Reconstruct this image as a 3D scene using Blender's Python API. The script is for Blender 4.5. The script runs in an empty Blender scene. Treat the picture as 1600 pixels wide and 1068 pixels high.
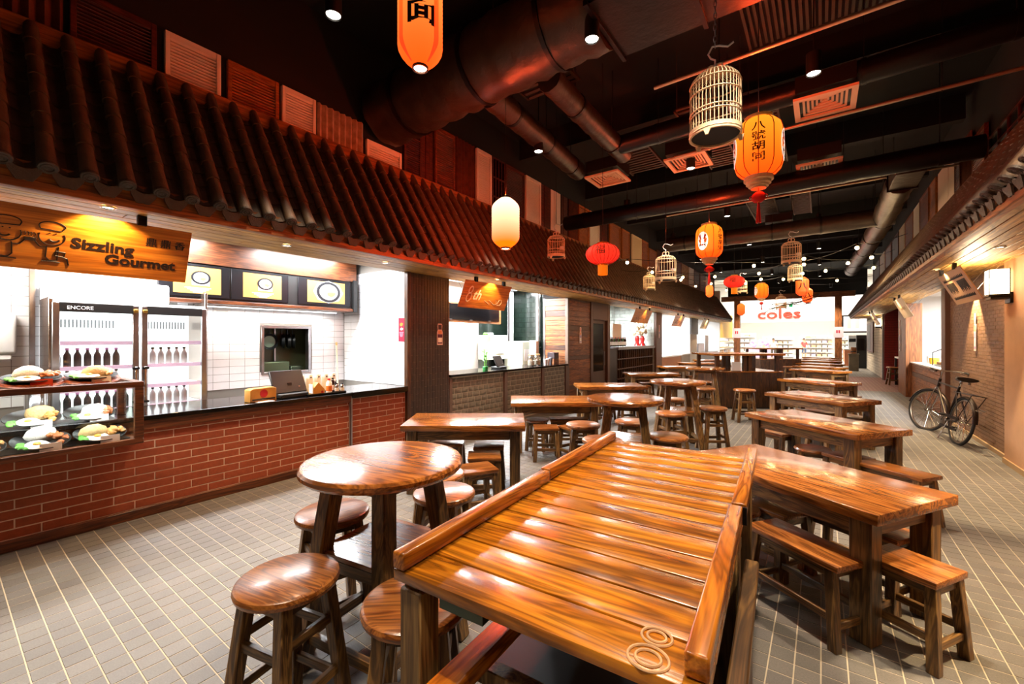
import bpy, bmesh, math, random
from mathutils import Vector, Matrix
R = random.Random(8)
S = bpy.context.scene
C = S.collection
PI = math.pi
rad = math.radians

# ------------------------------------------------------------------ camera, world, exposure
F, H = 664.0, 1.65                      # focal length in pixels of the 1600 px frame, eye height in metres
YAW = math.atan(484.0 / F)              # the hall runs along +Y; the camera looks to its left
cd = bpy.data.cameras.new('camera')
cam = bpy.data.objects.new('camera', cd)
C.objects.link(cam)
cd.sensor_width = 36.0
cd.lens = 36.0 * F / 1600.0
cd.shift_y = -4.0 / 1600.0
cd.clip_start = 0.05
cd.clip_end = 200
cam.location = (0, 0, H)
cam.rotation_euler = (PI / 2, 0, YAW)
S.camera = cam
w = bpy.data.worlds.new('world')
S.world = w
w.use_nodes = True
w.node_tree.nodes['Background'].inputs[0].default_value = (0.55, 0.5, 0.45, 1)
w.node_tree.nodes['Background'].inputs[1].default_value = 0.012
S.view_settings.view_transform = 'Standard'
S.view_settings.look = 'None'
S.view_settings.exposure = 0.15
S.view_settings.gamma = 1.0
S.view_settings.use_curve_mapping = False
S.cycles.use_denoising = True
S.cycles.max_bounces = 6
S.cycles.diffuse_bounces = 3
S.cycles.glossy_bounces = 3
S.cycles.transmission_bounces = 4
S.cycles.transparent_max_bounces = 8
S.cycles.sample_clamp_indirect = 3.0
S.cycles.caustics_reflective = False
S.cycles.caustics_refractive = False
WARM = (1.0, 0.80, 0.58)
SPOTW = (1.0, 0.62, 0.28)
COOL = (0.96, 0.98, 1.0)

# ------------------------------------------------------------------ materials
def srgb(h):
    h = h.lstrip('#')
    v = [int(h[i:i + 2], 16) / 255 for i in (0, 2, 4)]
    return tuple(c / 12.92 if c <= 0.04045 else ((c + 0.055) / 1.055) ** 2.4 for c in v)
MATS = {}
def nmat(name):
    m = bpy.data.materials.new(name)
    m.use_nodes = True
    nt = m.node_tree
    b = nt.nodes['Principled BSDF']
    return m, nt, b
def link(nt, a, b): nt.links.new(a, b)
def ramp(nt, fac, stops):
    r = nt.nodes.new('ShaderNodeValToRGB')
    e = r.color_ramp.elements
    while len(e) < len(stops): e.new(0.5)
    for i, (p, c) in enumerate(stops):
        e[i].position = p
        e[i].color = (*c, 1)
    link(nt, fac, r.inputs[0])
    return r.outputs[0]
def coords(nt, scale, rnd=True):
    tc = nt.nodes.new('ShaderNodeTexCoord')
    mp = nt.nodes.new('ShaderNodeMapping')
    mp.inputs['Scale'].default_value = scale
    if rnd:
        oi = nt.nodes.new('ShaderNodeObjectInfo')
        mu = nt.nodes.new('ShaderNodeMath'); mu.operation = 'MULTIPLY'; mu.inputs[1].default_value = 37.0
        link(nt, oi.outputs['Random'], mu.inputs[0])
        ad = nt.nodes.new('ShaderNodeVectorMath'); ad.operation = 'ADD'
        link(nt, tc.outputs['Object'], ad.inputs[0]); link(nt, mu.outputs[0], ad.inputs[1])
        link(nt, ad.outputs[0], mp.inputs['Vector'])
    else:
        link(nt, tc.outputs['Object'], mp.inputs['Vector'])
    return mp.outputs[0]
def noise(nt, vec, scale, detail=4, rough=0.55, dist=0.0):
    n = nt.nodes.new('ShaderNodeTexNoise')
    n.inputs['Scale'].default_value = scale
    n.inputs['Detail'].default_value = detail
    n.inputs['Roughness'].default_value = rough
    n.inputs['Distortion'].default_value = dist
    if vec is not None: link(nt, vec, n.inputs['Vector'])
    return n.outputs['Fac']
def mixc(nt, fac, a, b, mode='MIX'):
    m = nt.nodes.new('ShaderNodeMix'); m.data_type = 'RGBA'; m.blend_type = mode
    for sock, v in ((0, fac), (6, a), (7, b)):
        if hasattr(v, 'links'): link(nt, v, m.inputs[sock])
        elif sock == 0: m.inputs[0].default_value = v
        else: m.inputs[sock].default_value = (*v, 1)
    return m.outputs[2]
def bump(nt, b, h, strength, dist=0.01):
    n = nt.nodes.new('ShaderNodeBump')
    n.inputs['Strength'].default_value = strength
    n.inputs['Distance'].default_value = dist
    link(nt, h, n.inputs['Height']); link(nt, n.outputs[0], b.inputs['Normal'])
def M(name, col, rough=0.5, metal=0.0, var=0.0, vs=6.0, bmp=0.0, bs=60.0, emit=None, es=0.0, coat=0.0):
    if name in MATS: return MATS[name]
    m, nt, b = nmat(name)
    if isinstance(col, str): col = srgb(col)
    b.inputs['Base Color'].default_value = (*col, 1)
    b.inputs['Roughness'].default_value = rough
    b.inputs['Metallic'].default_value = metal
    b.inputs['Coat Weight'].default_value = coat
    vec = coords(nt, (1, 1, 1)) if (var or bmp) else None
    if var:
        f = noise(nt, vec, vs)
        link(nt, ramp(nt, f, [(0.3, tuple(c * (1 - var) for c in col)), (0.7, tuple(min(1, c * (1 + var)) for c in col))]), b.inputs['Base Color'])
    if bmp:
        bump(nt, b, noise(nt, vec, bs, 5), bmp)
    if emit is not None:
        if isinstance(emit, str): emit = srgb(emit)
        b.inputs['Emission Color'].default_value = (*emit, 1)
        b.inputs['Emission Strength'].default_value = es
    MATS[name] = m
    return m
def wood(name, axis, dark, mid, light, rough=0.3, gs=1.0, burn=0.5, coat=0.0, bmp=0.15):
    if name in MATS: return MATS[name]
    m, nt, b = nmat(name)
    d, md, lt = (srgb(x) if isinstance(x, str) else x for x in (dark, mid, light))
    sc = [9.0 * gs] * 3
    sc[axis] = 0.9 * gs
    vec = coords(nt, sc)
    g = noise(nt, vec, 1.0, 3, 0.5, 1.6)
    sc2 = [70.0 * gs] * 3
    sc2[axis] = 2.2 * gs
    fine = noise(nt, coords(nt, sc2), 1.0, 3, 0.6, 0.3)
    big = noise(nt, coords(nt, (2.2, 2.2, 2.2)), 1.0, 2)
    # rings: sine bands of the warped grain field
    wv = nt.nodes.new('ShaderNodeMath'); wv.operation = 'MULTIPLY'; wv.inputs[1].default_value = 34.0
    link(nt, g, wv.inputs[0])
    sn = nt.nodes.new('ShaderNodeMath'); sn.operation = 'SINE'; link(nt, wv.outputs[0], sn.inputs[0])
    mr = nt.nodes.new('ShaderNodeMapRange'); mr.inputs[1].default_value = -1; mr.inputs[2].default_value = 1
    link(nt, sn.outputs[0], mr.inputs[0])
    base = ramp(nt, mr.outputs[0], [(0.0, d), (0.35, md), (1.0, lt)])
    flat = ramp(nt, g, [(0.3, md), (0.7, lt)])
    c1 = mixc(nt, 0.42, base, flat)
    oi = nt.nodes.new('ShaderNodeObjectInfo')
    c1 = mixc(nt, 1.0, c1, ramp(nt, oi.outputs['Random'], [(0.0, (0.78, 0.76, 0.74)), (0.5, (1.0, 1.0, 1.0)), (1.0, (1.14, 1.1, 1.04))]), 'MULTIPLY')
    fr = ramp(nt, fine, [(0.35, (0.45, 0.42, 0.4)), (0.6, (1, 1, 1))])
    c2 = mixc(nt, 0.7, c1, fr, 'MULTIPLY')
    br = ramp(nt, big, [(0.32, (0.22, 0.17, 0.14)), (0.52, (1, 1, 1))])
    c3 = mixc(nt, burn, c2, br, 'MULTIPLY')
    link(nt, c3, b.inputs['Base Color'])
    b.inputs['Roughness'].default_value = rough
    b.inputs['Coat Weight'].default_value = coat
    b.inputs['Coat Roughness'].default_value = 0.12
    bump(nt, b, fine, bmp, 0.004)
    MATS[name] = m
    return m
def cellmat(name, size, cols, rough, bmp=0.2, bs=90.0, zone=None):
    """colour chosen per cell of a world grid, so that neighbouring tiles differ a little"""
    m, nt, b = nmat(name)
    ge = nt.nodes.new('ShaderNodeNewGeometry')
    dv = nt.nodes.new('ShaderNodeVectorMath'); dv.operation = 'DIVIDE'; dv.inputs[1].default_value = size
    ad = nt.nodes.new('ShaderNodeVectorMath'); ad.operation = 'ADD'; ad.inputs[1].default_value = (0.032, 0.3516, 0.5)
    fl = nt.nodes.new('ShaderNodeVectorMath'); fl.operation = 'FLOOR'
    link(nt, ge.outputs['Position'], dv.inputs[0]); link(nt, dv.outputs[0], ad.inputs[0]); link(nt, ad.outputs[0], fl.inputs[0])
    wn = nt.nodes.new('ShaderNodeTexWhiteNoise'); wn.noise_dimensions = '3D'
    link(nt, fl.outputs[0], wn.inputs['Vector'])
    n = len(cols)
    c = ramp(nt, wn.outputs['Value'], [(i / max(1, n - 1), srgb(x)) for i, x in enumerate(cols)])
    f = noise(nt, ge.outputs['Position'], bs, 6, 0.7)
    sp = ramp(nt, f, [(0.3, (0.72, 0.72, 0.72)), (0.7, (1.15, 1.15, 1.15))])
    big = ramp(nt, noise(nt, ge.outputs['Position'], 1.7, 4), [(0.3, (0.82, 0.80, 0.78)), (0.7, (1.08, 1.08, 1.08))])
    c = mixc(nt, 1.0, mixc(nt, 1.0, c, sp, 'MULTIPLY'), big, 'MULTIPLY')
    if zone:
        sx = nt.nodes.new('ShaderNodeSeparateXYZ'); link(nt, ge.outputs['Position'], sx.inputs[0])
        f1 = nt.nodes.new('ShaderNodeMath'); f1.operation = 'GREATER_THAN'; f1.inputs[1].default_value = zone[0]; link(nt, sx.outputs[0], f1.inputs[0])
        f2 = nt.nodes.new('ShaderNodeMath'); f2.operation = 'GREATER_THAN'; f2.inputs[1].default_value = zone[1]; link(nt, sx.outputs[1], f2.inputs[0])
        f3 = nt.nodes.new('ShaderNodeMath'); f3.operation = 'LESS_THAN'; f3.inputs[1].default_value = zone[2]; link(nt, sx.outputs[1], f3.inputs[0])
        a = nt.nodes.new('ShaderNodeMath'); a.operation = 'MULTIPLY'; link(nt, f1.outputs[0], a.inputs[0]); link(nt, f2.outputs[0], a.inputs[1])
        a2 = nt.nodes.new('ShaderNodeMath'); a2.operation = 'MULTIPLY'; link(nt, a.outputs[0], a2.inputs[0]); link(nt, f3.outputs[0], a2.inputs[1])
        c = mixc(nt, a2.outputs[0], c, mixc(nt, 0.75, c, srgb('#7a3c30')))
    link(nt, c, b.inputs['Base Color'])
    b.inputs['Roughness'].default_value = rough
    bump(nt, b, f, bmp, 0.002)
    MATS[name] = m
    return m
def glass(name, tint=(1, 1, 1), rough=0.02, amount=0.1):
    m = bpy.data.materials.new(name); m.use_nodes = True
    nt = m.node_tree; nt.nodes.clear()
    o = nt.nodes.new('ShaderNodeOutputMaterial'); t = nt.nodes.new('ShaderNodeBsdfTransparent'); g = nt.nodes.new('ShaderNodeBsdfGlossy')
    t.inputs[0].default_value = (*tint, 1); g.inputs['Roughness'].default_value = rough
    mx = nt.nodes.new('ShaderNodeMixShader'); mx.inputs[0].default_value = amount
    link(nt, t.outputs[0], mx.inputs[1]); link(nt, g.outputs[0], mx.inputs[2]); link(nt, mx.outputs[0], o.inputs[0])
    MATS[name] = m
    return m
def lampmat(name, top, bottom, z0, z1, strength, rib=0.0):
    """a lit paper skin: the colour runs from the bulb's end to the far end of the lamp"""
    m, nt, b = nmat(name)
    tc = nt.nodes.new('ShaderNodeTexCoord'); sx = nt.nodes.new('ShaderNodeSeparateXYZ')
    link(nt, tc.outputs['Object'], sx.inputs[0])
    mr = nt.nodes.new('ShaderNodeMapRange'); mr.inputs[1].default_value = z0; mr.inputs[2].default_value = z1
    link(nt, sx.outputs[2], mr.inputs[0])
    c = ramp(nt, mr.outputs[0], [(0.0, bottom), (0.55, tuple((a + d) / 2 for a, d in zip(top, bottom))), (1.0, top)])
    b.inputs['Base Color'].default_value = (*bottom, 1)
    b.inputs['Roughness'].default_value = 0.8
    link(nt, c, b.inputs['Emission Color'])
    b.inputs['Emission Strength'].default_value = strength
    MATS[name] = m
    return m

TOPW = wood('varnished_wood_top', 0, '#30150a', '#93501e', '#c67e38', 0.21, 1.0, 0.5, 0.25)
SEATW = wood('stool_seat_wood', 0, '#341606', '#8e4c1c', '#bc7a3a', 0.3, 1.6, 0.4, 0.15)
LEGZ = wood('leg_wood', 2, '#1c1008', '#5a3a1e', '#a07a44', 0.4, 1.4, 0.7, 0.1)
LEGX = wood('rail_wood', 0, '#1c1008', '#5a3a1e', '#96703c', 0.4, 1.4, 0.7, 0.1)
LEGY = wood('rail_wood_y', 1, '#1c1008', '#5a3a1e', '#96703c', 0.4, 1.4, 0.7, 0.1)
DARKX = wood('dark_wood', 0, '#120804', '#3c1f10', '#5e3319', 0.4, 1.2, 0.6)
DARKZ = wood('dark_wood_z', 2, '#120804', '#40230f', '#6a4420', 0.45, 1.2, 0.6)
CARTX = wood('cart_plank', 0, '#542806', '#b4640c', '#dc9224', 0.26, 0.8, 0.5, 0.2, 0.25)
CARTY = wood('cart_rail', 1, '#502206', '#aa580e', '#cc8024', 0.26, 1.0, 0.4, 0.2, 0.2)
CARTZ = wood('cart_leg_wood', 2, '#3a2410', '#7a5630', '#a88a56', 0.4, 1.2, 0.4)
FASY = wood('fascia_wood', 1, '#4a260e', '#90521e', '#b06c2e', 0.55, 0.6, 0.4)
SOFY = wood('soffit_wood', 1, '#7a5426', '#b88a44', '#dcb468', 0.5, 0.7, 0.25)
PLKY = wood('plank_wall_y', 1, '#3a1c0c', '#7c4620', '#a86a38', 0.5, 1.0, 0.3)
PLKX = wood('plank_wall_x', 0, '#3a1c0c', '#7c4620', '#a86a38', 0.5, 1.0, 0.3)
PLKZ = wood('post_wood', 2, '#4a2812', '#8c522a', '#b27442', 0.5, 0.8, 0.25)
SIGNW = wood('sign_wood', 1, '#a05a14', '#c07420', '#d08a34', 0.35, 0.6, 0.05)
CABW = wood('cabinet_wood', 1, '#2c140a', '#5a2e16', '#7a4422', 0.4, 1.0, 0.3)
ORGY = wood('orange_shutter_wood', 1, '#7a3a0c', '#a85a1c', '#c07028', 0.5, 1.0, 0.15)
BLACK = M('black_paint', '#050505', 0.5)
GLOSSB = M('gloss_black_stone', '#0a0a0b', 0.12)
DKMET = M('dark_metal', '#17161a', 0.4, 0.6)
STEEL = M('brushed_steel', '#a8a8ac', 0.3, 1.0, 0.1, 12)
CHROME = M('chrome', '#c8c8cc', 0.15, 1.0)
WHITE = M('white_enamel', '#f2f2f2', 0.35)
WTILE = M('white_wall_tile', '#ededf0', 0.18, 0, 0.03, 4)
WGROUT = M('white_tile_grout', '#7c7872', 0.8)
BRICK = M('red_brick', '#a04c2a', 0.75, 0, 0.14, 30, 0.4, 220)
BRGROUT = M('brick_grout', '#e0c4ac', 0.9)
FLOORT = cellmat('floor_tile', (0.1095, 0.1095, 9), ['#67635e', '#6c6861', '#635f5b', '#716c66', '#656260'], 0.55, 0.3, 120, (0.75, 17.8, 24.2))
GROUT = M('floor_grout', '#b5a892', 0.9, 0, 0.08, 8)
STONE = M('grey_split_stone', '#857e70', 0.8, 0, 0.28, 14, 0.9, 40)
STONEG = M('stone_mortar', '#c8bca4', 0.9)
RTILE = M('roof_tile_clay', '#5a4632', 0.6, 0, 0.3, 9, 0.4, 90)
RCAP = M('dark_end_tile_clay', '#3c3026', 0.6, 0, 0.3, 12, 0.5, 90)
RPAN = M('roof_pan_clay', '#453628', 0.7, 0, 0.3, 9, 0.4, 90)
BROWNB = cellmat('brown_brick', (9, 0.19, 0.056), ['#86603f', '#8e6848', '#7a563a', '#957050'], 0.6, 0.2, 80)
BROWNG = M('brown_mortar', '#b09878', 0.9)
DBRICK = cellmat('dark_pillar_brick', (9, 0.058, 0.2), ['#3a2a1e', '#443224', '#33251b'], 0.55, 0.2, 80)
DBGROUT = M('dark_pillar_mortar', '#6b5744', 0.9)
PLASTER = M('tan_plaster', '#b58a66', 0.85, 0, 0.08, 3, 0.2, 50)
CEILB = M('black_ceiling', '#060606', 0.9)
FOIL = M('duct_foil', '#362b22', 0.42, 0.35, 0.3, 5, 1.0, 9)
DUCTB = M('dark_duct', '#150f0d', 0.38, 0.5, 0.2, 5, 0.5, 12)
CANE = M('cane', '#f0dab4', 0.5, 0, 0.1, 20)
RED = M('red_silk', '#c01810', 0.6)
GLASS = glass('clear_glass', (0.97, 1.0, 0.98), 0.02, 0.08)
SHGLASS = glass('sconce_glass', (1, 0.97, 0.9), 0.2, 0.1)

# ------------------------------------------------------------------ geometry helpers
class MB:
    def __init__(s): s.bm = bmesh.new()
    def _add(s, vs, fs, mx=None):
        bv = [s.bm.verts.new(mx @ Vector(v) if mx else v) for v in vs]
        for f in fs:
            try: s.bm.faces.new([bv[i] for i in f])
            except ValueError: pass
        return s
    def box(s, x0, x1, y0, y1, z0, z1, mx=None):
        return s._add([(x0, y0, z0), (x1, y0, z0), (x1, y1, z0), (x0, y1, z0), (x0, y0, z1), (x1, y0, z1), (x1, y1, z1), (x0, y1, z1)],
                      [(3, 2, 1, 0), (4, 5, 6, 7), (0, 1, 5, 4), (1, 2, 6, 5), (2, 3, 7, 6), (3, 0, 4, 7)], mx)
    def beam(s, p0, p1, w, h, w2=None, h2=None, up=(0, 0, 1)):
        p0, p1 = Vector(p0), Vector(p1)
        d = (p1 - p0).normalized(); u = Vector(up)
        if abs(d.dot(u)) > 0.98: u = Vector((0, 1, 0))
        x = d.cross(u).normalized(); y = x.cross(d)
        w2 = w if w2 is None else w2; h2 = h if h2 is None else h2
        vs = []
        for p, a, b in ((p0, w, h), (p1, w2, h2)):
            for i, j in ((-1, -1), (1, -1), (1, 1), (-1, 1)): vs.append(p + x * (i * a / 2) + y * (j * b / 2))
        return s._add(vs, [(3, 2, 1, 0), (4, 5, 6, 7), (0, 1, 5, 4), (1, 2, 6, 5), (2, 3, 7, 6), (3, 0, 4, 7)])
    def leg(s, x0, y0, z0, x1, y1, z1, w, d, rot=0.0):
        """a splayed square leg with level ends"""
        c, q = math.cos(rot), math.sin(rot)
        vs = []
        for x, y, z in ((x0, y0, z0), (x1, y1, z1)):
            for i, j in ((-1, -1), (1, -1), (1, 1), (-1, 1)):
                a, b = i * w / 2, j * d / 2
                vs.append((x + a * c - b * q, y + a * q + b * c, z))
        return s._add(vs, [(3, 2, 1, 0), (4, 5, 6, 7), (0, 1, 5, 4), (1, 2, 6, 5), (2, 3, 7, 6), (3, 0, 4, 7)])
    def ring(s, rings, close_ends=True, closed=False):
        n = len(rings[0]); vs = [v for r in rings for v in r]; fs = []
        m = len(rings)
        for i in range(m if closed else m - 1):
            a, b = i * n, ((i + 1) % m) * n
            for j in range(n):
                fs.append((a + j, a + (j + 1) % n, b + (j + 1) % n, b + j))
        if close_ends and not closed:
            fs.append(tuple(range(n))[::-1]); fs.append(tuple((m - 1) * n + j for j in range(n)))
        return s._add(vs, fs)
    def lathe(s, prof, n=24, mx=None, caps=True):
        rs = []
        for r, z in prof:
            rs.append([(mx or Matrix()) @ Vector((max(r, 1e-4) * math.cos(2 * PI * j / n), max(r, 1e-4) * math.sin(2 * PI * j / n), z)) for j in range(n)])
        return s.ring(rs, caps)
    def cyl(s, p0, p1, r0, r1=None, n=12):
        return s.tube([p0, p1], r0, n, r1)
    def tube(s, pts, r, n=8, r1=None, closed=False):
        pts = [Vector(p) for p in pts]; m = len(pts); rs = []
        prev = None
        for i, p in enumerate(pts):
            a = pts[(i - 1) % m] if (closed or i > 0) else p
            b = pts[(i + 1) % m] if (closed or i < m - 1) else p
            t = (b - a).normalized()
            if prev is None:
                u = Vector((0, 0, 1)) if abs(t.z) < 0.9 else Vector((1, 0, 0))
                x = t.cross(u).normalized()
            else:
                x = prev - t * prev.dot(t)
                x = x.normalized() if x.length > 1e-6 else t.orthogonal().normalized()
            prev = x; y = t.cross(x)
            rr = r if r1 is None else r + (r1 - r) * i / max(1, m - 1)
            if callable(rr): rr = rr(i / max(1, m - 1))
            rs.append([p + (x * math.cos(2 * PI * j / n) + y * math.sin(2 * PI * j / n)) * rr for j in range(n)])
        return s.ring(rs, True, closed)
    def prism(s, poly, depth, mx=None):
        n = len(poly); mx = mx or Matrix()
        vs = [mx @ Vector((x, y, 0)) for x, y in poly] + [mx @ Vector((x, y, depth)) for x, y in poly]
        return s._add(vs, [tuple(range(n))[::-1], tuple(range(n, 2 * n))] + [(i, (i + 1) % n, n + (i + 1) % n, n + i) for i in range(n)])
    def blob(s, c, r, sub=1, jit=0.0, rng=R):
        bm2 = bmesh.new(); bmesh.ops.create_icosphere(bm2, subdivisions=sub, radius=1.0)
        r = r if isinstance(r, tuple) else (r, r, r)
        vs = []; bm2.verts.ensure_lookup_table()
        for v in bm2.verts:
            k = 1 + (rng.random() - 0.5) * 2 * jit
            vs.append((c[0] + v.co.x * r[0] * k, c[1] + v.co.y * r[1] * k, c[2] + v.co.z * r[2] * k))
        fs = [tuple(v.index for v in f.verts) for f in bm2.faces]
        bm2.free()
        return s._add(vs, fs)
    def mesh(s, name, mat, bevel=0.0, seg=2, smooth=0.0):
        bmesh.ops.recalc_face_normals(s.bm, faces=s.bm.faces)
        if bevel:
            bmesh.ops.bevel(s.bm, geom=[e for e in s.bm.edges if e.is_manifold and e.calc_face_angle(0) > 0.5], offset=bevel, segments=seg, profile=0.5, affect='EDGES', clamp_overlap=True)
        me = bpy.data.meshes.new(name)
        s.bm.to_mesh(me); s.bm.free()
        for mm in (mat if isinstance(mat, (list, tuple)) else [mat]): me.materials.append(mm)
        if smooth or bevel:
            for p in me.polygons: p.use_smooth = True
            me.set_sharp_from_angle(angle=rad(smooth or 40))
        return me
    def build(s, name, mat, parent=None, bevel=0.0, seg=2, smooth=0.0, loc=None, rot=None):
        return put(name, s.mesh(name, mat, bevel, seg, smooth), parent, loc, rot)
def put(name, me, parent=None, loc=None, rot=None, sc=None):
    o = bpy.data.objects.new(name, me)
    C.objects.link(o)
    if parent: o.parent = parent
    if loc: o.location = loc
    if rot: o.rotation_euler = rot
    if sc: o.scale = sc
    return o
def tag(o, label=None, cat=None, group=None, kind=None):
    if label: o['label'] = label
    if cat: o['category'] = cat
    if group: o['group'] = group
    if kind: o['kind'] = kind
    return o
def thing(name, label, cat, loc=(0, 0, 0), rz=0.0, group=None):
    o = bpy.data.objects.new(name, None)
    o.empty_display_size = 0.1
    C.objects.link(o); o.location = loc; o.rotation_euler = (0, 0, rz)
    return tag(o, label, cat, group)
def struct(name, label=None):
    o = bpy.data.objects.new(name, None); C.objects.link(o); o.empty_display_size = 0.1
    return tag(o, label, None, None, 'structure')
def dup(root, loc, rz, label=None, group=None):
    r = root.copy(); C.objects.link(r); r.location = loc; r.rotation_euler = (0, 0, rz)
    if label: r['label'] = label
    if group: r['group'] = group
    for ch in list(root.children):
        c = ch.copy(); C.objects.link(c); c.parent = r
        for g in list(ch.children):
            d = g.copy(); C.objects.link(d); d.parent = c
    return r
def light(kind, name, parent, loc, energy, color=WARM, rot=(0, 0, 0), size=0.05, spot=None, blend=0.4, sy=None):
    l = bpy.data.lights.new(name, kind)
    l.energy = energy; l.color = color
    if kind == 'AREA':
        l.shape = 'RECTANGLE'; l.size = size; l.size_y = sy or size
    else: l.shadow_soft_size = size
    if kind == 'SPOT': l.spot_size = rad(spot or 80); l.spot_blend = blend
    o = bpy.data.objects.new(name, l); C.objects.link(o); o.parent = parent; o.location = loc; o.rotation_euler = rot
    return o
def text_mesh(body, size, mat, name='lettering', depth=0.002, align='LEFT', shear=0.0, sx=1.0, bold=0.0):
    cu = bpy.data.curves.new(name, 'FONT'); cu.body = body; cu.size = size; cu.extrude = depth; cu.align_x = align; cu.shear = shear
    cu.resolution_u = 3; cu.offset = bold
    o = bpy.data.objects.new(name, cu); C.objects.link(o)
    dg = bpy.context.evaluated_depsgraph_get()
    me = bpy.data.meshes.new_from_object(o.evaluated_get(dg))
    bpy.data.objects.remove(o)
    me.name = name; me.materials.clear(); me.materials.append(mat)
    if sx != 1.0:
        for v in me.vertices: v.co.x *= sx
    return me
ORD = ['first', 'second', 'third', 'fourth', 'fifth', 'sixth', 'seventh', 'eighth', 'ninth', 'tenth', 'eleventh', 'twelfth', 'thirteenth', 'fourteenth', 'fifteenth', 'sixteenth', 'seventeenth', 'eighteenth', 'nineteenth', 'twentieth', 'twenty-first', 'twenty-second', 'twenty-third', 'twenty-fourth']
def rows_of_bricks(parent, name, mat, u0, u1, z0, z1, bl, bh, gap, th, frame, limit=0, near=None, bevel=0.003, vertical=False, rest='bricks', skip=None, offs=0.5):
    """frame: matrix taking (along, out, up) to the world. The nearest ones become objects, the rest one 'stuff' mesh."""
    cells = []
    r = 0; z = z0
    while z < z1 - 0.01:
        h = min(bh, z1 - z)
        u = u0 - (offs * bl if r % 2 else 0)
        while u < u1 - 0.005:
            a, b = max(u, u0), min(u + bl, u1)
            if b - a > gap * 3 and not (skip and skip((a + b) / 2, z + h / 2)): cells.append((a + gap / 2, b - gap / 2, z + gap / 2, z + h - gap / 2))
            u += bl
        z += bh; r += 1
    if near is not None: cells.sort(key=lambda q: (abs((q[0] + q[1]) / 2 - near)))
    cache = {}
    for a, b, c, d in cells[:limit]:
        k = (round(b - a, 3), round(d - c, 3))
        if k not in cache:
            cache[k] = MB().box(-k[0] / 2, k[0] / 2, 0, th, -k[1] / 2, k[1] / 2).mesh(name, mat, bevel, 1) if bevel else MB().box(-k[0] / 2, k[0] / 2, 0, th, -k[1] / 2, k[1] / 2).mesh(name, mat)
        o = put(name, cache[k], parent)
        o.matrix_local = frame @ Matrix.Translation(((a + b) / 2, (R.random() - 0.5) * 0.0015, (c + d) / 2))
    if len(cells) > limit:
        mb = MB()
        for a, b, c, d in cells[limit:]: mb.box(a, b, 0, th + (R.random() - 0.5) * 0.0015, c, d, frame)
        tag(mb.build(rest, mat, parent), kind='stuff')
def onX(X): return Matrix(((0, 1, 0, X), (1, 0, 0, 0), (0, 0, 1, 0), (0, 0, 0, 1)))      # along +Y, out +X
def onXn(X): return Matrix(((0, -1, 0, X), (1, 0, 0, 0), (0, 0, 1, 0), (0, 0, 0, 1)))    # along +Y, out -X
def onYn(Y): return Matrix(((1, 0, 0, 0), (0, -1, 0, Y), (0, 0, 1, 0), (0, 0, 0, 1)))    # along +X, out -Y
# ------------------------------------------------------------------ floor
PT = 0.1095
floor = struct('floor', 'grey square floor tiles with pale joints across the hall')
MB().box(-9.5, 7.0, -4.0, 62.0, -0.12, -0.0022).build('slab', GROUT, floor)
tile_me = MB().box(-PT / 2 + 0.0032, PT / 2 - 0.0032, -PT / 2 + 0.0032, PT / 2 - 0.0032, -0.008, 0).mesh('floor_tile', FLOORT, 0.0012, 1)
cells = []
nx0, nx1 = int((-5.1 + 0.2225) / PT) - 1, int((2.9 + 0.2225) / PT) + 1
for i in range(nx0, nx1):
    for j in range(-22, 300):
        x, y = -0.2225 + (i + 0.5) * PT, 0.29 + (j + 0.5) * PT
        cells.append((x, y))
def fscore(c):
    x, y = c
    d = -x * math.sin(YAW) + y * math.cos(YAW)
    l = x * math.cos(YAW) + y * math.sin(YAW)
    if d < 1.2: return 1e6
    u, v = 800 + F * l / d, 530 + F * H / d
    blocked = 380 < u < 1190 and v > 690
    return d + (1e3 if not (0 < u < 1600 and v < 1068) else 0) + (50 if blocked else 0)
cells.sort(key=fscore)
for x, y in cells[:300]: put('floor_tile', tile_me, floor, (x, y, (R.random() - 0.5) * 0.0008))
mb = MB(); hp = PT / 2 - 0.0032
for x, y in cells[300:]:
    mb._add([(x - hp, y - hp, -0.006), (x + hp, y - hp, -0.006), (x + hp, y + hp, -0.006), (x - hp, y + hp, -0.006), (x - hp, y - hp, 0), (x + hp, y - hp, 0), (x + hp, y + hp, 0), (x - hp, y + hp, 0)],
            [(4, 5, 6, 7), (0, 1, 5, 4), (1, 2, 6, 5), (2, 3, 7, 6), (3, 0, 4, 7)])
tag(mb.build('floor_tiles', FLOORT, floor), kind='stuff')
MB().box(-9.4, 7.0, 34.0, 61.5, -0.004, 0.004).build('shop_floor', M('pale_vinyl', '#d8d2c8', 0.4), floor)
MB().box(-7.2, -5.1, -3.5, 33.0, -0.004, 0.003).build('kitchen_floor', M('kitchen_vinyl', '#8c8478', 0.5), floor)

# ------------------------------------------------------------------ ceiling and outer walls
ceil = struct('ceiling', 'black painted open ceiling above ducts and lamps')
MB().box(-9.5, 7.0, -4.0, 33.5, 5.9, 6.05).build('slab', CEILB, ceil)
for k in range(9):
    y = 1.2 + k * 3.1
    MB().box(-5.2, 2.0, y, y + 0.18, 5.45, 5.9).build('beam', CEILB, ceil)
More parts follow.
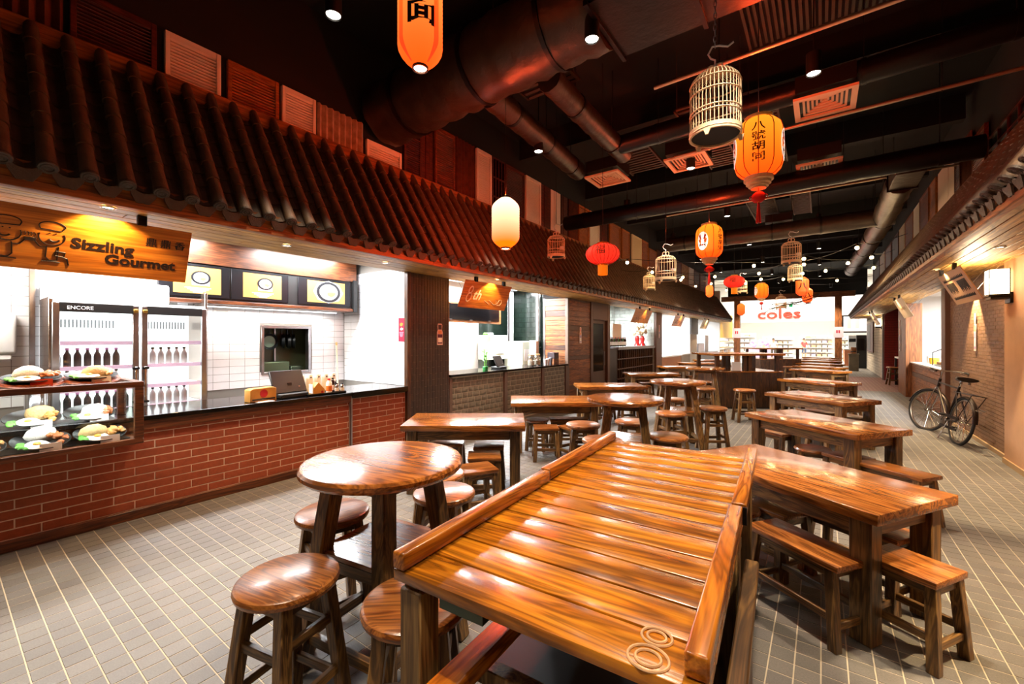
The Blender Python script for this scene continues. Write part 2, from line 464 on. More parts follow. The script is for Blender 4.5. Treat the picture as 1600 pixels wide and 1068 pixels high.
# open grid trays hung under the slab
GRID = M('tray_metal', '#3a3026', 0.6, 0.3)
for (x0, y0, x1, y1) in ((-3.3, 4.0, -2.5, 4.9), (-1.75, 6.4, -1.25, 9.0), (-0.95, 6.6, -0.5, 9.4), (-1.5, 10.4, -0.9, 14.0), (-0.6, 10.6, -0.2, 13.6), (-3.1, 7.2, -2.4, 8.4)):
    mb = MB(); n = int((y1 - y0) / 0.11)
    for k in range(n + 1): mb.box(x0, x1, y0 + k * 0.11, y0 + k * 0.11 + 0.05, 4.98, 5.0)
    mb.box(x0, x0 + 0.03, y0, y1, 4.96, 5.0); mb.box(x1 - 0.03, x1, y0, y1, 4.96, 5.0)
    o = mb.build('cable_tray', GRID, ceil)
    for yy in (y0 + 0.1, y1 - 0.1): MB().cyl((x0 + 0.02, yy, 5.0), (x0 + 0.02, yy, 5.9), 0.006, n=6).build('hanger', GRID, ceil)
# corrugated metal deck pieces behind the ducts
CORR = M('corrugated_deck', '#4a4030', 0.5, 0.4)
mb = MB()
for k in range(46): mb.box(-0.75 + k * 0.06, -0.75 + k * 0.06 + 0.03, 4.5, 6.2, 5.35 + (k % 2) * 0.02, 5.4)
mb.build('corrugated_sheet', CORR, ceil)

wl = struct('wall_left', 'dark upper wall behind the row of shutters')
DARKW = M('dark_wall', '#120a07', 0.85)
MB().box(-5.5, -5.3, -3.0, 28.3, 3.0, 5.9).build('upper_wall', DARKW, wl)
MB().box(-7.35, -7.2, -3.5, 33.0, 0, 5.9).build('rear_wall', M('stall_rear_wall', '#c8c2b8', 0.8), wl)
wr = struct('wall_right', 'dark upper wall above the right-hand awning')
MB().box(2.1, 2.3, -3.0, 28.3, 2.9, 5.9).build('upper_wall', DARKW, wr)
wb = struct('wall_back', 'dark wall closing the hall behind the camera')
MB().box(-7.4, 6.0, -3.6, -3.45, 0, 5.9).build('wall_panel', M('dim_wall', '#3a2c22', 0.85), wb)

# ------------------------------------------------------------------ tiled awnings
def awning(name, label, xe, xr, sgn, pitch, y_first, y1, near_cols, ncover, npan):
    """eave at xe, ridge at xr; sgn = +1 when the eave faces +X"""
    root = struct(name, label)
    ze, zr = 2.90, 4.17
    y0 = y_first - 3 * pitch
    L = math.hypot(xr - xe, zr - ze)
    dx, dz = (xr - xe) / L, (zr - ze) / L
    nx, nz = dz * sgn * 1.0, abs(dx)              # outward normal of the slope
    def slope(t, n): return (xe + dx * t + nx * n, ze + dz * t + nz * n)
    mb = MB()
    a, b, c2, d2 = slope(-0.03, -0.05), slope(L, -0.05), slope(L, -0.10), slope(-0.03, -0.10)
    mb.ring([[(p[0], yy, p[1]) for p in (a, b, c2, d2)] for yy in (y0 - 0.1, y1)])
    mb.build('roof_deck', RPAN, root)
    # fascia, in lengths with joints
    seg = 4.15; k = 0; yy = y0 - 0.1
    while yy < y1 - 0.1:
        ye = min(yy + seg, y1)
        MB().box(min(xe, xe - sgn * 0.06), max(xe, xe - sgn * 0.06), yy + 0.002, ye - 0.002, 2.675, 2.865).build('fascia_board', FASY, root, 0.004, 1)
        MB().box(min(xe + sgn * 0.012, xe), max(xe + sgn * 0.012, xe), yy, ye, 2.675, 2.735).build('fascia_strip', FASY, root, 0.003, 1)
        yy = ye
    # soffit boards
    xi = -5.2 if sgn > 0 else 2.05
    nb = 6 if sgn > 0 else 7
    for i in range(nb):
        xa = xe - sgn * 0.01 + (xi - xe) * i / nb; xb = xe - sgn * 0.01 + (xi - xe) * (i + 1) / nb
        yy = y0 - 0.1 - (i * 1.3) % 3.6
        while yy < y1:
            ya, yb = max(yy, y0 - 0.1), min(yy + 3.6, y1)
            if yb - ya > 0.05:
                MB().box(min(xa, xb) + 0.004, max(xa, xb) - 0.004, ya + 0.002, yb - 0.002, 2.68 + R.random() * 0.004, 2.705).build('soffit_board', SOFY, root, 0.003, 1)
            yy += 3.6
    MB().box(min(xe, xi), max(xe, xi), y0 - 0.1, y1, 2.706, 2.72).build('soffit_backing', DARKW, root)
    # ridge beam
    MB().box(min(xr - sgn * 0.1, xr + sgn * 0.05), max(xr - sgn * 0.1, xr + sgn * 0.05), y0 - 0.1, y1, zr - 0.12, zr + 0.05).build('ridge_beam', FASY, root, 0.01, 1)
    ns = 7; sl = L / ns
    def cover(mb, y, s, jx=0.0):
        pts = []
        r0, r1 = 0.05, 0.045
        for t, r in ((s * sl - (0.09 if s == 0 else 0.012), r0 + 0.004), (s * sl + 0.02, r0), ((s + 1) * sl, r1)):
            px, pz = slope(t, 0.02)
            ring = []
            for q in range(12):
                an = 2 * PI * q / 12
                ring.append((px + nx * math.cos(an) * r, y + math.sin(an) * r + jx, pz + nz * math.cos(an) * r))
            pts.append(ring)
        mb.ring(pts)
    def pan(mb, y, s):
        t0, t1 = s * L / 9 - (0.085 if s == 0 else 0.02), (s + 1) * L / 9
        rs = []
        for t, up in ((t0, 0.016), (t1, 0.0)):
            row = []
            for q in range(5):
                f = q / 4 - 0.5
                h = 0.05 * (2 * f) ** 2 - 0.045 + up
                px, pz = slope(t, h)
                row.append((px, y + pitch / 2 + f * (pitch - 0.05), pz))
            low = []
            for q in range(4, -1, -1):
                f = q / 4 - 0.5
                px, pz = slope(t, 0.05 * (2 * f) ** 2 - 0.045 + up - 0.014)
                low.append((px, y + pitch / 2 + f * (pitch - 0.05), pz))
            rs.append(row + low)
        mb.ring(rs)
    def cap(mb, y):
        px, pz = slope(-0.095, 0.02)
        mx = Matrix.Translation((px, y, pz)) @ Matrix(((0, nx, -dx, 0), (1, 0, 0, 0), (0, nz, -dz, 0), (0, 0, 0, 1)))
        mb.lathe([(0.0, 0.012), (0.01, 0.014), (0.016, 0.009), (0.027, 0.009), (0.03, 0.015), (0.036, 0.015), (0.04, 0.010), (0.05, 0.012), (0.055, 0.006), (0.055, -0.012), (0.0, -0.012)], 14, mx, False)
    def drip(mb, y):
        poly = []
        for q in range(9):
            f = q / 8 - 0.5
            poly.append((f * (pitch - 0.045), 0.035 * (2 * f) ** 2 - 0.03))
        for q in range(8, -1, -1):
            f = q / 8 - 0.5
            poly.append((f * (pitch - 0.05), -0.115 + 0.06 * abs(2 * f) ** 1.6 + 0.012 * math.cos(f * 4 * PI)))
        px, pz = slope(-0.085, -0.005)
        mx = Matrix.Translation((px, y + pitch / 2, pz)) @ Matrix(((0, nx * 0.35, sgn * 1.0, 0), (1, 0, 0, 0), (0, 0.95, 0, 0), (0, 0, 0, 1)))
        mb.prism(poly, 0.014, mx)
    cols = []
    y = y0
    while y < y1 - 0.1: cols.append(y); y += pitch
    rest_c, rest_p, rest_e, rest_d = MB(), MB(), MB(), MB()
    me_c = {}; me_p = {}; me_e = me_d = None
    ordered = sorted(cols, key=lambda q: abs(q - near_cols))
    n1 = n2 = n3 = 0
    for y in ordered:
        for s in range(ns):
            if n1 < ncover:
                if s not in me_c:
                    q = MB(); cover(q, 0, s); me_c[s] = q.mesh('cover_tile', RTILE, 0, 2, 50)
                put('cover_tile', me_c[s], root, (0, y + (R.random() - 0.5) * 0.006, 0)); n1 += 1
            else: cover(rest_c, y, s)
        for s in range(9):
            if n2 < npan:
                if s not in me_p:
                    q = MB(); pan(q, 0, s); me_p[s] = q.mesh('pan_tile', RPAN)
                put('pan_tile', me_p[s], root, (0, y, 0)); n2 += 1
            else: pan(rest_p, y, s)
        if n3 < 120:
            if me_e is None:
                q = MB(); cap(q, 0); me_e = q.mesh('end_cap', RCAP, 0, 2, 30)
                q = MB(); drip(q, 0); me_d = q.mesh('drip_tile', RCAP)
            put('end_cap', me_e, root, (0, y, 0)); put('drip_tile', me_d, root, (0, y, 0)); n3 += 1
        else:
            cap(rest_e, y); drip(rest_d, y)
    tag(rest_c.build('cover_tiles', RTILE, root, 0, 2, 50), kind='stuff')
    tag(rest_p.build('pan_tiles', RPAN, root), kind='stuff')
    if n3 >= 120:
        tag(rest_e.build('end_caps', RCAP, root), kind='stuff'); tag(rest_d.build('drip_tiles', RCAP, root), kind='stuff')
    else: rest_e.bm.free(); rest_d.bm.free()
    return root
awning('roof_left', 'dark clay tiled awning over the left-hand food counters', -4.36, -5.17, 1, 0.207, 0.688, 28.2, 3.2, 294, 297)
awning('roof_right', 'clay tiled awning along the right-hand wall', 1.165, 1.93, -1, 0.213, 0.2, 27.4, 6.0, 70, 45)

# ------------------------------------------------------------------ shutters of the upper walls
SHW = M('white_shutter_paint', '#efe6dc', 0.5)
SHC = M('cream_shutter_paint', '#e8d2a8', 0.5)
SHD = wood('dark_red_shutter_wood', 1, '#2a0a04', '#4e1a0c', '#6a2a14', 0.5, 1.0, 0.2)
SHB = wood('brown_shutter_wood', 1, '#4a1c08', '#7c3812', '#9a4c1c', 0.5, 1.0, 0.2)
CORW = M('rusty_corrugated_iron', '#b89a84', 0.6, 0.3, 0.3, 10)
CORB = M('brown_corrugated_iron', '#5a2c18', 0.6, 0.3, 0.4, 10)
def shutter(kind, y0, y1, z0, z1, label, x=-5.3, sgn=1):
    nm = {'w': 'louvred_shutter', 'o': 'louvred_shutter', 'd': 'louvred_shutter', 'b': 'louvred_shutter', 'c': 'corrugated_sheet', 'cb': 'corrugated_sheet', 'p': 'board_cladding', 'pp': 'painted_cladding', 'g': 'lattice_window', 'y': 'louvred_shutter'}[kind]
    t = thing(nm, label, 'panel' if kind in ('c', 'cb', 'p', 'pp') else ('window' if kind == 'g' else 'shutter'), (x, 0, 0), 0, 'shutters and panels above the awning')
    g = lambda a, b: (min(a * sgn, b * sgn), max(a * sgn, b * sgn))
    if kind in 'wodby' and kind != 'p':
        mt = {'w': SHW, 'o': ORGY, 'd': SHD, 'b': SHB, 'y': SHC}[kind]
        f = 0.05
        for a, b in ((y0 + 0.008, y0 + f), (y1 - f, y1 - 0.008)): MB().box(*g(0.0, 0.05), a, b, z0, z1).build('stile', mt, t, 0.004, 1)
        MB().box(*g(0.0, 0.046), y0 + f, y1 - f, z1 - 0.06, z1).build('top_rail', mt, t)
        mb = MB(); z = z0
        while z < z1 - 0.06:
            mb._add([(0.008 * sgn, y0 + f, z + 0.03), (0.04 * sgn, y0 + f, z), (0.045 * sgn, y0 + f, z + 0.006), (0.012 * sgn, y0 + f, z + 0.036),
                     (0.008 * sgn, y1 - f, z + 0.03), (0.04 * sgn, y1 - f, z), (0.045 * sgn, y1 - f, z + 0.006), (0.012 * sgn, y1 - f, z + 0.036)],
                    [(0, 1, 2, 3), (7, 6, 5, 4), (0, 4, 5, 1), (1, 5, 6, 2), (2, 6, 7, 3), (3, 7, 4, 0)])
            z += 0.033
        tag(mb.build('slats', mt, t), kind='stuff')
        MB().box(*g(0.0, 0.008), y0 + f, y1 - f, z0, z1 - 0.03).build('backing', mt, t)
    elif kind in ('c', 'cb'):
        n = max(6, int((y1 - y0) / 0.022)); rs = []
        for q in range(n + 1):
            y = y0 + (y1 - y0) * q / n
            xx = 0.02 + 0.018 * math.sin(q * PI / 2)
            rs.append([(xx * sgn, y, z0), ((xx + 0.006) * sgn, y, z0), ((xx + 0.006) * sgn, y, z1), (xx * sgn, y, z1)])
        MB().ring(rs).build('sheet', CORW if kind == 'c' else CORB, t, 0, 2, 60)
    elif kind == 'g':
        MB().box(*g(0, 0.01), y0, y1, z0, z1).build('pane', M('dark_pane', '#0a0806', 0.15), t)
        for q in range(4):
            z = z0 + (z1 - z0) * q / 3.0
            MB().box(*g(0.01, 0.03), y0, y1, z - 0.012, z + 0.012).build('bar', SHD, t)
        for q in range(5):
            y = y0 + (y1 - y0) * q / 4.0
            MB().box(*g(0.01, 0.028), y - 0.01, y + 0.01, z0, z1).build('bar', SHD, t)
    else:
        n = 3; mt = SHW if kind == 'pp' else SHD
        for q in range(n):
            a, b = y0 + (y1 - y0) * q / n, y0 + (y1 - y0) * (q + 1) / n
            MB().box(*g(0, 0.03 + 0.006 * (q % 2)), a + 0.003, b - 0.003, z0, z1).build('plank', M('pale_pink_paint', '#e8cfc4', 0.5) if kind == 'pp' else mt, t, 0.003, 1)
    return t
cnt = {}
KN = {'w': 'white louvred shutter', 'o': 'orange-brown louvred shutter', 'd': 'dark red louvred shutter', 'b': 'reddish brown louvred shutter', 'c': 'pale rusty corrugated sheet', 'cb': 'brown corrugated iron sheet', 'p': 'dark brown board panel', 'pp': 'pale pink plank panel', 'g': 'dark lattice window', 'y': 'cream louvred shutter'}
LS = [('cb', -0.6, 0.68, 4.72), ('d', 0.71, 1.32, 4.72), ('w', 1.37, 1.87, 4.72), ('o', 1.92, 2.48, 4.72), ('w', 2.5, 2.94, 4.72), ('c', 2.96, 3.65, 4.72), ('w', 3.68, 4.32, 4.52), ('d', 4.35, 4.73, 5.1), ('p', 4.73, 4.98, 5.2), ('b', 5.01, 5.51, 5.25), ('cb', 5.54, 6.02, 5.27), ('w', 6.08, 6.54, 5.27),
      ('g', 6.6, 6.98, 5.27), ('d', 6.98, 7.68, 5.27), ('w', 7.73, 8.36, 5.27), ('p', 8.36, 8.8, 5.27), ('pp', 8.82, 9.29, 5.27), ('p', 9.32, 9.65, 5.27), ('cb', 9.72, 10.22, 5.27), ('o', 10.26, 10.88, 5.27), ('w', 10.92, 11.56, 5.27), ('p', 11.6, 12.16, 5.27), ('o', 12.3, 13.17, 5.27), ('o', 13.3, 14.0, 5.27),
      ('y', 14.2, 15.17, 5.27), ('o', 15.2, 15.9, 5.27), ('o', 15.95, 16.9, 5.1), ('p', 17.0, 18.2, 5.2), ('cb', 18.3, 19.4, 5.2), ('b', 19.5, 20.6, 5.2), ('c', 20.7, 21.8, 5.2), ('w', 22.0, 22.9, 5.2), ('d', 23.0, 24.2, 5.2), ('b', 24.3, 25.6, 5.2), ('w', 25.8, 26.6, 5.2), ('d', 26.7, 28.0, 5.2)]
for k, a, b, zt in LS:
    cnt[k] = cnt.get(k, 0) + 1
    shutter(k, a, b, 4.12, zt, '%s above left awning, %s of its kind from the near end' % (KN[k], ORD[cnt[k] - 1]))
cnt = {}
RS = [('g', 7.9, 9.5, 4.7), ('b', 9.6, 10.3, 5.0), ('cb', 10.4, 11.0, 5.2), ('d', 11.05, 11.48, 5.2), ('pp', 11.55, 12.98, 5.25), ('o', 13.1, 13.8, 5.25), ('b', 13.9, 15.05, 5.25), ('w', 15.1, 15.9, 5.2), ('o', 16.0, 17.4, 5.2), ('y', 17.5, 18.6, 5.2), ('d', 18.8, 20.4, 5.2), ('b', 20.6, 22.4, 5.2), ('w', 22.6, 24.2, 5.2), ('d', 24.4, 27.0, 5.2)]
for k, a, b, zt in RS:
    cnt[k] = cnt.get(k, 0) + 1
    shutter(k, a, b, 4.12, zt, '%s above right awning, %s of its kind from the near end' % (KN[k], ORD[cnt[k] - 1]), 2.08, -1)
# ------------------------------------------------------------------ lamp builders used by the stalls
LAMPW = M('white_light_panel', '#ffffff', 0.5, emit='#ffffff', es=6.0)
LAMPG = M('warm_lamp_glow', '#fff0d0', 0.5, emit='#ffe2b0', es=25.0)
def panel_light(label, x, y, z, sx, sy, energy, color=COOL):
    t = thing('ceiling_light', label, 'light', (x, y, z), 0, 'stall ceiling lights')
    MB().box(-sx / 2, sx / 2, -sy / 2, sy / 2, 0.01, 0.06).build('housing', WHITE, t)
    MB().box(-sx / 2 + 0.02, sx / 2 - 0.02, -sy / 2 + 0.02, sy / 2 - 0.02, 0.0, 0.01).build('diffuser', LAMPW, t)
    light('AREA', 'panel_lamp', t, (0, 0, -0.02), energy, color, (0, 0, 0), sx * 0.9, sy=sy * 0.9)
    return t
def soffit_spot(label, x, y, energy, spot=75, tilt=0.0, color=SPOTW):
    t = thing('soffit_spotlight', label, 'light', (x, y, 2.68), 0, 'spotlights in the awning soffits')
    MB().lathe([(0.045, 0.0), (0.05, -0.012), (0.042, -0.014), (0.036, -0.004)], 16, None, False).build('trim_ring', STEEL, t, 0, 2, 40)
    MB().lathe([(0.0, -0.006), (0.036, -0.006), (0.036, -0.003), (0.0, -0.003)], 12).build('lens', LAMPG, t)
    light('SPOT', 'spot_lamp', t, (0, 0, -0.03), energy, color, (0, tilt, 0), 0.02, spot, 0.35)
    return t

# ------------------------------------------------------------------ first stall: brick counter, white tiled kitchen
bc = thing('brick_counter', 'long red brick front counter with black top edge, left foreground', 'counter')
MB().box(-5.85, -5.125, -1.6, 3.325, 0.0, 0.895).build('body', BRGROUT, bc)
MB().box(-5.125, -5.085, -1.6, 3.325, 0.81, 0.897).build('wood_trim', CABW, bc, 0.003, 1)
MB().box(-5.125, -5.09, -1.6, 3.325, 0.0, 0.085).build('kickboard', CABW, bc, 0.003, 1)
rows_of_bricks(bc, 'brick', BRICK, -1.2, 3.32, 0.088, 0.81, 0.29, 0.0762, 0.007, 0.012, onX(-5.1345), 240, 1.5)
fl = thing('brick_counter_flap', 'short red brick counter end beside the dark pillar', 'counter')
MB().box(-5.85, -5.125, 3.345, 4.27, 0.0, 0.86).build('body', BRGROUT, fl)
rows_of_bricks(fl, 'brick', BRICK, 3.345, 4.27, 0.088, 0.86, 0.29, 0.0762, 0.007, 0.012, onX(-5.1345), 60, 4)
MB().box(-5.125, -5.09, 3.345, 4.27, 0.0, 0.085).build('kickboard', CABW, fl, 0.003, 1)
MB().box(-5.13, -5.085, 3.325, 3.345, 0.0, 0.9).build('steel_strip', STEEL, fl)
tag(MB().box(-5.87, -5.06, -1.6, 3.335, 0.9, 0.942).build('worktop', GLOSSB, None, 0.004, 1), 'glossy black stone worktop on the red brick counter', 'worktop')
tag(MB().box(-5.87, -5.06, 3.34, 4.275, 0.862, 0.942).build('worktop', GLOSSB, None, 0.004, 1), 'thick black flap worktop next to the dark pillar', 'worktop')

ws = struct('wall_kitchen', 'white tiled kitchen wall behind the brick counter')
XB = -6.77
for (a, b, c, d) in ((-1.6, 2.95, 0, 3.0), (3.65, 4.29, 0, 3.0), (2.95, 3.65, 0, 1.15), (2.95, 3.65, 1.83, 3.0)):
    MB().box(XB - 0.08, XB, a, b, c, d).build('wall_panel', WGROUT, ws)
rows_of_bricks(ws, 'wall_tile', WTILE, -0.7, 4.28, 0.95, 2.42, 0.2, 0.105, 0.004, 0.007, onX(XB), 300, 2.4, 0.0, offs=0.0, rest='wall_tiles',
               skip=lambda u, z: (2.93 < u < 3.67 and 1.13 < z < 1.85) or (0.75 < u < 1.95 and z < 2.2))
MB().box(-6.85, -5.11, 4.29, 4.33, 0, 3.0).build('side_wall_panel', WGROUT, ws)
rows_of_bricks(ws, 'wall_tile', WTILE, -6.76, -5.11, 0.945, 2.75, 0.2, 0.125, 0.004, 0.007, onYn(4.29), 130, -5.6, 0.0, offs=0.0, rest='wall_tiles')
MB().box(-7.2, -5.2, -1.6, 4.3, 3.0, 3.05).build('stall_ceiling', M('stall_ceiling_paint', '#d8d4cc', 0.8), ws)
MB().box(-7.2, -5.1, -1.7, -1.6, 0, 3.0).build('end_wall_panel', WGROUT, ws)
MB().box(-6.76, -6.7, 0.62, 0.66, 0, 2.9).build('steel_corner', STEEL, ws)
# pass-through window to the dark kitchen
kw = thing('kitchen_window', 'steel framed pass-through window showing hanging black pans', 'window')
for a, b, c, d in ((2.92, 2.96, 1.12, 1.86), (3.64, 3.68, 1.12, 1.86), (2.96, 3.64, 1.82, 1.86), (2.96, 3.64, 1.12, 1.15)):
    MB().box(XB - 0.09, XB + 0.02, a, b, c, d).build('frame', STEEL, kw, 0.003, 1)
KD = M('dim_olive_kitchen', '#4c5236', 0.5, 0, 0.2, 3)
MB().box(-7.19, -7.17, 2.5, 4.1, 0.9, 2.2).build('kitchen_backdrop', KD, kw)
MB().box(-7.17, -7.13, 3.28, 3.3, 0.9, 2.2).build('seam', STEEL, kw)
MB().box(-7.1, -6.88, 2.98, 3.4, 1.02, 1.3).build('steel_bin', M('green_steel', '#5a6a52', 0.35, 0.7), kw, 0.01, 1)
MB().box(-7.1, -6.88, 3.42, 3.62, 1.02, 1.22).build('steel_tray', M('dark_green_steel', '#3c4a3a', 0.35, 0.7), kw, 0.01, 1)
PANM = M('black_pan', '#14181a', 0.35, 0.5)
def frying_pan(y, r, label, tilt):
    t = thing('frying_pan', label, 'pan', (-7.0, y, 1.74), 0, 'pans in the kitchen window')
    mx = Matrix.Translation((0, 0, -r)) @ Matrix.Rotation(rad(tilt), 4, 'Z') @ Matrix.Rotation(PI / 2, 4, 'Y')
    MB().lathe([(0.0, 0.0), (r * 0.8, 0.0), (r, 0.035), (r * 1.03, 0.035), (r * 0.84, -0.006), (0.0, -0.006)], 24, mx).build('bowl', PANM, t, 0, 2, 40)
    MB().lathe([(0.0, 0.002), (r * 0.72, 0.002), (r * 0.72, 0.004), (0.0, 0.004)], 20, mx).build('base', M('pan_inside', '#5a7464', 0.4, 0.4), t)
    MB().beam((0, 0, -0.02), (0, 0, 0.07), 0.02, 0.01).build('handle', PANM, t)
frying_pan(3.14, 0.125, 'round black frying pan facing out in the kitchen window', 0)
frying_pan(3.33, 0.12, 'black pan hung edge-on, left one of three in the kitchen window', 70)
frying_pan(3.42, 0.12, 'black pan hung edge-on, middle one of three in the kitchen window', 74)
frying_pan(3.50, 0.12, 'black pan hung edge-on, right one of three in the kitchen window', 68)
for i, y in enumerate((-0.4, 1.5, 3.3)):
    panel_light('white light panel over the brick counter kitchen, %s from the near end' % ORD[i], -5.95, y, 2.92, 0.5, 1.3, (80, 130, 115)[i], (1, 0.9, 0.78) if i == 0 else COOL)
panel_light('slim warm strip light under the menu housing', -6.52, 3.0, 2.08, 0.06, 2.0, 26, (1, 0.93, 0.84))

# drinks fridge
fg = thing('drinks_fridge', 'tall two-door glass drinks fridge glowing white', 'fridge', (-6.72, 0.69, 0.0))
FW, FH = 1.34, 2.02
FRB = M('fridge_side_steel', '#9a8a80', 0.25, 0.9)
FIN = M('fridge_lining', '#f4f6f8', 0.4, emit='#ffffff', es=1.1)
MB().box(0, 0.03, 0, FW, 0.1, FH).build('back_panel', FIN, fg)
for a in (0, FW - 0.03): MB().box(0, 0.58, a, a + 0.03, 0.0, FH + 0.2).build('side_panel', FRB, fg, 0.004, 1)
MB().box(0, 0.58, 0.03, FW - 0.03, 0.0, 0.12).build('plinth', DKMET, fg)
MB().box(0, 0.6, 0.03, FW - 0.03, FH, FH + 0.03).build('roof_panel', FIN, fg)
MB().box(0.02, 0.62, 0.0, 0.95, FH + 0.03, FH + 0.25).build('light_header', M('lit_header', '#ffffff', 0.4, emit='#ffffff', es=1.6), fg, 0.02, 2)
for s, (ya, yb) in enumerate(((0.02, 0.68), (0.70, 1.32))):
    dr = MB().box(0.58, 0.62, ya, ya + 0.055, 0.12, FH).box(0.58, 0.62, yb - 0.055, yb, 0.12, FH).box(0.58, 0.62, ya, yb, 0.12, 0.17).build('door', STEEL, fg, 0.004, 1)
    MB().box(0.58, 0.622, ya + 0.05, yb - 0.05, FH - 0.09, FH).build('door_header', BLACK, dr)
    MB().box(0.598, 0.604, ya + 0.055, yb - 0.055, 0.17, FH - 0.09).build('pane', GLASS, dr)
    yh = yb - 0.03 if s == 0 else ya + 0.03
    MB().box(0.62, 0.645, yh - 0.012, yh + 0.012, 0.95, 1.35).build('handle', CHROME, dr, 0.004, 1)
    for zz in (0.95, 1.32): MB().box(0.62, 0.65, yh - 0.03, yh + 0.03, zz, zz + 0.025).build('handle_bracket', BLACK, dr)
    MB().box(0.62, 0.64, yh - 0.02, yh + 0.02, FH - 0.08, FH - 0.04).build('padlock', M('brass', '#b08a40', 0.3, 0.9), dr, 0.004, 1)
    mb = MB()
    for q in range(16): mb.box(0.03, 0.04, ya + 0.1 + q * 0.03, ya + 0.112 + q * 0.03, FH - 0.24, FH - 0.15)
    mb.build('vent_grille', M('grille_grey', '#8a8e94', 0.5), fg)
for z in (0.55, 0.9, 1.13, 1.36, 1.62):
    for ya, yb in ((0.04, 0.66), (0.71, 1.3)):
        MB().box(0.03, 0.52, ya, yb, z - 0.008, z).build('shelf', FIN, fg)
        MB().box(0.52, 0.53, ya, yb, z - 0.03, z + 0.012).build('price_strip', M('pink_price_strip', '#f0d0e8', 0.5, emit='#f0c0e4', es=0.5), fg)
o = put('lettering', text_mesh('ENCORE', 0.05, M('white_letter', '#ffffff', 0.5, emit='#ffffff', es=0.3), depth=0.001), fg, (0.6235, 0.12, FH - 0.065), (PI / 2, 0, PI / 2))
bo_me = MB().lathe([(0.0, 0.0), (0.03, 0.0), (0.031, 0.1), (0.028, 0.13), (0.013, 0.16), (0.012, 0.18), (0.0, 0.18)], 10).mesh('body', M('dark_drink', '#4a4446', 0.15), 0, 2, 40)
bw_me = MB().lathe([(0.0, 0.0), (0.03, 0.0), (0.031, 0.1), (0.028, 0.13), (0.013, 0.16), (0.012, 0.18), (0.0, 0.18)], 10).mesh('body', M('milk_drink', '#e8e4e6', 0.3), 0, 2, 40)
cp_me = MB().lathe([(0.0, 0.0), (0.015, 0.0), (0.015, 0.022), (0.0, 0.022)], 10).mesh('cap', M('pink_cap', '#d890c8', 0.4))
cb_me = MB().lathe([(0.0, 0.0), (0.015, 0.0), (0.015, 0.022), (0.0, 0.022)], 10).mesh('cap', M('black_cap', '#141414', 0.4))
rows = [(1.13, 0.06, 8, 0, 'upper'), (0.9, 0.06, 8, 1, 'lower')]
for z, y0, n, dk, rn in ((1.36, 0.07, 7, 2, 'upper left-door'), (1.13, 0.07, 7, 1, 'middle left-door'), (0.9, 0.07, 8, 0, 'lower left-door'), (1.36, 0.76, 6, 1, 'upper right-door'), (0.9, 0.76, 6, 1, 'lower right-door')):
    for q in range(n):
        t = thing('drink_bottle', '%s drink bottle, %s from the left on the %s fridge shelf' % (('dark', 'white', 'dark')[dk], ORD[q], rn), 'bottle', (-6.72 + 0.46, 0.69 + y0 + q * 0.075, z + 0.001), 0, 'bottles in the drinks fridge')
        put('body', bw_me if dk == 1 else bo_me, t); put('cap', cb_me if dk == 1 else cp_me, t, (0, 0, 0.178))

# menu screens in a black housing
def food_pic(parent, y, z, x, s, sauce, kind):
    P_ = M('menu_plate', '#b4b0ac', 0.5, emit='#ffffff', es=0.1)
    K_ = M('menu_bowl', '#15161a', 0.4)
    mx = Matrix.Translation((x, y, z)) @ Matrix.Rotation(PI / 2, 4, 'Y')
    f = lambda r0, r1, h, m, nm, a=1.0, n=20: MB().lathe([(r0, 0.0), (r0, h), (r1, h), (r1, 0.0)], n, mx @ Matrix.Scale(a, 4, (1, 0, 0)), False).build(nm, m, parent)
    if kind == 2:
        f(0, s * 1.25, 0.002, P_, 'plate_picture', 0.7, 8)
    else:
        MB().box(x, x + 0.002, y - s * 0.9, y + s * 0.9, z - s * 0.95, z + s * 0.3).build('plate_picture', P_, parent, 0.0)
    f(0, s, 0.004, K_, 'bowl_picture', 0.8)
    f(0, s * 0.76, 0.006, P_, 'rice_picture', 0.8)
    MB().blob((x + 0.006, y + s * 0.2, z - s * 0.15), (0.002, s * 0.4, s * 0.25), 1, 0.2).build('topping_picture', M('menu_topping', '#a87840', 0.5, emit='#f0d0a0', es=0.2), parent)
mn = thing('menu_board', 'black menu housing with three lit yellow dish pictures', 'menu board', (0, 0, 0))
XM = -6.28
MB().box(XM - 0.2, XM, 1.62, 4.16, 2.15, 2.60).build('housing', BLACK, mn)
MB().box(XM - 0.2, XM + 0.03, 1.62, 4.16, 2.105, 2.15).build('bottom_trim', CABW, mn, 0.004, 1)
MB().box(XM - 0.2, XM + 0.02, 1.62, 4.19, 2.60, 3.0).build('bulkhead', CABW, mn)
MB().box(XM - 0.2, XM + 0.05, 4.12, 4.19, 2.1, 2.62).build('end_panel', BLACK, mn)
YEL = M('menu_yellow', '#a87c3c', 0.4, emit='#ffd08a', es=0.3)
for i, (ya, yb) in enumerate(((1.72, 2.22), (2.48, 2.98), (3.36, 3.98))):
    s = MB().box(XM, XM + 0.012, ya - 0.14, yb + 0.10, 2.18, 2.58).build('screen', DKMET, mn, 0.003, 1)
    MB().box(XM + 0.012, XM + 0.015, ya, yb, 2.22, 2.55).build('picture', YEL, s)
    food_pic(mn, (ya + yb) / 2 + 0.03, 2.42 if i < 2 else 2.39, XM + 0.016, 0.105 if i < 2 else 0.2, 0, 2 if i == 2 else i)
    mb = MB()
    if i < 2:
        for q in range(4): mb.box(XM + 0.015, XM + 0.0165, (ya + yb) / 2 - 0.14 + q * 0.03, (ya + yb) / 2 + 0.14 - q * 0.03, 2.285 - q * 0.018, 2.293 - q * 0.018)
        mb.build('caption', M('menu_caption', '#fff8e0', 0.5, emit='#ffffff', es=0.8), mn)

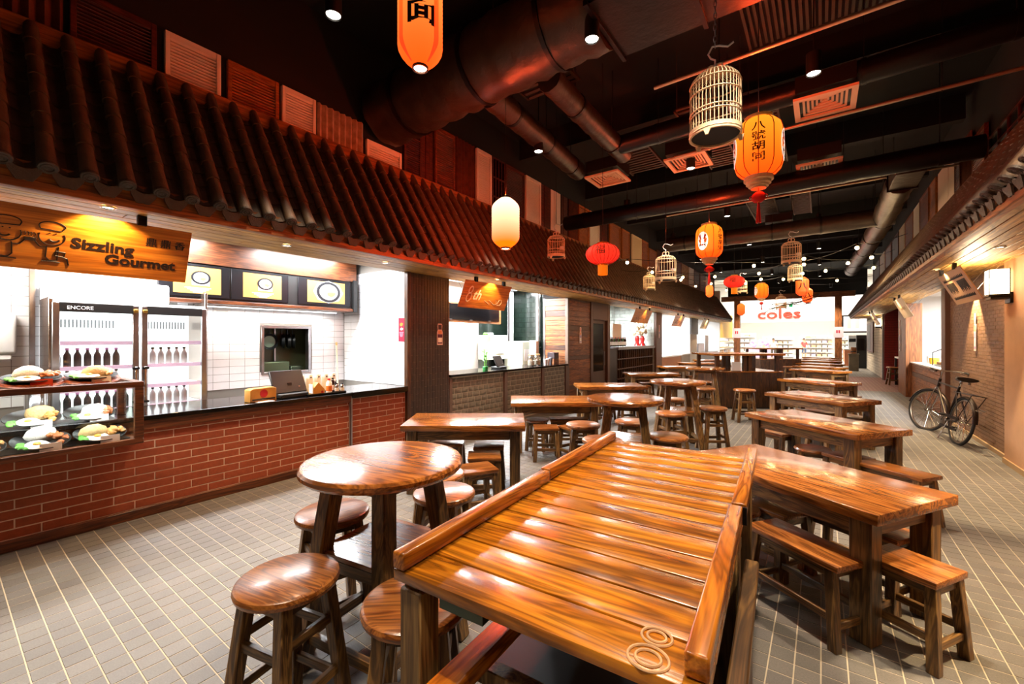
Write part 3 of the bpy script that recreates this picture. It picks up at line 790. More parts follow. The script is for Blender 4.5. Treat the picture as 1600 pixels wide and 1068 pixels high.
# hanging signs
INK = M('black_sign_ink', '#1c0c04', 0.5)
def tilt_sign(name, label, y0, y1, xt, zt, xb, zb, sgn, mat, rod=True):
    t = thing(name, label, 'sign', (xt, y0, zt))
    hgt = math.hypot(xb - xt, zt - zb); an = math.atan2(abs(xb - xt), zt - zb)
    W = y1 - y0
    # board local frame: along Y, down the face, thickness outwards
    bd = MB().box(-0.012 if sgn > 0 else 0, 0 if sgn > 0 else 0.012, 0, W, -hgt, 0).build('board', mat, t, 0.002, 1)
    bd.rotation_euler = (0, an * sgn, 0)
    for yy in (W * 0.2, W * 0.8):
        MB().box(-0.02, 0.02, yy - 0.03, yy + 0.03, -0.01, 2.68 - zt).build('bracket', DKMET, t)
        MB().cyl(((xb - xt) * 0.8 - sgn * 0.01, yy, (zb - zt) * 0.8), ((xb - xt) - sgn * 0.25, yy, 2.68 - zt), 0.004, n=6).build('stay_wire', STEEL, t)
    return t, bd, hgt, W
def sgn_text(bd, s, y, d, size, mat, sgn=1, shear=0.0, depth=0.001, sx=1.0, name='lettering', bold=0.0):
    me = text_mesh(s, size, mat, name, depth, 'LEFT', shear, sx, bold)
    return put(name, me, bd, (0.002 * sgn, y, -d), (PI / 2, 0, PI / 2 if sgn > 0 else -PI / 2))
t, bd, hg, W = tilt_sign('hanging_sign', 'orange wooden sign with two cartoon cooks reading Sizzling Gourmet', -0.35, 1.40, -4.60, 2.61, -4.77, 2.175, 1, SIGNW)
y0s = 0.35
sgn_text(bd, 'Sizzling', y0s + 0.645, 0.265, 0.112, INK, sx=1.14, bold=0.0035)
sgn_text(bd, 'Gourmet', y0s + 0.84, 0.362, 0.112, INK, sx=1.1, bold=0.0035)
sgn_text(bd, '鼎 鼎 香', y0s + 1.085, 0.165, 0.078, INK, sx=1.0, bold=0.001)
def line(bd, pts, r=0.004, closed=False, nm='drawing_line'):
    MB().tube([(0.002, y0s + a, -b) for a, b in pts], r, 5, closed=closed).build(nm, INK, bd)
def arc(cx, cy, rx, ry, a0, a1, n=14): return [(cx + rx * math.cos(rad(a0 + (a1 - a0) * i / n)), cy - ry * math.sin(rad(a0 + (a1 - a0) * i / n))) for i in range(n + 1)]
for ox, fl_ in ((0.325, -1), (0.545, 1)):
    q = lambda pts: [(ox + fl_ * a * 0.8, b) for a, b in pts]
    line(bd, q(arc(0.0, 0.205, 0.085, 0.062, 160, 385)))                        # face
    line(bd, q(arc(0.0, 0.125, 0.085, 0.035, 0, 200) + [(-0.075, 0.15), (0.06, 0.155), (0.085, 0.125)]))   # cap
    line(bd, q(arc(0.015, 0.215, 0.035, 0.022, 200, 340)), 0.006)               # smile
    line(bd, q([(-0.02, 0.18), (-0.012, 0.176)]), 0.004); line(bd, q([(0.02, 0.178), (0.03, 0.176)]), 0.004)
    line(bd, q([(-0.03, 0.275), (-0.035, 0.36), (-0.01, 0.385), (0.04, 0.38), (0.045, 0.275)]))   # body
    line(bd, q([(-0.03, 0.285), (-0.075, 0.285), (-0.11, 0.245)]))              # arm to the dish
    line(bd, q([(-0.06, 0.395), (0.0, 0.39), (0.06, 0.395)]), 0.005)
MB().box(0.0, 0.004, y0s + 0.405, y0s + 0.465, -0.25, -0.225).build('dish_drawing', INK, bd, 0.001, 1)
for k in range(4): line(bd, [(0.41 + k * 0.016, 0.215), (0.414 + k * 0.016, 0.20), (0.408 + k * 0.016, 0.185)], 0.002)
for a in (0.6,): line(bd, [(a - 0.03, 0.31), (a + 0.02, 0.315), (a + 0.012, 0.35), (a - 0.035, 0.345), (a - 0.03, 0.31)], 0.005); line(bd, [(a, 0.35), (a + 0.03, 0.36), (a + 0.04, 0.41)], 0.005)
soffit_spot('soffit spotlight over the orange cooks sign', -4.48, 0.82, 55, 125, 0.4)
for i, y in enumerate((2.3, 3.6)): soffit_spot('soffit spotlight above the brick counter, %s past the cooks sign' % ORD[i], -4.72, y, 90, 88)
soffit_spot('soffit spotlight above the glass display case', -4.72, -0.15, 70, 85)

# display case with plates of food
dc = thing('display_case', 'wood framed glass food case hung on the brick counter', 'display case', (0, 0, 0))
X0, X1, ZB, ZT, YA, YB = -5.42, -4.80, 0.745, 1.285, -1.1, 1.11
MB().box(X0, X1, YA, YB, ZB, ZB + 0.045).build('base_board', CABW, dc, 0.004, 1)
MB().box(X1 - 0.05, X1, YA, YB, ZT - 0.05, ZT).build('top_rail', CABW, dc, 0.003, 1)
MB().box(X0, X0 + 0.05, YA, YB, ZT - 0.05, ZT).build('top_rail', CABW, dc, 0.003, 1)
MB().box(X0 + 0.05, X1 - 0.05, YB - 0.06, YB, ZT - 0.05, ZT).build('top_rail', CABW, dc, 0.003, 1)
for x in (X0, X1 - 0.05): MB().box(x, x + 0.05, YB - 0.06, YB, ZB + 0.045, ZT - 0.05).build('post', CABW, dc, 0.003, 1)
MB().box(X0 + 0.05, X1 - 0.05, YA, YB - 0.06, ZT - 0.012, ZT - 0.002).build('top_pane', GLASS, dc)
MB().box(X1 - 0.03, X1 - 0.024, YA, YB - 0.06, ZB + 0.045, ZT - 0.05).build('front_pane', GLASS, dc)
MB().box(X0 + 0.05, X1 - 0.05, YB - 0.036, YB - 0.03, ZB + 0.045, ZT - 0.05).build('side_pane', GLASS, dc)
SHB2 = M('black_shelf', '#16171a', 0.35)
MB().box(X0 + 0.02, X1 - 0.06, YA, YB - 0.08, ZB + 0.046, ZB + 0.052).build('lower_shelf', SHB2, dc)
MB().box(X0 + 0.02, -5.1, YA, YB - 0.12, ZB + 0.052, ZB + 0.2).build('step_shelf', SHB2, dc, 0.003, 1)
light('AREA', 'case_lamp', dc, (X1 - 0.12, 0.0, ZT - 0.06), 16, COOL, (0, 0.3, 0), 0.06, sy=2.0)
MB().box(X1 - 0.15, X1 - 0.09, YA, YB - 0.08, ZT - 0.055, ZT - 0.035).build('light_strip', LAMPW, dc)
PLB = M('black_plate', '#101114', 0.5); PLR = wood('plate_board', 0, '#6a2810', '#9a4420', '#b85c30', 0.4)
RICE = M('white_rice', '#f6f2ea', 0.7, 0, 0.05, 40, 0.8, 160); EGG = M('egg_white', '#fbf7ee', 0.4); YOLK = M('egg_yolk', '#f2b040', 0.3)
NOOD = M('fried_noodles', '#d09248', 0.5, 0, 0.35, 40); MEAT = M('glazed_meat', '#b4642a', 0.4, 0, 0.4, 30); GREEN = M('green_leaf', '#58a838', 0.5, 0, 0.3, 30)
CARDW = M('white_card', '#f4f0ec', 0.6); CARDR = M('red_card', '#c83818', 0.6)
def food_plate(label, x, y, z, var, card, board=False, r=0.14):
    rr = random.Random(hash((round(x, 2), round(y, 2), var)) & 0xffff)
    t = thing('food_plate', label, 'plate', (x, y, z), 0, 'plates of food in the display case')
    zz = 0.0
    if board:
        MB().lathe([(0, 0), (r * 1.08, 0), (r * 1.12, 0.008), (r * 1.08, 0.016), (0, 0.016)], 24).build('board', PLR, t, 0, 2, 40); zz = 0.016
    MB().lathe([(0, zz), (r * 0.7, zz), (r, zz + 0.022), (r * 0.98, zz + 0.026), (r * 0.66, zz + 0.008), (0, zz + 0.008)], 28).build('plate', PLB, t, 0, 2, 40)
    mb = MB(); a0 = rr.random() * 6
    c = (0.03 * math.cos(a0), 0.04 * math.sin(a0))
    mb.blob((c[0] - 0.02, c[1], zz + 0.02), (0.055, 0.06, 0.05), 2, 0.05, rr)
    mb.build('rice', RICE if var % 2 else M('fried_rice', '#e0bc80', 0.7, 0, 0.2, 60, 0.8, 160), t, 0, 2, 60)
    mb = MB()
    for k in range(16):
        aa = rr.random() * 2 * PI; q = rr.random() * 0.06
        mb.blob((0.01 + q * math.cos(aa), 0.055 + 0.6 * q * math.sin(aa), zz + 0.022 + rr.random() * 0.02), (0.02, 0.016, 0.012), 1, 0.25, rr)
    mb.build('meat' if var % 2 else 'noodles', MEAT if var % 2 else NOOD, t, 0, 2, 60)
    e = MB().lathe([(0, 0.02), (0.038, 0.02), (0.044, 0.014), (0.04, 0.01), (0, 0.01)], 14, Matrix.Translation((0.06, -0.02, zz + 0.01))).build('egg', EGG, t, 0, 2, 60)
    MB().blob((0.06, -0.02, zz + 0.03), (0.015, 0.015, 0.009), 2).build('yolk', YOLK, e, 0, 2, 60)
    mb = MB()
    for k in range(8): mb.blob((0.03 + rr.random() * 0.05, -0.085 + rr.random() * 0.03, zz + 0.022), (0.02, 0.014, 0.008), 1, 0.3, rr)
    mb.build('greens', GREEN, t, 0, 2, 60)
    MB().box(-0.002, 0.002, -0.05, 0.05, 0, 0.05).build('price_card', CARDR if card else CARDW, t, 0, loc=(r * 0.98, 0.03, 0.003), rot=(0, -0.35, 0))
    ti = 0.16 if board else 0.30
    for ch in t.children:
        if ch.name.split('.')[0] in ('rice', 'meat', 'noodles', 'egg', 'greens'): ch.scale = (1.3, 1.3, 1.2)
    t.scale = (1.2, 1.2, 1.2); t.rotation_euler = (0, ti, 0); t.location.z += 1.2 * r * 0.7 * math.sin(ti)
    return t
for i, y in enumerate((0.06, 0.40, 0.74)):
    p3 = ('left', 'middle', 'right')[i]
    food_plate('black plate of egg and noodles, %s of the lower case shelf' % p3, -4.98, y + 0.12, ZB + 0.054, i, 0)
    food_plate('black plate of rice and meat, %s of the upper case shelf' % p3, -5.25, y + 0.1, ZB + 0.202, i + 1, 0)
    food_plate('white dish on wooden board, %s on top of the display case' % p3, -5.06, y + 0.08, ZT + 0.002, i, i < 2, True)
food_plate('black plate cut by the left picture edge, lower case shelf', -4.98, -0.16, ZB + 0.054, 1, 0)

# counter clutter of the first stall
bx = thing('tissue_box', 'orange wooden box with round red sticker on black worktop', 'box', (-5.2, 2.1, 0.943), 0.12)
WOB = M('box_wood', '#c08838', 0.5, 0, 0.12, 8)
MB().prism([(0, 0), (0.3, 0), (0.3, 0.14), (0.27, 0.155), (0.03, 0.15), (0, 0.135)], 0.12, Matrix(((0, 0, -1, 0.06), (1, 0, 0, 0), (0, 1, 0, 0), (0, 0, 0, 1)))).build('body', WOB, bx, 0.004, 1)
MB().lathe([(0, 0), (0.045, 0), (0.045, 0.002), (0, 0.002)], 20, Matrix.Translation((0.061, 0.15, 0.09)) @ Matrix.Rotation(PI / 2, 4, 'Y')).build('sticker', M('red_sticker', '#a8141c', 0.5), bx)
MB().box(0.062, 0.066, 0.02, 0.28, 0.02, 0.035).build('slot', BLACK, bx)
MB().box(0.05, 0.16, 0.05, 0.22, 0.0, 0.006).build('paper', CARDW, bx)
def pos(name, label, x, y, z, rz, s=1.0, big=True):
    t = thing(name, label, 'till', (x, y, z), rz)
    MB().box(-0.14 * s, 0.14 * s, -0.17 * s, 0.17 * s, 0, 0.05 * s).build('base', BLACK, t, 0.01, 1)
    MB().beam((0, 0, 0.05 * s), (-0.02, 0, 0.16 * s), 0.08 * s, 0.05 * s).build('stand', BLACK, t)
    b = MB().box(-0.015, 0.015, -0.2 * s, 0.2 * s, 0, 0.28 * s).build('screen', BLACK, t, 0.006, 1, loc=(0.05 * s, 0, 0.05 * s), rot=(0, -0.45, 0))
    MB().box(-0.018, -0.0155, -0.18 * s, 0.18 * s, 0.02, 0.26 * s).build('display', M('dark_screen', '#08080a', 0.1), b)
    MB().box(0.0155, 0.02, 0.1 * s, 0.12 * s, 0.06 * s, 0.07 * s).build('port', STEEL, b)
    return t
pos('till', 'black till with tilted screen beside the orange box', -5.33, 2.62, 0.943, 0.1, 1.05)
tr = thing('condiment_tray', 'low black tray carrying bottles on the brick counter', 'tray', (-5.25, 3.02, 0.943))
MB().box(-0.12, 0.12, -0.24, 0.26, 0, 0.01).build('base', BLACK, tr)
for a in (-0.24, 0.25): MB().box(-0.12, 0.12, a, a + 0.01, 0, 0.025).build('rim', BLACK, tr)
for a in (-0.12, 0.11): MB().box(a, a + 0.01, -0.24, 0.26, 0, 0.025).build('rim', BLACK, tr)
def bottle(label, x, y, z, r, h, mat, capm, nm='sauce_bottle', wrap=None):
    t = thing(nm, label, 'bottle', (x, y, z), 0, 'bottles and jars on the counters')
    MB().lathe([(0, 0), (r, 0), (r, h * 0.66), (r * 0.85, h * 0.76), (r * 0.45, h * 0.86), (r * 0.42, h * 0.9), (0, h * 0.9)], 12).build('body', mat, t, 0, 2, 40)
    MB().lathe([(0, h * 0.88), (r * 0.5, h * 0.88), (r * 0.5, h), (0, h)], 12).build('cap', capm, t)
    if wrap: MB().lathe([(r * 1.02, h * 0.15), (r * 1.03, h * 0.16), (r * 1.03, h * 0.5), (r * 1.02, h * 0.51)], 12, None, False).build('wrapper', wrap, t)
    return t
WPL = M('white_plastic', '#f4f4f0', 0.3); RPL = M('red_plastic', '#c8261c', 0.4); BSA = M('soy_brown', '#2a120a', 0.15); SLV = M('shaker_steel', '#b8b4b0', 0.25, 0.9)
bottle('white plastic bottle with red cap on the black tray', -5.17, 3.06, 0.954, 0.036, 0.19, WPL, RPL, wrap=M('orange_label', '#e07830', 0.5))
bottle('dark soy bottle with white label behind the steel shakers', -5.22, 3.14, 0.954, 0.028, 0.19, BSA, BLACK, wrap=CARDW)
bottle('dark brown jar with pale lid on the black tray', -5.28, 3.20, 0.954, 0.035, 0.16, BSA, WPL)
bottle('small steel shaker, left of two on the black tray', -5.17, 3.17, 0.954, 0.026, 0.12, SLV, DKMET, 'shaker', CARDW)
bottle('small steel shaker, right of two on the black tray', -5.17, 3.245, 0.954, 0.026, 0.115, SLV, DKMET, 'shaker', CARDW)
nb = thing('napkin_caddy', 'wooden napkin caddy with white napkins and a red dot', 'caddy', (-5.2, 2.88, 0.954))
MB().prism([(0, 0), (0.16, 0), (0.16, 0.06), (0.08, 0.15), (0.07, 0.15), (0, 0.07)], 0.1, Matrix(((0, 0, -1, 0.05), (1, 0, 0, -0.05), (0, 1, 0, 0), (0, 0, 0, 1)))).build('body', WOB, nb, 0.003, 1)
MB().box(-0.03, 0.055, -0.055, -0.045, 0.02, 0.13).build('napkins', CARDW, nb)
MB().lathe([(0, 0), (0.016, 0), (0.016, 0.002), (0, 0.002)], 14, Matrix.Translation((0.051, 0.075, 0.03)) @ Matrix.Rotation(PI / 2, 4, 'Y')).build('red_dot', M('red_sticker', '#a8141c', 0.5), nb)
wk = thing('tea_jug_row', 'white insulated jug rack standing behind the bottle tray', 'jug rack', (-5.5, 2.95, 0.943))
for k in range(6):
    j = MB().lathe([(0, 0), (0.05, 0), (0.05, 0.2), (0.04, 0.24), (0, 0.245)], 14, Matrix.Translation((0, -0.2 + k * 0.11, 0))).build('jug', WPL, wk, 0, 2, 40)
    MB().box(0.045, 0.056, -0.21 + k * 0.11, -0.19 + k * 0.11, 0.2, 0.212).build('spout', BLACK, j)
br = thing('broom', 'cream broom handle leaning on the white tiled wall', 'broom', (-6.65, 4.12, 0))
MB().cyl((0, 0, 0.12), (-0.08, 0, 1.55), 0.014, n=8).build('handle', M('cream_pole', '#f0e4c8', 0.5), br)
MB().cyl((-0.08, 0, 1.55), (-0.083, 0, 1.6), 0.017, n=8).build('grip', M('tan_grip', '#d8b070', 0.5), br)
MB().box(-0.04, 0.04, -0.15, 0.15, 0.0, 0.12).build('brush', M('brush_hair', '#b09060', 0.9), br)
for i, (y, w_, h_, lab) in enumerate(((2.02, 0.2, 0.26, 'cream notice with an orange edge taped right of the fridge'), (2.31, 0.2, 0.27, 'white notice with a dark corner taped beside the cream notice'))):
    p = thing('notice', lab, 'notice', (XB + 0.008, y, 1.85), 0, 'notices on the white tiles')
    MB().box(0, 0.003, 0, w_, 0, h_).build('sheet', M('cream_paper', '#f0dfc4', 0.7) if i == 0 else CARDW, p)
    mb = MB()
    for k in range(7): mb.box(0.003, 0.0035, 0.03 + (k % 3) * 0.01, w_ - 0.03 - (k % 2) * 0.02, 0.06 + k * 0.022, 0.066 + k * 0.022)
    mb.build('print', M('grey_print', '#a8a098', 0.7), p)
ps = thing('wall_poster', 'narrow crimson poster with a dish picture by the dark pillar', 'poster', (-5.29, 4.279, 1.62))
MB().box(0, 0.14, -0.003, 0, 0, 0.36).build('sheet', M('crimson_paper', '#9c1038', 0.5), ps)
MB().blob((0.07, -0.004, 0.26), (0.045, 0.001, 0.03), 1).build('flame_picture', M('flame_orange', '#e88830', 0.5), ps)
MB().blob((0.075, -0.004, 0.19), (0.04, 0.001, 0.02), 1).build('dish_picture', CARDW, ps)
mb = MB()
for k in range(4): mb.box(0.02 + k * 0.008, 0.12 - k * 0.008, -0.0045, -0.003, 0.13 - k * 0.02, 0.142 - k * 0.02)
mb.build('print', M('pink_print', '#e890a8', 0.5), ps)
di = thing('paper_dispenser', 'white wall dispenser on pale tiles at the left edge', 'dispenser', (XB + 0.01, 0.2, 1.5))
MB().box(0, 0.12, 0, 0.33, 0, 0.42).build('body', WHITE, di, 0.03, 3)
MB().box(0.0, 0.1, 0.03, 0.3, -0.06, 0.0).build('tray', WHITE, di, 0.01, 1)
st2 = thing('steel_canister', 'shiny steel canister on the worktop behind the case', 'canister', (-5.55, 0.55, 0.943))
MB().lathe([(0, 0), (0.07, 0), (0.07, 0.34), (0.06, 0.36), (0, 0.36)], 18).build('body', CHROME, st2, 0, 2, 40)
# ------------------------------------------------------------------ dark pillar
pl = struct('wall_pillar', 'dark brown vertical brick pillar between the first two stalls')
MB().box(-7.2, -5.113, 4.33, 5.19, 0, 3.0).build('core', DBGROUT, pl)
MB().box(-5.16, -5.08, 4.278, 4.345, 0, 2.68).build('edge_post', DARKZ, pl, 0.004, 1)
fr = Matrix(((0, 1, 0, -5.113), (0, 0, 1, 0), (1, 0, 0, 0), (0, 0, 0, 1)))    # courses run upward
rows_of_bricks(pl, 'brick', DBRICK, 0.0, 2.68, 4.35, 5.19, 0.2, 0.058, 0.005, 0.01, fr, 200, 1.2, 0.0, rest='bricks')
def bottle_poster(label, loc, h, axis, sx=1.0, dark=True):
    t = thing('bottle_cutout', label, 'poster', loc, 0, 'bottle shaped posters')
    w_ = h * 0.36 * sx
    pts = [(-0.5, 0.0), (0.5, 0.0), (0.5, 0.6), (0.36, 0.72), (0.42, 0.9), (0.3, 1.0), (-0.34, 1.0), (-0.42, 0.86), (-0.36, 0.72), (-0.5, 0.6)]
    mx = Matrix(((0, 0, axis, 0), (axis, 0, 0, 0), (0, 1, 0, 0), (0, 0, 0, 1)))
    MB().prism([(a * w_, b * h) for a, b in pts], 0.006, mx).build('cutout', M('pale_card', '#f0dcd8', 0.6), t)
    q = lambda s0, s1, k: [(a * w_ * k, s0 * h + (b - 0.5) * (s1 - s0) * h + (s1 - s0) * h / 2) for a, b in ((-0.5, 0), (0.5, 0), (0.5, 1), (-0.5, 1))]
    for s0, s1, k, m in ((0.06, 0.5, 0.86, M('plum_print', '#5a1c48', 0.5) if dark else M('lilac_print', '#b8a0c8', 0.5)), (0.12, 0.34, 0.7, CARDW), (0.52, 0.68, 0.62, M('peach_print', '#e8a070', 0.5)), (0.72, 0.95, 0.6, M('maroon_print', '#3a1414', 0.5) if dark else M('pink_print2', '#e0a0a0', 0.5))):
        MB().prism(q(s0, s1, k), 0.008 if s0 == 0.12 else 0.0075, mx).build('print', m, t)
    return t
bottle_poster('bottle shaped poster with plum print on the dark pillar', (-5.1, 4.97, 1.56), 0.35, 1)

# ------------------------------------------------------------------ second stall: split stone counter
sc = thing('stone_counter', 'grey split stone counter in front of the bright second stall', 'counter')
MB().box(-5.75, -5.13, 5.2, 9.28, 0, 1.0).build('body', STONEG, sc)
vm = []
for k in range(5):
    rr = random.Random(k)
    mb = MB(); bm = mb.bm
    bmesh.ops.create_grid(bm, x_segments=4, y_segments=3, size=0.5)
    for v in bm.verts:
        e = max(abs(v.co.x), abs(v.co.y)) > 0.49
        v.co.z = 0.0 if e else 0.3 + rr.random() * 0.7
    vm.append(mb.mesh('stone_block', STONE, 0, 2, 25))
r = 0; z = 0.0
divs = [(5.26, 6.74), (6.84, 8.14), (8.24, 9.24)]
for a, b in divs:
    z = 0.02; r = 0
    while z < 0.97:
        h = min(0.098, 0.985 - z); y = a - (0.06 if r % 2 else 0.0)
        while y < b - 0.03:
            L_ = 0.13 + R.random() * 0.08
            ya, yb = max(y, a), min(y + L_, b)
            if yb - ya > 0.03:
                o = put('stone_block', vm[R.randrange(5)], sc)
                o.matrix_local = Matrix.Translation((-5.128, (ya + yb) / 2, z + h / 2)) @ Matrix(((0, 0, 0.026, 0), (yb - ya - 0.01, 0, 0, 0), (0, h - 0.01, 0, 0), (0, 0, 0, 1)))
            y += L_
        z += 0.098; r += 1
for y in (5.2, 6.74, 8.14, 9.24): MB().box(-5.14, -5.09, y, y + (0.06 if y < 6 else 0.1), 0, 1.0).build('divider', M('brown_strip', '#6a5446', 0.5), sc, 0.003, 1)
tag(MB().box(-5.78, -5.05, 5.19, 9.3, 1.01, 1.05).build('worktop', GLOSSB, None, 0.004, 1), 'black worktop on the grey split stone counter', 'worktop')
w2 = struct('wall_second_stall', 'plain white rear wall of the second stall')
WW = M('white_plaster', '#f2efea', 0.7)
MB().box(-7.0, -6.95, 5.19, 9.35, 0, 3.0).build('wall_panel', WW, w2)
MB().box(-7.0, -5.2, 5.19, 9.35, 3.0, 3.05).build('stall_ceiling', WW, w2)
MB().box(-6.95, -5.11, 5.19, 5.2, 0, 3.0).build('side_panel', WW, w2)
GT = M('dark_green_tile', '#0c1410', 0.2, 0, 0.3, 8)
MB().box(-6.95, -6.94, 8.1, 9.3, 0.9, 2.9).build('green_backing', GT, w2)
for k in range(6):
    for j in range(14): MB().box(-6.94, -6.934, 8.12 + k * 0.2, 8.31 + k * 0.2, 1.0 + j * 0.13, 1.12 + j * 0.13).build('wall_tile', GT, w2)
for i, y in enumerate((6.2, 8.3)): panel_light('white light panel in the stone counter stall, %s from the pillar' % ORD[i], -6.2, y, 2.92, 0.6, 1.5, 380)
# partition of horizontal planks
pw = struct('wall_planks', 'horizontal plank wall and partition after the stone counter')
MB().box(-6.95, -5.12, 9.36, 9.5, 0, 3.0).build('partition_core', DARKW, pw)
MB().box(-5.25, -5.12, 9.36, 10.6, 0, 2.7).build('front_core', DARKW, pw)
z = 0.0; k = 0
while z < 2.66:
    h = (0.13, 0.1, 0.15, 0.12)[k % 4]; h = min(h, 2.68 - z)
    mt = DARKX if k % 7 == 4 else PLKX
    MB().box(-5.78, -5.16, 9.335 - (k % 3) * 0.004, 9.36, z + 0.002, z + h - 0.002).build('plank', mt, pw, 0.003, 1)
    mt = M('weathered_plank', '#5a4030', 0.6, 0, 0.2, 6) if k % 6 == 3 else PLKY
    MB().box(-5.12, -5.1 + (k % 3) * 0.004, 9.4, 10.6, z + 0.002, z + h - 0.002).build('plank', mt, pw, 0.003, 1)
    z += h; k += 1
MB().box(-5.17, -5.085, 9.33, 9.41, 0, 2.68).build('corner_post', M('grey_brown_post', '#6a5648', 0.5), pw, 0.004, 1)
MB().box(-5.8, -5.74, 9.32, 9.36, 0, 2.68).build('corner_post', STEEL, pw)
bottle_poster('slim pale bottle cutout on the plank wall', (-5.085, 10.0, 1.55), 0.42, 1, 0.8, False)
d1 = struct('door_1', 'dark door with a tall glass pane after the plank wall')
DFR = M('door_frame_brown', '#5c4436', 0.5, 0, 0.1, 3)
for a, b in ((10.6, 10.75), (11.72, 11.9)): MB().box(-5.25, -5.07, a, b, 0, 2.68).build('jamb', DFR, d1, 0.005, 1)
MB().box(-5.25, -5.07, 10.75, 11.72, 2.2, 2.68).build('header', DFR, d1, 0.005, 1)
MB().box(-5.2, -5.15, 10.75, 11.72, 0, 2.2).build('leaf', DFR, d1)
MB().box(-5.15, -5.145, 10.9, 11.58, 0.75, 2.1).build('pane', M('door_glass', '#0a0a0a', 0.1), d1)
MB().box(-5.15, -5.12, 11.6, 11.64, 0.9, 1.3).build('handle', STEEL, d1, 0.003, 1)

# second stall contents
tv = thing('menu_screen', 'wood framed black menu screen behind the 8 th sign', 'screen', (-6.35, 6.1, 0))
MB().box(-0.1, 0, 0, 2.15, 2.02, 2.46).build('frame', PLKY, tv, 0.004, 1)
MB().box(0, 0.01, 0.07, 2.07, 2.08, 2.42).build('glass_front', M('dark_screen', '#08080a', 0.1), tv)
for k in range(3): MB().box(0.01, 0.03, 0.35 + k * 0.65, 0.42 + k * 0.65, 2.07, 2.09).build('clip', STEEL, tv)
MB().box(-0.08, -0.03, 0.3, 0.34, 2.46, 3.0).build('hanger', STEEL, tv); MB().box(-0.08, -0.03, 1.8, 1.84, 2.46, 3.0).build('hanger', STEEL, tv)
pos('till', 'open black till on the stone counter beside a bamboo plant', -5.4, 6.95, 1.051, 0.2, 0.85)
pt = thing('lucky_bamboo', 'lucky bamboo in a small green pot on the stone counter', 'plant', (-5.35, 6.45, 1.051))
MB().lathe([(0, 0), (0.05, 0), (0.055, 0.06), (0.05, 0.065), (0, 0.06)], 12).build('pot', M('green_pot', '#2f9a4c', 0.3), pt, 0, 2, 40)
BAM = M('bamboo_leaf', '#6cb848', 0.5, 0, 0.2, 20)
for k in range(4):
    a = k * 1.6; x, y = 0.02 * math.cos(a), 0.02 * math.sin(a); hh = 0.28 + 0.06 * (k % 3)
    s = MB().cyl((x, y, 0.05), (x * 1.4, y * 1.4, hh), 0.008, n=6).build('stalk', BAM, pt)
    mb = MB()
    for q in range(7):
        b = q * 2.2 + k; z = hh * (0.55 + 0.07 * q)
        p = Vector((x, y, z)); d = Vector((math.cos(b), math.sin(b), 0.7)) * 0.09; sd = Vector((-math.sin(b), math.cos(b), 0)) * 0.012
        mb._add([p, p + d * 0.5 + sd, p + d, p + d * 0.5 - sd], [(0, 1, 2, 3)])
    mb.build('leaves', BAM, s)
JG = glass('jar_glass', (0.95, 0.95, 0.93), 0.05, 0.25)
def jar(label, x, y):
    t = thing('glass_jar', label, 'jar', (x, y, 1.051), 0, 'glass jars on the stone counter')
    MB().lathe([(0, 0), (0.08, 0), (0.085, 0.02), (0.085, 0.2), (0.06, 0.23), (0.06, 0.24), (0.055, 0.24), (0.055, 0.225), (0.078, 0.2), (0.078, 0.02), (0, 0.015)], 20).build('glass', JG, t, 0, 2, 40)
    MB().lathe([(0, 0.241), (0.064, 0.241), (0.064, 0.262), (0, 0.265)], 20).build('lid', M('cork_lid', '#c89058', 0.7), t)
    MB().lathe([(0, 0.02), (0.075, 0.02), (0.075, 0.12), (0, 0.13)], 14).build('contents', M('pale_crackers', '#ece4d4', 0.7, 0, 0.2, 40), t)
jar('large glass jar with cork lid, left one on the stone counter', -5.3, 8.0); jar('large glass jar with cork lid, right one on the stone counter', -5.3, 8.25)
for i, (y, m) in enumerate(((8.55, CARDW), (8.66, CARDW), (8.78, M('grey_blue', '#8a94a0', 0.6)))):
    t = thing('paper_cup_stack', ('white paper cup nearest the glass jars', 'white paper cup beside the grey tub', 'grey blue tub between cups and dark box')[i], 'cup', (-5.25, y, 1.051), 0, 'cups on the stone counter')
    MB().lathe([(0, 0), (0.035, 0), (0.045, 0.12 + 0.02 * i), (0.047, 0.125 + 0.02 * i), (0, 0.125 + 0.02 * i)], 14).build('cup', m, t, 0, 2, 40)
    MB().lathe([(0.046, 0.115 + 0.02 * i), (0.05, 0.118 + 0.02 * i), (0.048, 0.13 + 0.02 * i)], 14, None, False).build('rim', m, t)
t = thing('cash_box', 'dark box on a brown wooden stand at the counter end', 'box', (-5.35, 9.05, 1.051))
MB().box(-0.1, 0.1, -0.12, 0.12, 0, 0.13).build('stand', PLKY, t, 0.004, 1); MB().box(-0.1, 0.1, -0.1, 0.12, 0.13, 0.28).build('box', M('plum_black', '#2a1c22', 0.4), t, 0.006, 1)
rows_of_bricks(w2, 'wall_tile', GT, -6.9, -5.82, 1.06, 2.95, 0.2, 0.13, 0.006, 0.01, onYn(9.362), 100, -6, 0.0, rest='wall_tiles')
t = thing('ice_machine', 'pale green cabinet with a white notice beside the green tiles', 'cabinet', (-6.35, 8.85, 0))
MB().box(-0.35, 0.22, 0, 0.45, 0, 1.6).build('body', M('pale_green_enamel', '#d8dcc8', 0.4), t, 0.01, 1)
MB().box(0.221, 0.225, 0.08, 0.38, 1.1, 1.4).build('notice', CARDW, t)
MB().box(-0.1, 0.1, -0.006, -0.001, 1.1, 1.4).build('notice', CARDW, t)
MB().cyl((0.42, 0.4, 0), (0.42, 0.4, 2.98), 0.035, n=12).build('pipe', WHITE, t, 0, 2, 40)
MB().box(0.3, 0.5, 0.2, 0.34, 1.25, 1.62).build('wall_unit', WHITE, t, 0.01, 1)
t = thing('rear_shelf_unit', 'white rear worktop with boxes deep in the second stall', 'shelf', (-6.9, 7.9, 0))
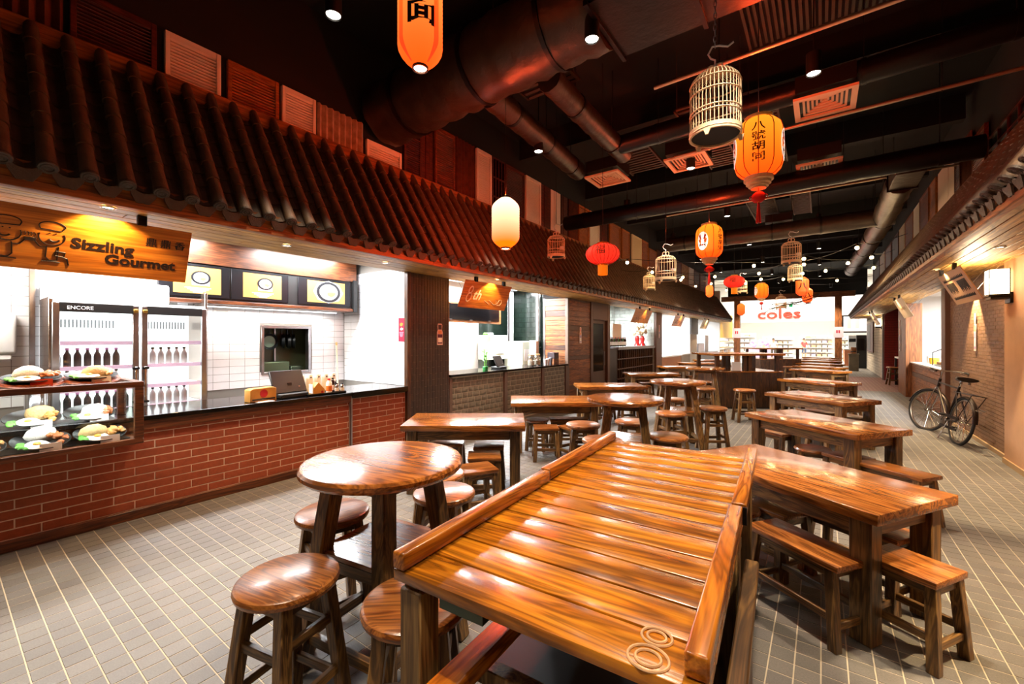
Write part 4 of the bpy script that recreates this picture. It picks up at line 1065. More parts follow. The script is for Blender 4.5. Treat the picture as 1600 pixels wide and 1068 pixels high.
MB().box(0, 0.5, 0, 1.4, 0.86, 0.9).build('top', WHITE, t); MB().box(0, 0.48, 0.0, 1.4, 0, 0.86).build('cupboard', WHITE, t)
MB().box(0.02, 0.35, 0.1, 0.9, 1.15, 1.75).build('pale_cabinet', M('pale_green_enamel', '#d8dcc8', 0.4), t, 0.01, 1)
MB().box(0.36, 0.365, 0.4, 0.75, 1.3, 1.55).build('notice', CARDW, t)
for k in range(5): MB().blob((0.2, 0.15 + k * 0.07, 1.78), (0.05, 0.04, 0.04), 1, 0.2).build('bag', GREEN if k < 2 else WPL, t)
MB().box(0.3, 0.36, 1.05, 1.13, 0.9, 2.9).build('pipe', WHITE, t)
w3 = thing('wall_hatch', 'wood framed wall hatch next to the dark pillar', 'hatch', (-5.8, 5.202, 1.32))
MB().box(-0.25, 0.35, 0.0, 0.02, 0, 0.42).build('recess', M('tan_recess', '#b8a888', 0.7), w3)
for a in ((-0.28, -0.25, 0, 0.42), (0.35, 0.38, 0, 0.42), (-0.28, 0.38, 0.42, 0.46), (-0.28, 0.38, -0.05, 0.0)): MB().box(a[0], a[1], 0, 0.04, a[2], a[3]).build('frame', PLKX, w3)
MB().box(-0.1, 0.25, 0.02, 0.1, 0.0, 0.14).build('printer', M('grey_plastic', '#6a6a6e', 0.5), w3, 0.01, 1)

# the 8 th sign and the smaller hanging signs
BRASS = M('brass_letter', '#c8b48c', 0.3, 0.7)
t, bd, hg, W = tilt_sign('hanging_sign', 'orange wooden sign with a large pale 8 over the stone counter', 5.06, 6.31, -4.60, 2.61, -4.78, 2.18, 1, SIGNW)
PALE = M('pale_sign_paint', '#f4e4c8', 0.5)
def ring8(bd, cy, cz, s, mat, sgn=1, name='figure_eight', r=0.006):
    for dz, q in ((0.0, 0.8), (-1.65, 1.0)):
        pts = [(0.003 * sgn, cy + s * q * 0.72 * math.cos(a) + 0.15 * s * math.sin(a) - (0.1 * s if dz else 0), cz + dz * s + s * q * math.sin(a)) for a in [2 * PI * k / 22 for k in range(22)]]
        MB().tube(pts, r, 5, closed=True).build(name, mat, bd)
ring8(bd, 0.19, -0.155, 0.075, PALE, 1, r=0.011)
sgn_text(bd, 'th', 0.27, 0.31, 0.25, PALE, shear=0.25, bold=0.003)
for pts in ([(0.72, 0.3), (0.8, 0.33), (0.88, 0.37), (0.95, 0.36), (0.93, 0.31), (0.9, 0.28)], [(0.97, 0.35), (1.0, 0.28), (1.06, 0.27), (1.09, 0.32), (1.05, 0.37), (0.98, 0.37)], [(0.6, 0.31), (0.68, 0.34), (0.76, 0.375)]):
    MB().tube([(0.003, a, -b) for a, b in pts], 0.003, 5).build('scroll_line', PALE, bd)
soffit_spot('soffit spotlight over the 8 th sign', -4.48, 5.72, 42, 115, 0.4)
for i, (a, b, m) in enumerate(((12.8, 14.35, 'first'), (17.2, 18.6, 'second'), (22.0, 23.4, 'third'))):
    t, bd, hg, W = tilt_sign('hanging_sign', 'small glowing brown hanging sign, %s past the door on the left' % m, a, b, -4.6, 2.61, -4.78, 2.18, 1, SIGNW if i < 2 else M('pale_sign_board', '#e8d8b8', 0.5))
    mb = MB()
    for k in range(7): mb.blob((0.003, 0.35 + 0.13 * k, -0.3 + 0.05 * math.sin(k * 2.1)), (0.002, 0.04, 0.05), 1, 0.3)
    mb.build('faded_print', M('sign_brown_print', '#7a4a18', 0.5), bd)
    soffit_spot('soffit spotlight over the %s small sign past the door' % m, -4.5, (a + b) / 2 + 0.15, 40, 90, 0.35)

# ------------------------------------------------------------------ third stall: wine rack and grey stone
w3s = struct('wall_third_stall', 'pale grey stone rear and side wall of the third stall')
LST = M('pale_grey_stone', '#b4bab4', 0.7, 0, 0.2, 5)
MB().box(-6.8, -6.75, 11.9, 16.3, 0, 3.0).build('wall_panel', LST, w3s)
MB().box(-6.75, -5.12, 16.25, 16.9, 0, 3.0).build('side_panel', LST, w3s)
rows_of_bricks(w3s, 'stone_slip', LST, 12.0, 16.25, 1.1, 2.9, 0.42, 0.13, 0.012, 0.025, onX(-6.75), 120, 14, 0.0, rest='stone_slips')
rows_of_bricks(w3s, 'stone_slip', LST, -6.72, -5.15, 1.1, 2.9, 0.42, 0.13, 0.012, 0.025, onYn(16.25), 60, -6, 0.0, rest='stone_slips')
MB().box(-6.8, -5.2, 11.9, 16.9, 3.0, 3.05).build('stall_ceiling', WW, w3s)
MB().box(-5.14, -5.06, 16.22, 16.93, 0, 2.68).build('front_post', M('post_brown', '#5a3c2c', 0.5), w3s, 0.004, 1)
bottle_poster('white bottle cutout on the brown post beside the wine rack', (-5.055, 16.55, 1.7), 0.5, 1, 0.7, False)
panel_light('white light panel over the wine rack stall', -5.95, 14.0, 2.92, 0.6, 2.6, 280)
wr_ = thing('wine_rack', 'dark open rack cabinet with grey top and rows of bottle holes', 'cabinet', (-5.75, 12.1, 0))
MB().box(0.0, 0.6, -0.02, 0.5, 0, 1.38).build('dark_end', M('black_brown_panel', '#1a0e0a', 0.4), wr_)
MB().box(0.0, 0.12, 0.5, 4.0, 0, 1.3).build('back_panel', M('black_brown_panel', '#1a0e0a', 0.4), wr_)
MB().box(-0.1, 0.66, 0.5, 4.05, 1.33, 1.42).build('grey_top', M('zinc_top', '#8a8a8c', 0.4, 0.4), wr_, 0.004, 1)
for k in range(5): MB().box(0.12, 0.62, 0.5, 4.0, 0.08 + k * 0.31, 0.11 + k * 0.31).build('shelf', DARKX, wr_)
for k in range(19): MB().box(0.15, 0.6, 0.52 + k * 0.19, 0.54 + k * 0.19, 0.05, 1.33).build('divider', DARKZ, wr_)
for k in range(12): bottle('wine bottle on the rack top, %s from the door' % ORD[k] if k > 5 else 'dark bottle on the rack top, %s from the door' % ORD[k], -5.45, 12.75 + k * 0.12, 1.42, 0.035, 0.3, BSA if k % 3 else M('green_glass', '#2a4a20', 0.1), RPL if k % 2 else BLACK, 'wine_bottle', CARDW)
for i in range(2):
    g = thing('vase', 'red vase with pale feathery flowers, %s on the rack top' % ('left one' if i == 0 else 'right one'), 'vase', (-5.4, 15.1 + i * 0.55, 1.42), 0, 'vases on the wine rack')
    MB().lathe([(0, 0), (0.12, 0), (0.06, 0.12), (0.09, 0.26), (0.05, 0.34), (0.06, 0.36), (0, 0.35)], 14).build('body', M('lacquer_red', '#b01c1c', 0.25), g, 0, 2, 40)
    mb = MB()
    for k in range(14):
        a = R.random() * 6.28; mb.blob((0.16 * R.random() * math.cos(a), 0.2 * R.random() * math.sin(a), 0.42 + R.random() * 0.4), (0.07, 0.07, 0.09), 1, 0.3)
    mb.build('flowers', M('cream_flower', '#e8d0b0' if i == 0 else '#a83c24', 0.7, 0, 0.4, 12), g)
t = thing('framed_card', 'white card propped up on the wine rack', 'card', (-5.6, 13.3, 1.42)); MB().box(0, 0.02, 0, 0.75, 0.2, 0.75).build('sheet', CARDW, t); MB().box(-0.03, 0.0, 0.3, 0.36, 0, 0.5).build('easel', DARKZ, t)

# ------------------------------------------------------------------ fourth and fifth stalls
w4 = struct('wall_fourth_stall', 'bright white rear wall of the fourth stall')
MB().box(-6.9, -6.85, 16.9, 28.2, 0, 3.0).build('wall_panel', WW, w4)
MB().box(-6.9, -5.2, 16.9, 28.2, 3.0, 3.05).build('stall_ceiling', WW, w4)
MB().box(-6.85, -5.12, 21.55, 22.95, 0, 2.9).build('pier', WW, w4)
MB().box(-5.13, -5.06, 21.55, 22.95, 1.9, 2.68).build('pier_front', M('dark_pier_panel', '#2a2420', 0.5), w4)
MB().box(-6.85, -6.84, 23.0, 28.0, 0.9, 2.9).build('dark_tile_backing', M('pale_joint', '#c8c8c8', 0.6), w4)
for k in range(14):
    for j in range(8): MB().box(-6.84, -6.83, 23.02 + k * 0.36, 23.35 + k * 0.36, 1.0 + j * 0.24, 1.21 + j * 0.24).build('black_tile', GLOSSB, w4)
panel_light('white light panel in the fourth stall', -5.95, 19.2, 2.92, 0.6, 3.5, 300)
panel_light('white light panel in the black tiled fifth stall', -5.95, 25.4, 2.92, 0.6, 3.5, 200)
t = thing('orange_counter', 'orange wooden counter of the fourth stall', 'counter', (-5.6, 16.95, 0)); MB().box(0, 0.5, 0, 2.9, 0, 0.92).build('front', M('orange_board', '#b8703c', 0.5, 0, 0.1, 2), t); MB().box(-0.05, 0.55, 0, 2.95, 0.92, 0.98).build('top', WHITE, t)
t = thing('grey_counter', 'brown and grey counter after the orange one', 'counter', (-5.6, 19.95, 0)); MB().box(0, 0.5, 0, 1.55, 0, 0.95).build('front', M('taupe_board', '#9a8670', 0.5, 0, 0.1, 2), t); MB().box(-0.05, 0.55, 0, 1.58, 0.95, 1.0).build('top', WHITE, t)
t = thing('steel_counter', 'dark steel counter in the black tiled fifth stall', 'counter', (-5.6, 23.0, 0)); MB().box(0, 0.5, 0, 4.9, 0, 0.9).build('front', M('slate_front', '#4a4e52', 0.4), t); MB().box(-0.05, 0.55, 0, 4.95, 0.9, 0.96).build('top', STEEL, t); MB().box(0.05, 0.4, 0.6, 2.0, 0.96, 1.45).build('machine', STEEL, t, 0.03, 1); MB().box(0.05, 0.35, 2.5, 3.3, 0.96, 1.9).build('white_cabinet', WHITE, t, 0.02, 1)
t = thing('range_hood', 'grey metal extractor hood hanging in the fourth stall', 'hood', (-6.4, 17.6, 2.25)); MB().prism([(0, 0), (1.6, 0), (1.4, 0.5), (0.2, 0.5)], 0.5, Matrix(((0, 0, 1, -0.25), (1, 0, 0, 0), (0, 1, 0, 0), (0, 0, 0, 1)))).build('canopy', M('hood_grey', '#7c8488', 0.3, 0.6), t); MB().box(-0.15, 0.15, 0.55, 1.05, 0.5, 0.75).build('flue', M('hood_grey', '#7c8488', 0.3, 0.6), t)
t = thing('wall_shelves', 'black and white shelf rack in the fourth stall', 'shelf', (-6.8, 19.6, 1.0))
for k in range(4): MB().box(0, 0.4, 0, 1.7, 0.28 * k, 0.28 * k + 0.05).build('shelf', GLOSSB, t)
for y in (0, 1.66): MB().box(0, 0.4, y, y + 0.04, -0.0, 0.9).build('upright', WHITE, t)

# ------------------------------------------------------------------ right-hand wall
rw = struct('wall_right_brick', 'brown brick wall behind the bicycle, washed by light')
MB().box(2.065, 2.3, 8.5, 11.9, 0, 2.7).build('core', BROWNG, rw)
rows_of_bricks(rw, 'brick', BROWNB, 8.72, 11.9, 0.06, 2.68, 0.19, 0.056, 0.005, 0.012, onXn(2.066), 0, None, 0, rest='bricks')
MB().box(2.03, 2.07, 8.5, 11.9, 0, 0.06).build('skirting', M('tan_skirting', '#a0825c', 0.6), rw)
rows_of_bricks(rw, 'corner_brick', M('dark_brown_brick', '#4e3626', 0.6, 0, 0.1, 8), 0.0, 2.68, 8.52, 8.72, 0.2, 0.05, 0.005, 0.012, Matrix(((0, -1, 0, 2.066), (0, 0, 1, 0), (1, 0, 0, 0), (0, 0, 0, 1))), 60, 1, 0.0)
pp = struct('wall_right_plaster', 'tan plaster pier at the right picture edge')
MB().box(1.98, 2.3, 4.5, 8.5, 0, 2.7).build('pier', PLASTER, pp)
MB().box(1.96, 1.985, 4.5, 8.5, 0, 0.07).build('skirting', M('tan_skirting', '#a0825c', 0.6), pp)
MB().box(2.0, 2.3, -3.4, 4.5, 0, 2.7).build('wall_panel', PLASTER, pp)
def sconce(label, x, y, z, energy, sgn=-1):
    t = thing('wall_lamp', label, 'lamp', (x, y, z), 0, 'square glass wall lamps')
    MB().box(-0.03, 0, -0.1, 0.1, -0.12, 0.02).build('back_plate', DKMET, t, 0.004, 1)
    MB().box(-0.22, -0.02, -0.11, 0.11, -0.03, 0.0).build('base', DKMET, t, 0.004, 1)
    MB().box(-0.2, -0.03, -0.10, 0.10, -0.065, -0.035).build('lower_tray', DKMET, t)
    MB().box(-0.21, -0.03, -0.10, 0.10, 0.0, 0.32).build('shade', M('lit_sconce_glass', '#fff4e0', 0.5, emit='#ffe8c0', es=5.0), t, 0.004, 1)
    for a, b in ((-0.212, -0.1), (-0.212, 0.1), (-0.03, -0.1), (-0.03, 0.1)): MB().cyl((a, b, 0), (a, b, 0.33), 0.005, n=6).build('corner_rod', DKMET, t)
    light('POINT', 'sconce_lamp', t, (-0.34, 0, 0.17), energy, (1, 0.78, 0.5), size=0.1)
    return t
sconce('square glowing wall lamp on the tan pier, right edge', 1.98, 8.26, 2.24, 42)
sconce('far square glowing wall lamp by the whitewashed bricks', 2.04, 23.6, 2.2, 30)
bottle_poster('slim lit bottle cutout on the brown brick wall', (2.045, 10.15, 1.46), 0.62, -1, 0.55, False)
bottle_poster('slim bottle cutout on the wooden post left of the brick wall', (2.02, 12.05, 1.2), 0.85, -1, 0.5, False)
for i, y in enumerate((10.15, 7.0, 3.5)): soffit_spot('soffit spotlight in the right awning, %s' % ('above the bicycle wall', 'above the tan pier', 'nearest the camera')[i], 1.86 if i == 0 else 1.6, y, 520, 70, 0, (1, 0.74, 0.42))
d2 = struct('trim_1', 'brown wooden posts framing the right-hand stall opening')
MB().box(1.98, 2.25, 11.9, 12.25, 0, 2.68).build('post', M('umber_post', '#6a4630', 0.55), d2, 0.006, 1)
MB().box(1.95, 2.3, 16.55, 18.0, 0, 2.68).build('post', PLKZ, d2, 0.006, 1)
bottle_poster('white slim bottle cutout on the broad wooden post', (1.935, 17.5, 1.3), 0.95, -1, 0.4, False)
st = struct('wall_right_stall', 'bright white inside of the right-hand stall')
MB().box(4.3, 4.35, 11.9, 18.0, 0, 3.0).build('wall_panel', WW, st); MB().box(2.25, 4.3, 17.95, 18.0, 0, 3.0).build('side_panel', WW, st); MB().box(2.25, 4.3, 11.9, 11.95, 0, 3.0).build('side_panel', WW, st)
MB().box(2.05, 4.35, 11.9, 18.0, 2.95, 3.0).build('stall_ceiling', WW, st)
panel_light('white light panel in the right-hand stall', 3.1, 14.4, 2.88, 0.8, 4.0, 420)
pc = thing('plank_counter', 'horizontal plank counter of the right-hand stall behind the bicycle', 'counter', (0, 0, 0))
MB().box(2.12, 2.65, 13.0, 16.55, 0, 0.97).build('body', DARKW, pc)
for k in range(8): MB().box(2.09 - (k % 2) * 0.004, 2.12, 13.0, 16.55, 0.02 + k * 0.12, 0.135 + k * 0.12).build('plank', M('weathered_plank', '#5a4030', 0.6, 0, 0.2, 6) if k == 5 else PLKY, pc, 0.003, 1)
tag(MB().box(2.05, 2.7, 12.3, 16.55, 0.975, 1.01).build('worktop', M('pale_stone_top', '#c8c0b4', 0.3), None, 0.004, 1), 'pale worktop on the right-hand plank counter', 'worktop')
t = thing('side_panel', 'lilac grey panel at the near end of the plank counter', 'panel', (2.1, 12.28, 0)); MB().box(0, 0.5, 0, 0.7, 0.08, 0.97).build('panel', M('lilac_grey', '#a8a4c0', 0.5), t); MB().box(0.02, 0.5, 0, 0.7, 0, 0.08).build('plinth', DKMET, t)
t = thing('sneeze_guard', 'slanted glass food guard on the right-hand counter', 'glass guard', (2.2, 12.5, 1.012))
for y in (0.0, 2.0):
    MB().tube([(0, y, 0), (0, y, 0.32), (0.45, y, 0.55)], 0.012, 6).build('frame', DKMET, t)
MB().box(-0.003, 0.003, 0, 2.0, 0.02, 0.32).build('front_pane', GLASS, t); MB().box(0.02, 0.4, 0, 2.0, 0.0, 0.04).build('base_tray', STEEL, t)
MB().box(0.05, 0.4, 0.1, 1.9, 0.04, 0.1).build('food_trays', M('roast_food', '#c08050', 0.6, 0, 0.4, 8), t)
t = thing('condiment_stand', 'yellow and white tubs on the far end of the plank counter', 'tub', (2.35, 15.3, 1.012)); MB().lathe([(0, 0), (0.09, 0), (0.1, 0.16), (0, 0.17)], 14).build('tub', M('yellow_tub', '#e8b030', 0.4), t); MB().lathe([(0, 0), (0.08, 0), (0.09, 0.2), (0, 0.21)], 14, Matrix.Translation((0, 0.4, 0))).build('white_tub', WPL, t)
# recess with a red brick wall, then whitewashed bricks
rb = struct('wall_red_brick', 'deep red brick wall closing the recess on the right')
MB().box(2.05, 4.4, 22.8, 23.0, 0, 3.0).build('core', M('red_mortar', '#5a1c18', 0.8), rb)
rows_of_bricks(rb, 'brick', M('crimson_brick', '#8c2018', 0.6, 0, 0.15, 10), 2.05, 4.2, 0.02, 2.9, 0.3, 0.1, 0.014, 0.02, onYn(22.8), 240, 2.6, 0.0)
MB().box(2.05, 4.4, 18.0, 23.0, 2.95, 3.0).build('recess_ceiling', M('recess_ceiling_paint', '#7a5040', 0.7), rb)
wwb = struct('wall_white_brick', 'whitewashed brick wall at the far right end')
MB().box(2.065, 2.3, 23.0, 31.0, 0, 2.7).build('core', M('lime_mortar', '#b0a898', 0.9), wwb)
rows_of_bricks(wwb, 'brick', M('limewashed_brick', '#cfc4b2', 0.8, 0, 0.25, 6), 23.1, 31.0, 0.02, 2.68, 0.4, 0.13, 0.02, 0.02, onXn(2.066), 280, 24, 0.0)
MB().box(2.0, 2.08, 22.95, 23.1, 0, 2.68).build('grey_post', M('grey_post', '#8a8a88', 0.6), wwb)
t = thing('chalk_board', 'dark red and black board on the whitewashed wall', 'board', (2.03, 27.0, 1.0)); MB().box(-0.03, 0, 0, 3.2, 0, 1.5).build('frame', M('oxblood', '#4a1410', 0.5), t); MB().box(-0.035, -0.03, 1.2, 3.0, 0.1, 1.4).build('slate', BLACK, t)
for i, (ya, yb) in enumerate(((7.92, 9.2), (13.0, 14.3), (19.6, 21.0))):
    lab = ('pale hanging sign with black lettering over the bicycle', 'small cream hanging sign past the bicycle stall', 'thin white hanging sign by the far white brick wall')[i]
    t, bd, hg, W = tilt_sign('hanging_sign', lab, ya, yb, 1.45, 2.61, 1.66, 2.17, -1, M('pale_orange_board', '#d8b080', 0.5) if i == 0 else M('cream_board', '#f0e0c0', 0.5))
    if i == 0:
        mb = MB()
        for k in range(26):
            y = 0.14 + 0.038 * k
            if 10 < k < 15: continue
            hh = (0.16, 0.14, 0.17, 0.12)[k % 4]
            mb.box(-0.003, 0.0, y, y + 0.02, -0.16 - hh, -0.16)
        for k in range(40):
            y = 0.12 + 0.026 * k
            mb.box(-0.003, 0.0, y, y + 0.014, -0.13, -0.085 - (k % 3) * 0.01)
            mb.box(-0.003, 0.0, y, y + 0.015, -0.415, -0.37 - (k % 3) * 0.008)
        mb.build('print', M('black_print', '#181210', 0.6), bd)
    else:
        mb = MB()
        for k in range(8): mb.blob((-0.003, 0.3 + 0.09 * k, -0.25), (0.002, 0.03, 0.04), 1, 0.3)
        mb.build('faded_print', M('tan_print', '#c8a878', 0.6), bd)
    soffit_spot('soffit spotlight over the %s right-hand sign' % ORD[i], 1.37, (ya + yb) / 2 + 0.2, 34, 90, -0.35)

# ------------------------------------------------------------------ the far end: timber frame and supermarket
tf = thing('timber_gateway', 'tall timber post and beam frame before the bright shop', 'gateway', (0, 30.0, 0))
for x in (-4.3, 0.75): MB().box(x - 0.16, x + 0.16, -0.16, 0.16, 0, 4.05).build('post', PLKZ, tf, 0.01, 1)
MB().box(-5.2, 1.5, -0.12, 0.12, 4.05, 4.35).build('beam', PLKX, tf, 0.01, 1)
for x in (-4.3, 0.75):
    t = thing('paper_notice', 'pink paper notice on the %s timber post' % ('left' if x < 0 else 'right'), 'notice', (x, 29.83, 1.75), 0, 'notices on the timber posts')
    MB().box(-0.22, 0.22, -0.006, 0, 0, 0.6).build('sheet', M('pink_paper', '#f0c0d0', 0.6), t)
    for k in range(2): MB().box(-0.1 + k * 0.1, -0.03 + k * 0.1, -0.009, -0.006, 0.25, 0.42).build('print', M('crimson_print', '#a01838', 0.6), t)
sh = struct('wall_shop', 'bright white supermarket front and interior at the far end')
SW = M('shop_white', '#f6f2ea', 0.7)
MB().box(-9.0, 6.5, 37.0, 37.2, 2.95, 6.0).build('header', SW, sh)
MB().box(-9.0, 6.5, 58.0, 58.2, 0, 6.0).build('rear_wall', SW, sh)
MB().box(-9.2, -9.0, 28.3, 58.0, 0, 6.0).build('left_wall', SW, sh); MB().box(6.5, 6.7, 31.0, 58.0, 0, 6.0).build('right_wall', SW, sh)
MB().box(-9.2, 6.7, 33.5, 58.2, 6.0, 6.1).build('shop_ceiling', SW, sh)
MB().box(-7.2, -5.0, 28.2, 28.4, 0, 4.6).build('return_wall', WW, sh)
MB().box(2.05, 6.7, 31.0, 31.2, 0, 4.6).build('return_wall', WW, sh)
MB().box(-5.3, 2.2, 32.9, 33.1, 4.35, 6.0).build('black_bulkhead', CEILB, sh)
t = thing('shop_sign', 'large pink shop lettering on the white far header', 'sign', (-3.95, 36.95, 3.22))
put('lettering', text_mesh('coles', 0.98, M('salmon_letter', '#c83c28', 0.5), depth=0.03, sx=1.36, bold=0.014), t, (0, 0, 0), (PI / 2, 0, 0))
for x in (-2.05, -1.72): tag(put('exit_sign', MB().box(0, 0.2, -0.03, 0, 0, 0.2).mesh('exit_sign', M('exit_green', '#10a060', 0.5, emit='#18c070', es=0.8)), None, (x, 33.0, 3.75)), 'small green lit exit sign, %s over the shop lettering' % ('left one' if x < -2 else 'right one'), 'exit sign', 'green exit signs')
for i, (x, y) in enumerate(((-6, 40), (-2, 40), (2.5, 40), (-6, 48), (-2, 48), (2.5, 48), (-3.5, 34.8), (0.5, 34.8))):
    panel_light('white supermarket ceiling panel, %s from the gateway side' % ORD[i], x, y, 5.8, 2.0, 2.6, 330, (1, 0.95, 0.86))
yp = thing('yellow_billboard', 'yellow wall panel with shelves left of the timber post', 'panel', (-5.05, 28.5, 0)); MB().box(-0.05, 0, 0, 4.6, 1.75, 3.3).build('board', M('mustard_yellow', '#e8b848', 0.5), yp)
for k in range(4): MB().box(-0.3, 0.05, 0, 4.6, 0.3 + 0.4 * k, 0.36 + 0.4 * k).build('shelf', M('pale_pine', '#e8d4b0', 0.6), yp)
for k in range(6): MB().box(-0.25, 0.0, 0.3 + 0.7 * k, 0.7 + 0.7 * k, 0.76, 1.0).build('carton', M('pale_carton%d' % (k % 3), ('#f0e8e0', '#e8c8b0', '#d8d8e8')[k % 3], 0.6), yp)
PASTEL = [M('pastel%d' % k, c, 0.6) for k, c in enumerate(('#f4e0b0', '#f0d0c0', '#e8e4f0', '#d8c8e8', '#f0e8d0', '#e8b890', '#c8d8e0'))]
for i, (x, y, w_, h_) in enumerate(((-7.4, 44, 2.6, 2.2), (-4.4, 45, 2.4, 1.9), (-1.6, 47, 2.4, 2.0), (1.2, 46, 2.2, 1.9), (3.9, 43, 2.2, 2.0))):
    t = thing('shop_shelving', 'pale stocked supermarket shelving, %s from the left' % ORD[i], 'shelving', (x, y, 0), 0, 'supermarket shelving')
    MB().box(0, w_, 0, 0.1, 0, h_).build('back', SW, t)
    for k in range(5):
        MB().box(0, w_, -0.5, 0, 0.1 + k * h_ / 5, 0.14 + k * h_ / 5).build('shelf', SW, t)
        for q in range(6): MB().box(q * w_ / 6 + 0.05, (q + 1) * w_ / 6 - 0.05, -0.4, -0.05, 0.14 + k * h_ / 5, 0.14 + k * h_ / 5 + 0.2).build('goods', PASTEL[(i * 3 + k + q * 2) % 7], t)
t = thing('flower_stand', 'lilac and green flower stand inside the far shop', 'stand', (-5.0, 41, 0)); MB().box(0, 1.8, -0.5, 0.2, 0, 0.9).build('base', M('lilac_box', '#d8b8e8', 0.6), t)
mb = MB()
for k in range(16): mb.blob((R.random() * 1.8, -0.2, 1.0 + R.random() * 0.5), (0.2, 0.15, 0.2), 1, 0.3)
mb.build('flowers', M('lilac_flowers', '#e0b0dc', 0.7, 0, 0.4, 4), t)
for i, (x, y, w_) in enumerate(((1.3, 40.5, 2.4), (3.6, 38.6, 2.6), (1.15, 34.0, 3.6))):
    t = thing('shop_counter', ('orange checkout desk in the far shop', 'orange desk behind the right timber post', 'salmon fronted bakery counter at the far right')[i], 'counter', (x, y, 0), 0, 'orange counters at the far end')
    MB().box(0, w_, -0.4, 0.4, 0, 1.0).build('front', M('salmon_front', '#d88860', 0.5), t); MB().box(-0.05, w_ + 0.05, -0.45, 0.45, 1.0, 1.06).build('top', SW, t)
    if i == 2:
        MB().box(0.2, 3.2, -0.3, 0.3, 1.06, 1.9).build('glass_cabinet', WHITE, t); MB().box(0.2, 3.2, -0.32, -0.3, 1.5, 1.7).build('black_band', BLACK, t)
        MB().prism([(2.1, 0.9), (2.35, 0.75), (2.3, 0.5), (2.2, 0.3), (2.35, 0.25), (2.5, 0.55), (2.45, 0.85), (2.3, 0.95)], 0.02, Matrix(((1, 0, 0, 0), (0, 0, -1, -0.4), (0, 1, 0, 0), (0, 0, 0, 1)))).build('red_emblem', M('signal_red', '#d81818', 0.5), t)
t = thing('shop_screen', 'framed menu poster right of the timber post', 'poster', (1.1, 37.0, 2.1)); MB().box(0, 2.6, -0.25, -0.2, 0, 1.2).build('frame', DKMET, t); MB().box(0.1, 2.5, -0.26, -0.25, 0.1, 1.1).build('picture', CARDW, t)
for k in range(5): MB().box(0.3 + k * 0.42, 0.5 + k * 0.42, -0.265, -0.26, 0.3, 0.95).build('print', PASTEL[k], t)
t = thing('pedestal', 'square grey timber pedestal near the far gateway', 'pedestal', (1.35, 28.6, 0)); MB().box(-0.2, 0.2, -0.2, 0.2, 0, 0.86).build('column', M('weathered_grey_wood', '#6a6252', 0.7, 0, 0.2, 4), t, 0.01, 1); MB().box(-0.23, 0.23, -0.23, 0.23, 0.86, 0.9).build('cap', M('weathered_grey_wood', '#6a6252', 0.7, 0, 0.2, 4), t)
t = thing('wooden_pot', 'carved wooden pot standing on the grey pedestal', 'pot', (1.35, 28.6, 0.9)); MB().lathe([(0, 0), (0.12, 0), (0.13, 0.18), (0.11, 0.3), (0.12, 0.34), (0, 0.34)], 14).build('pot', PLKZ, t, 0, 2, 40); MB().lathe([(0.125, 0.1), (0.14, 0.12), (0.125, 0.16)], 14, None, False).build('band', BLACK, t)
t = thing('red_balloon_sign', 'dark cabinet standing at the end of the white brick wall', 'cabinet', (1.8, 31.5, 0)); MB().box(-0.2, 0.3, -0.2, 0.2, 0, 1.9).build('body', BLACK, t, 0.02, 1); MB().box(-0.15, 0.25, -0.21, -0.2, 1.0, 1.7).build('window', M('dark_screen', '#08080a', 0.1), t)

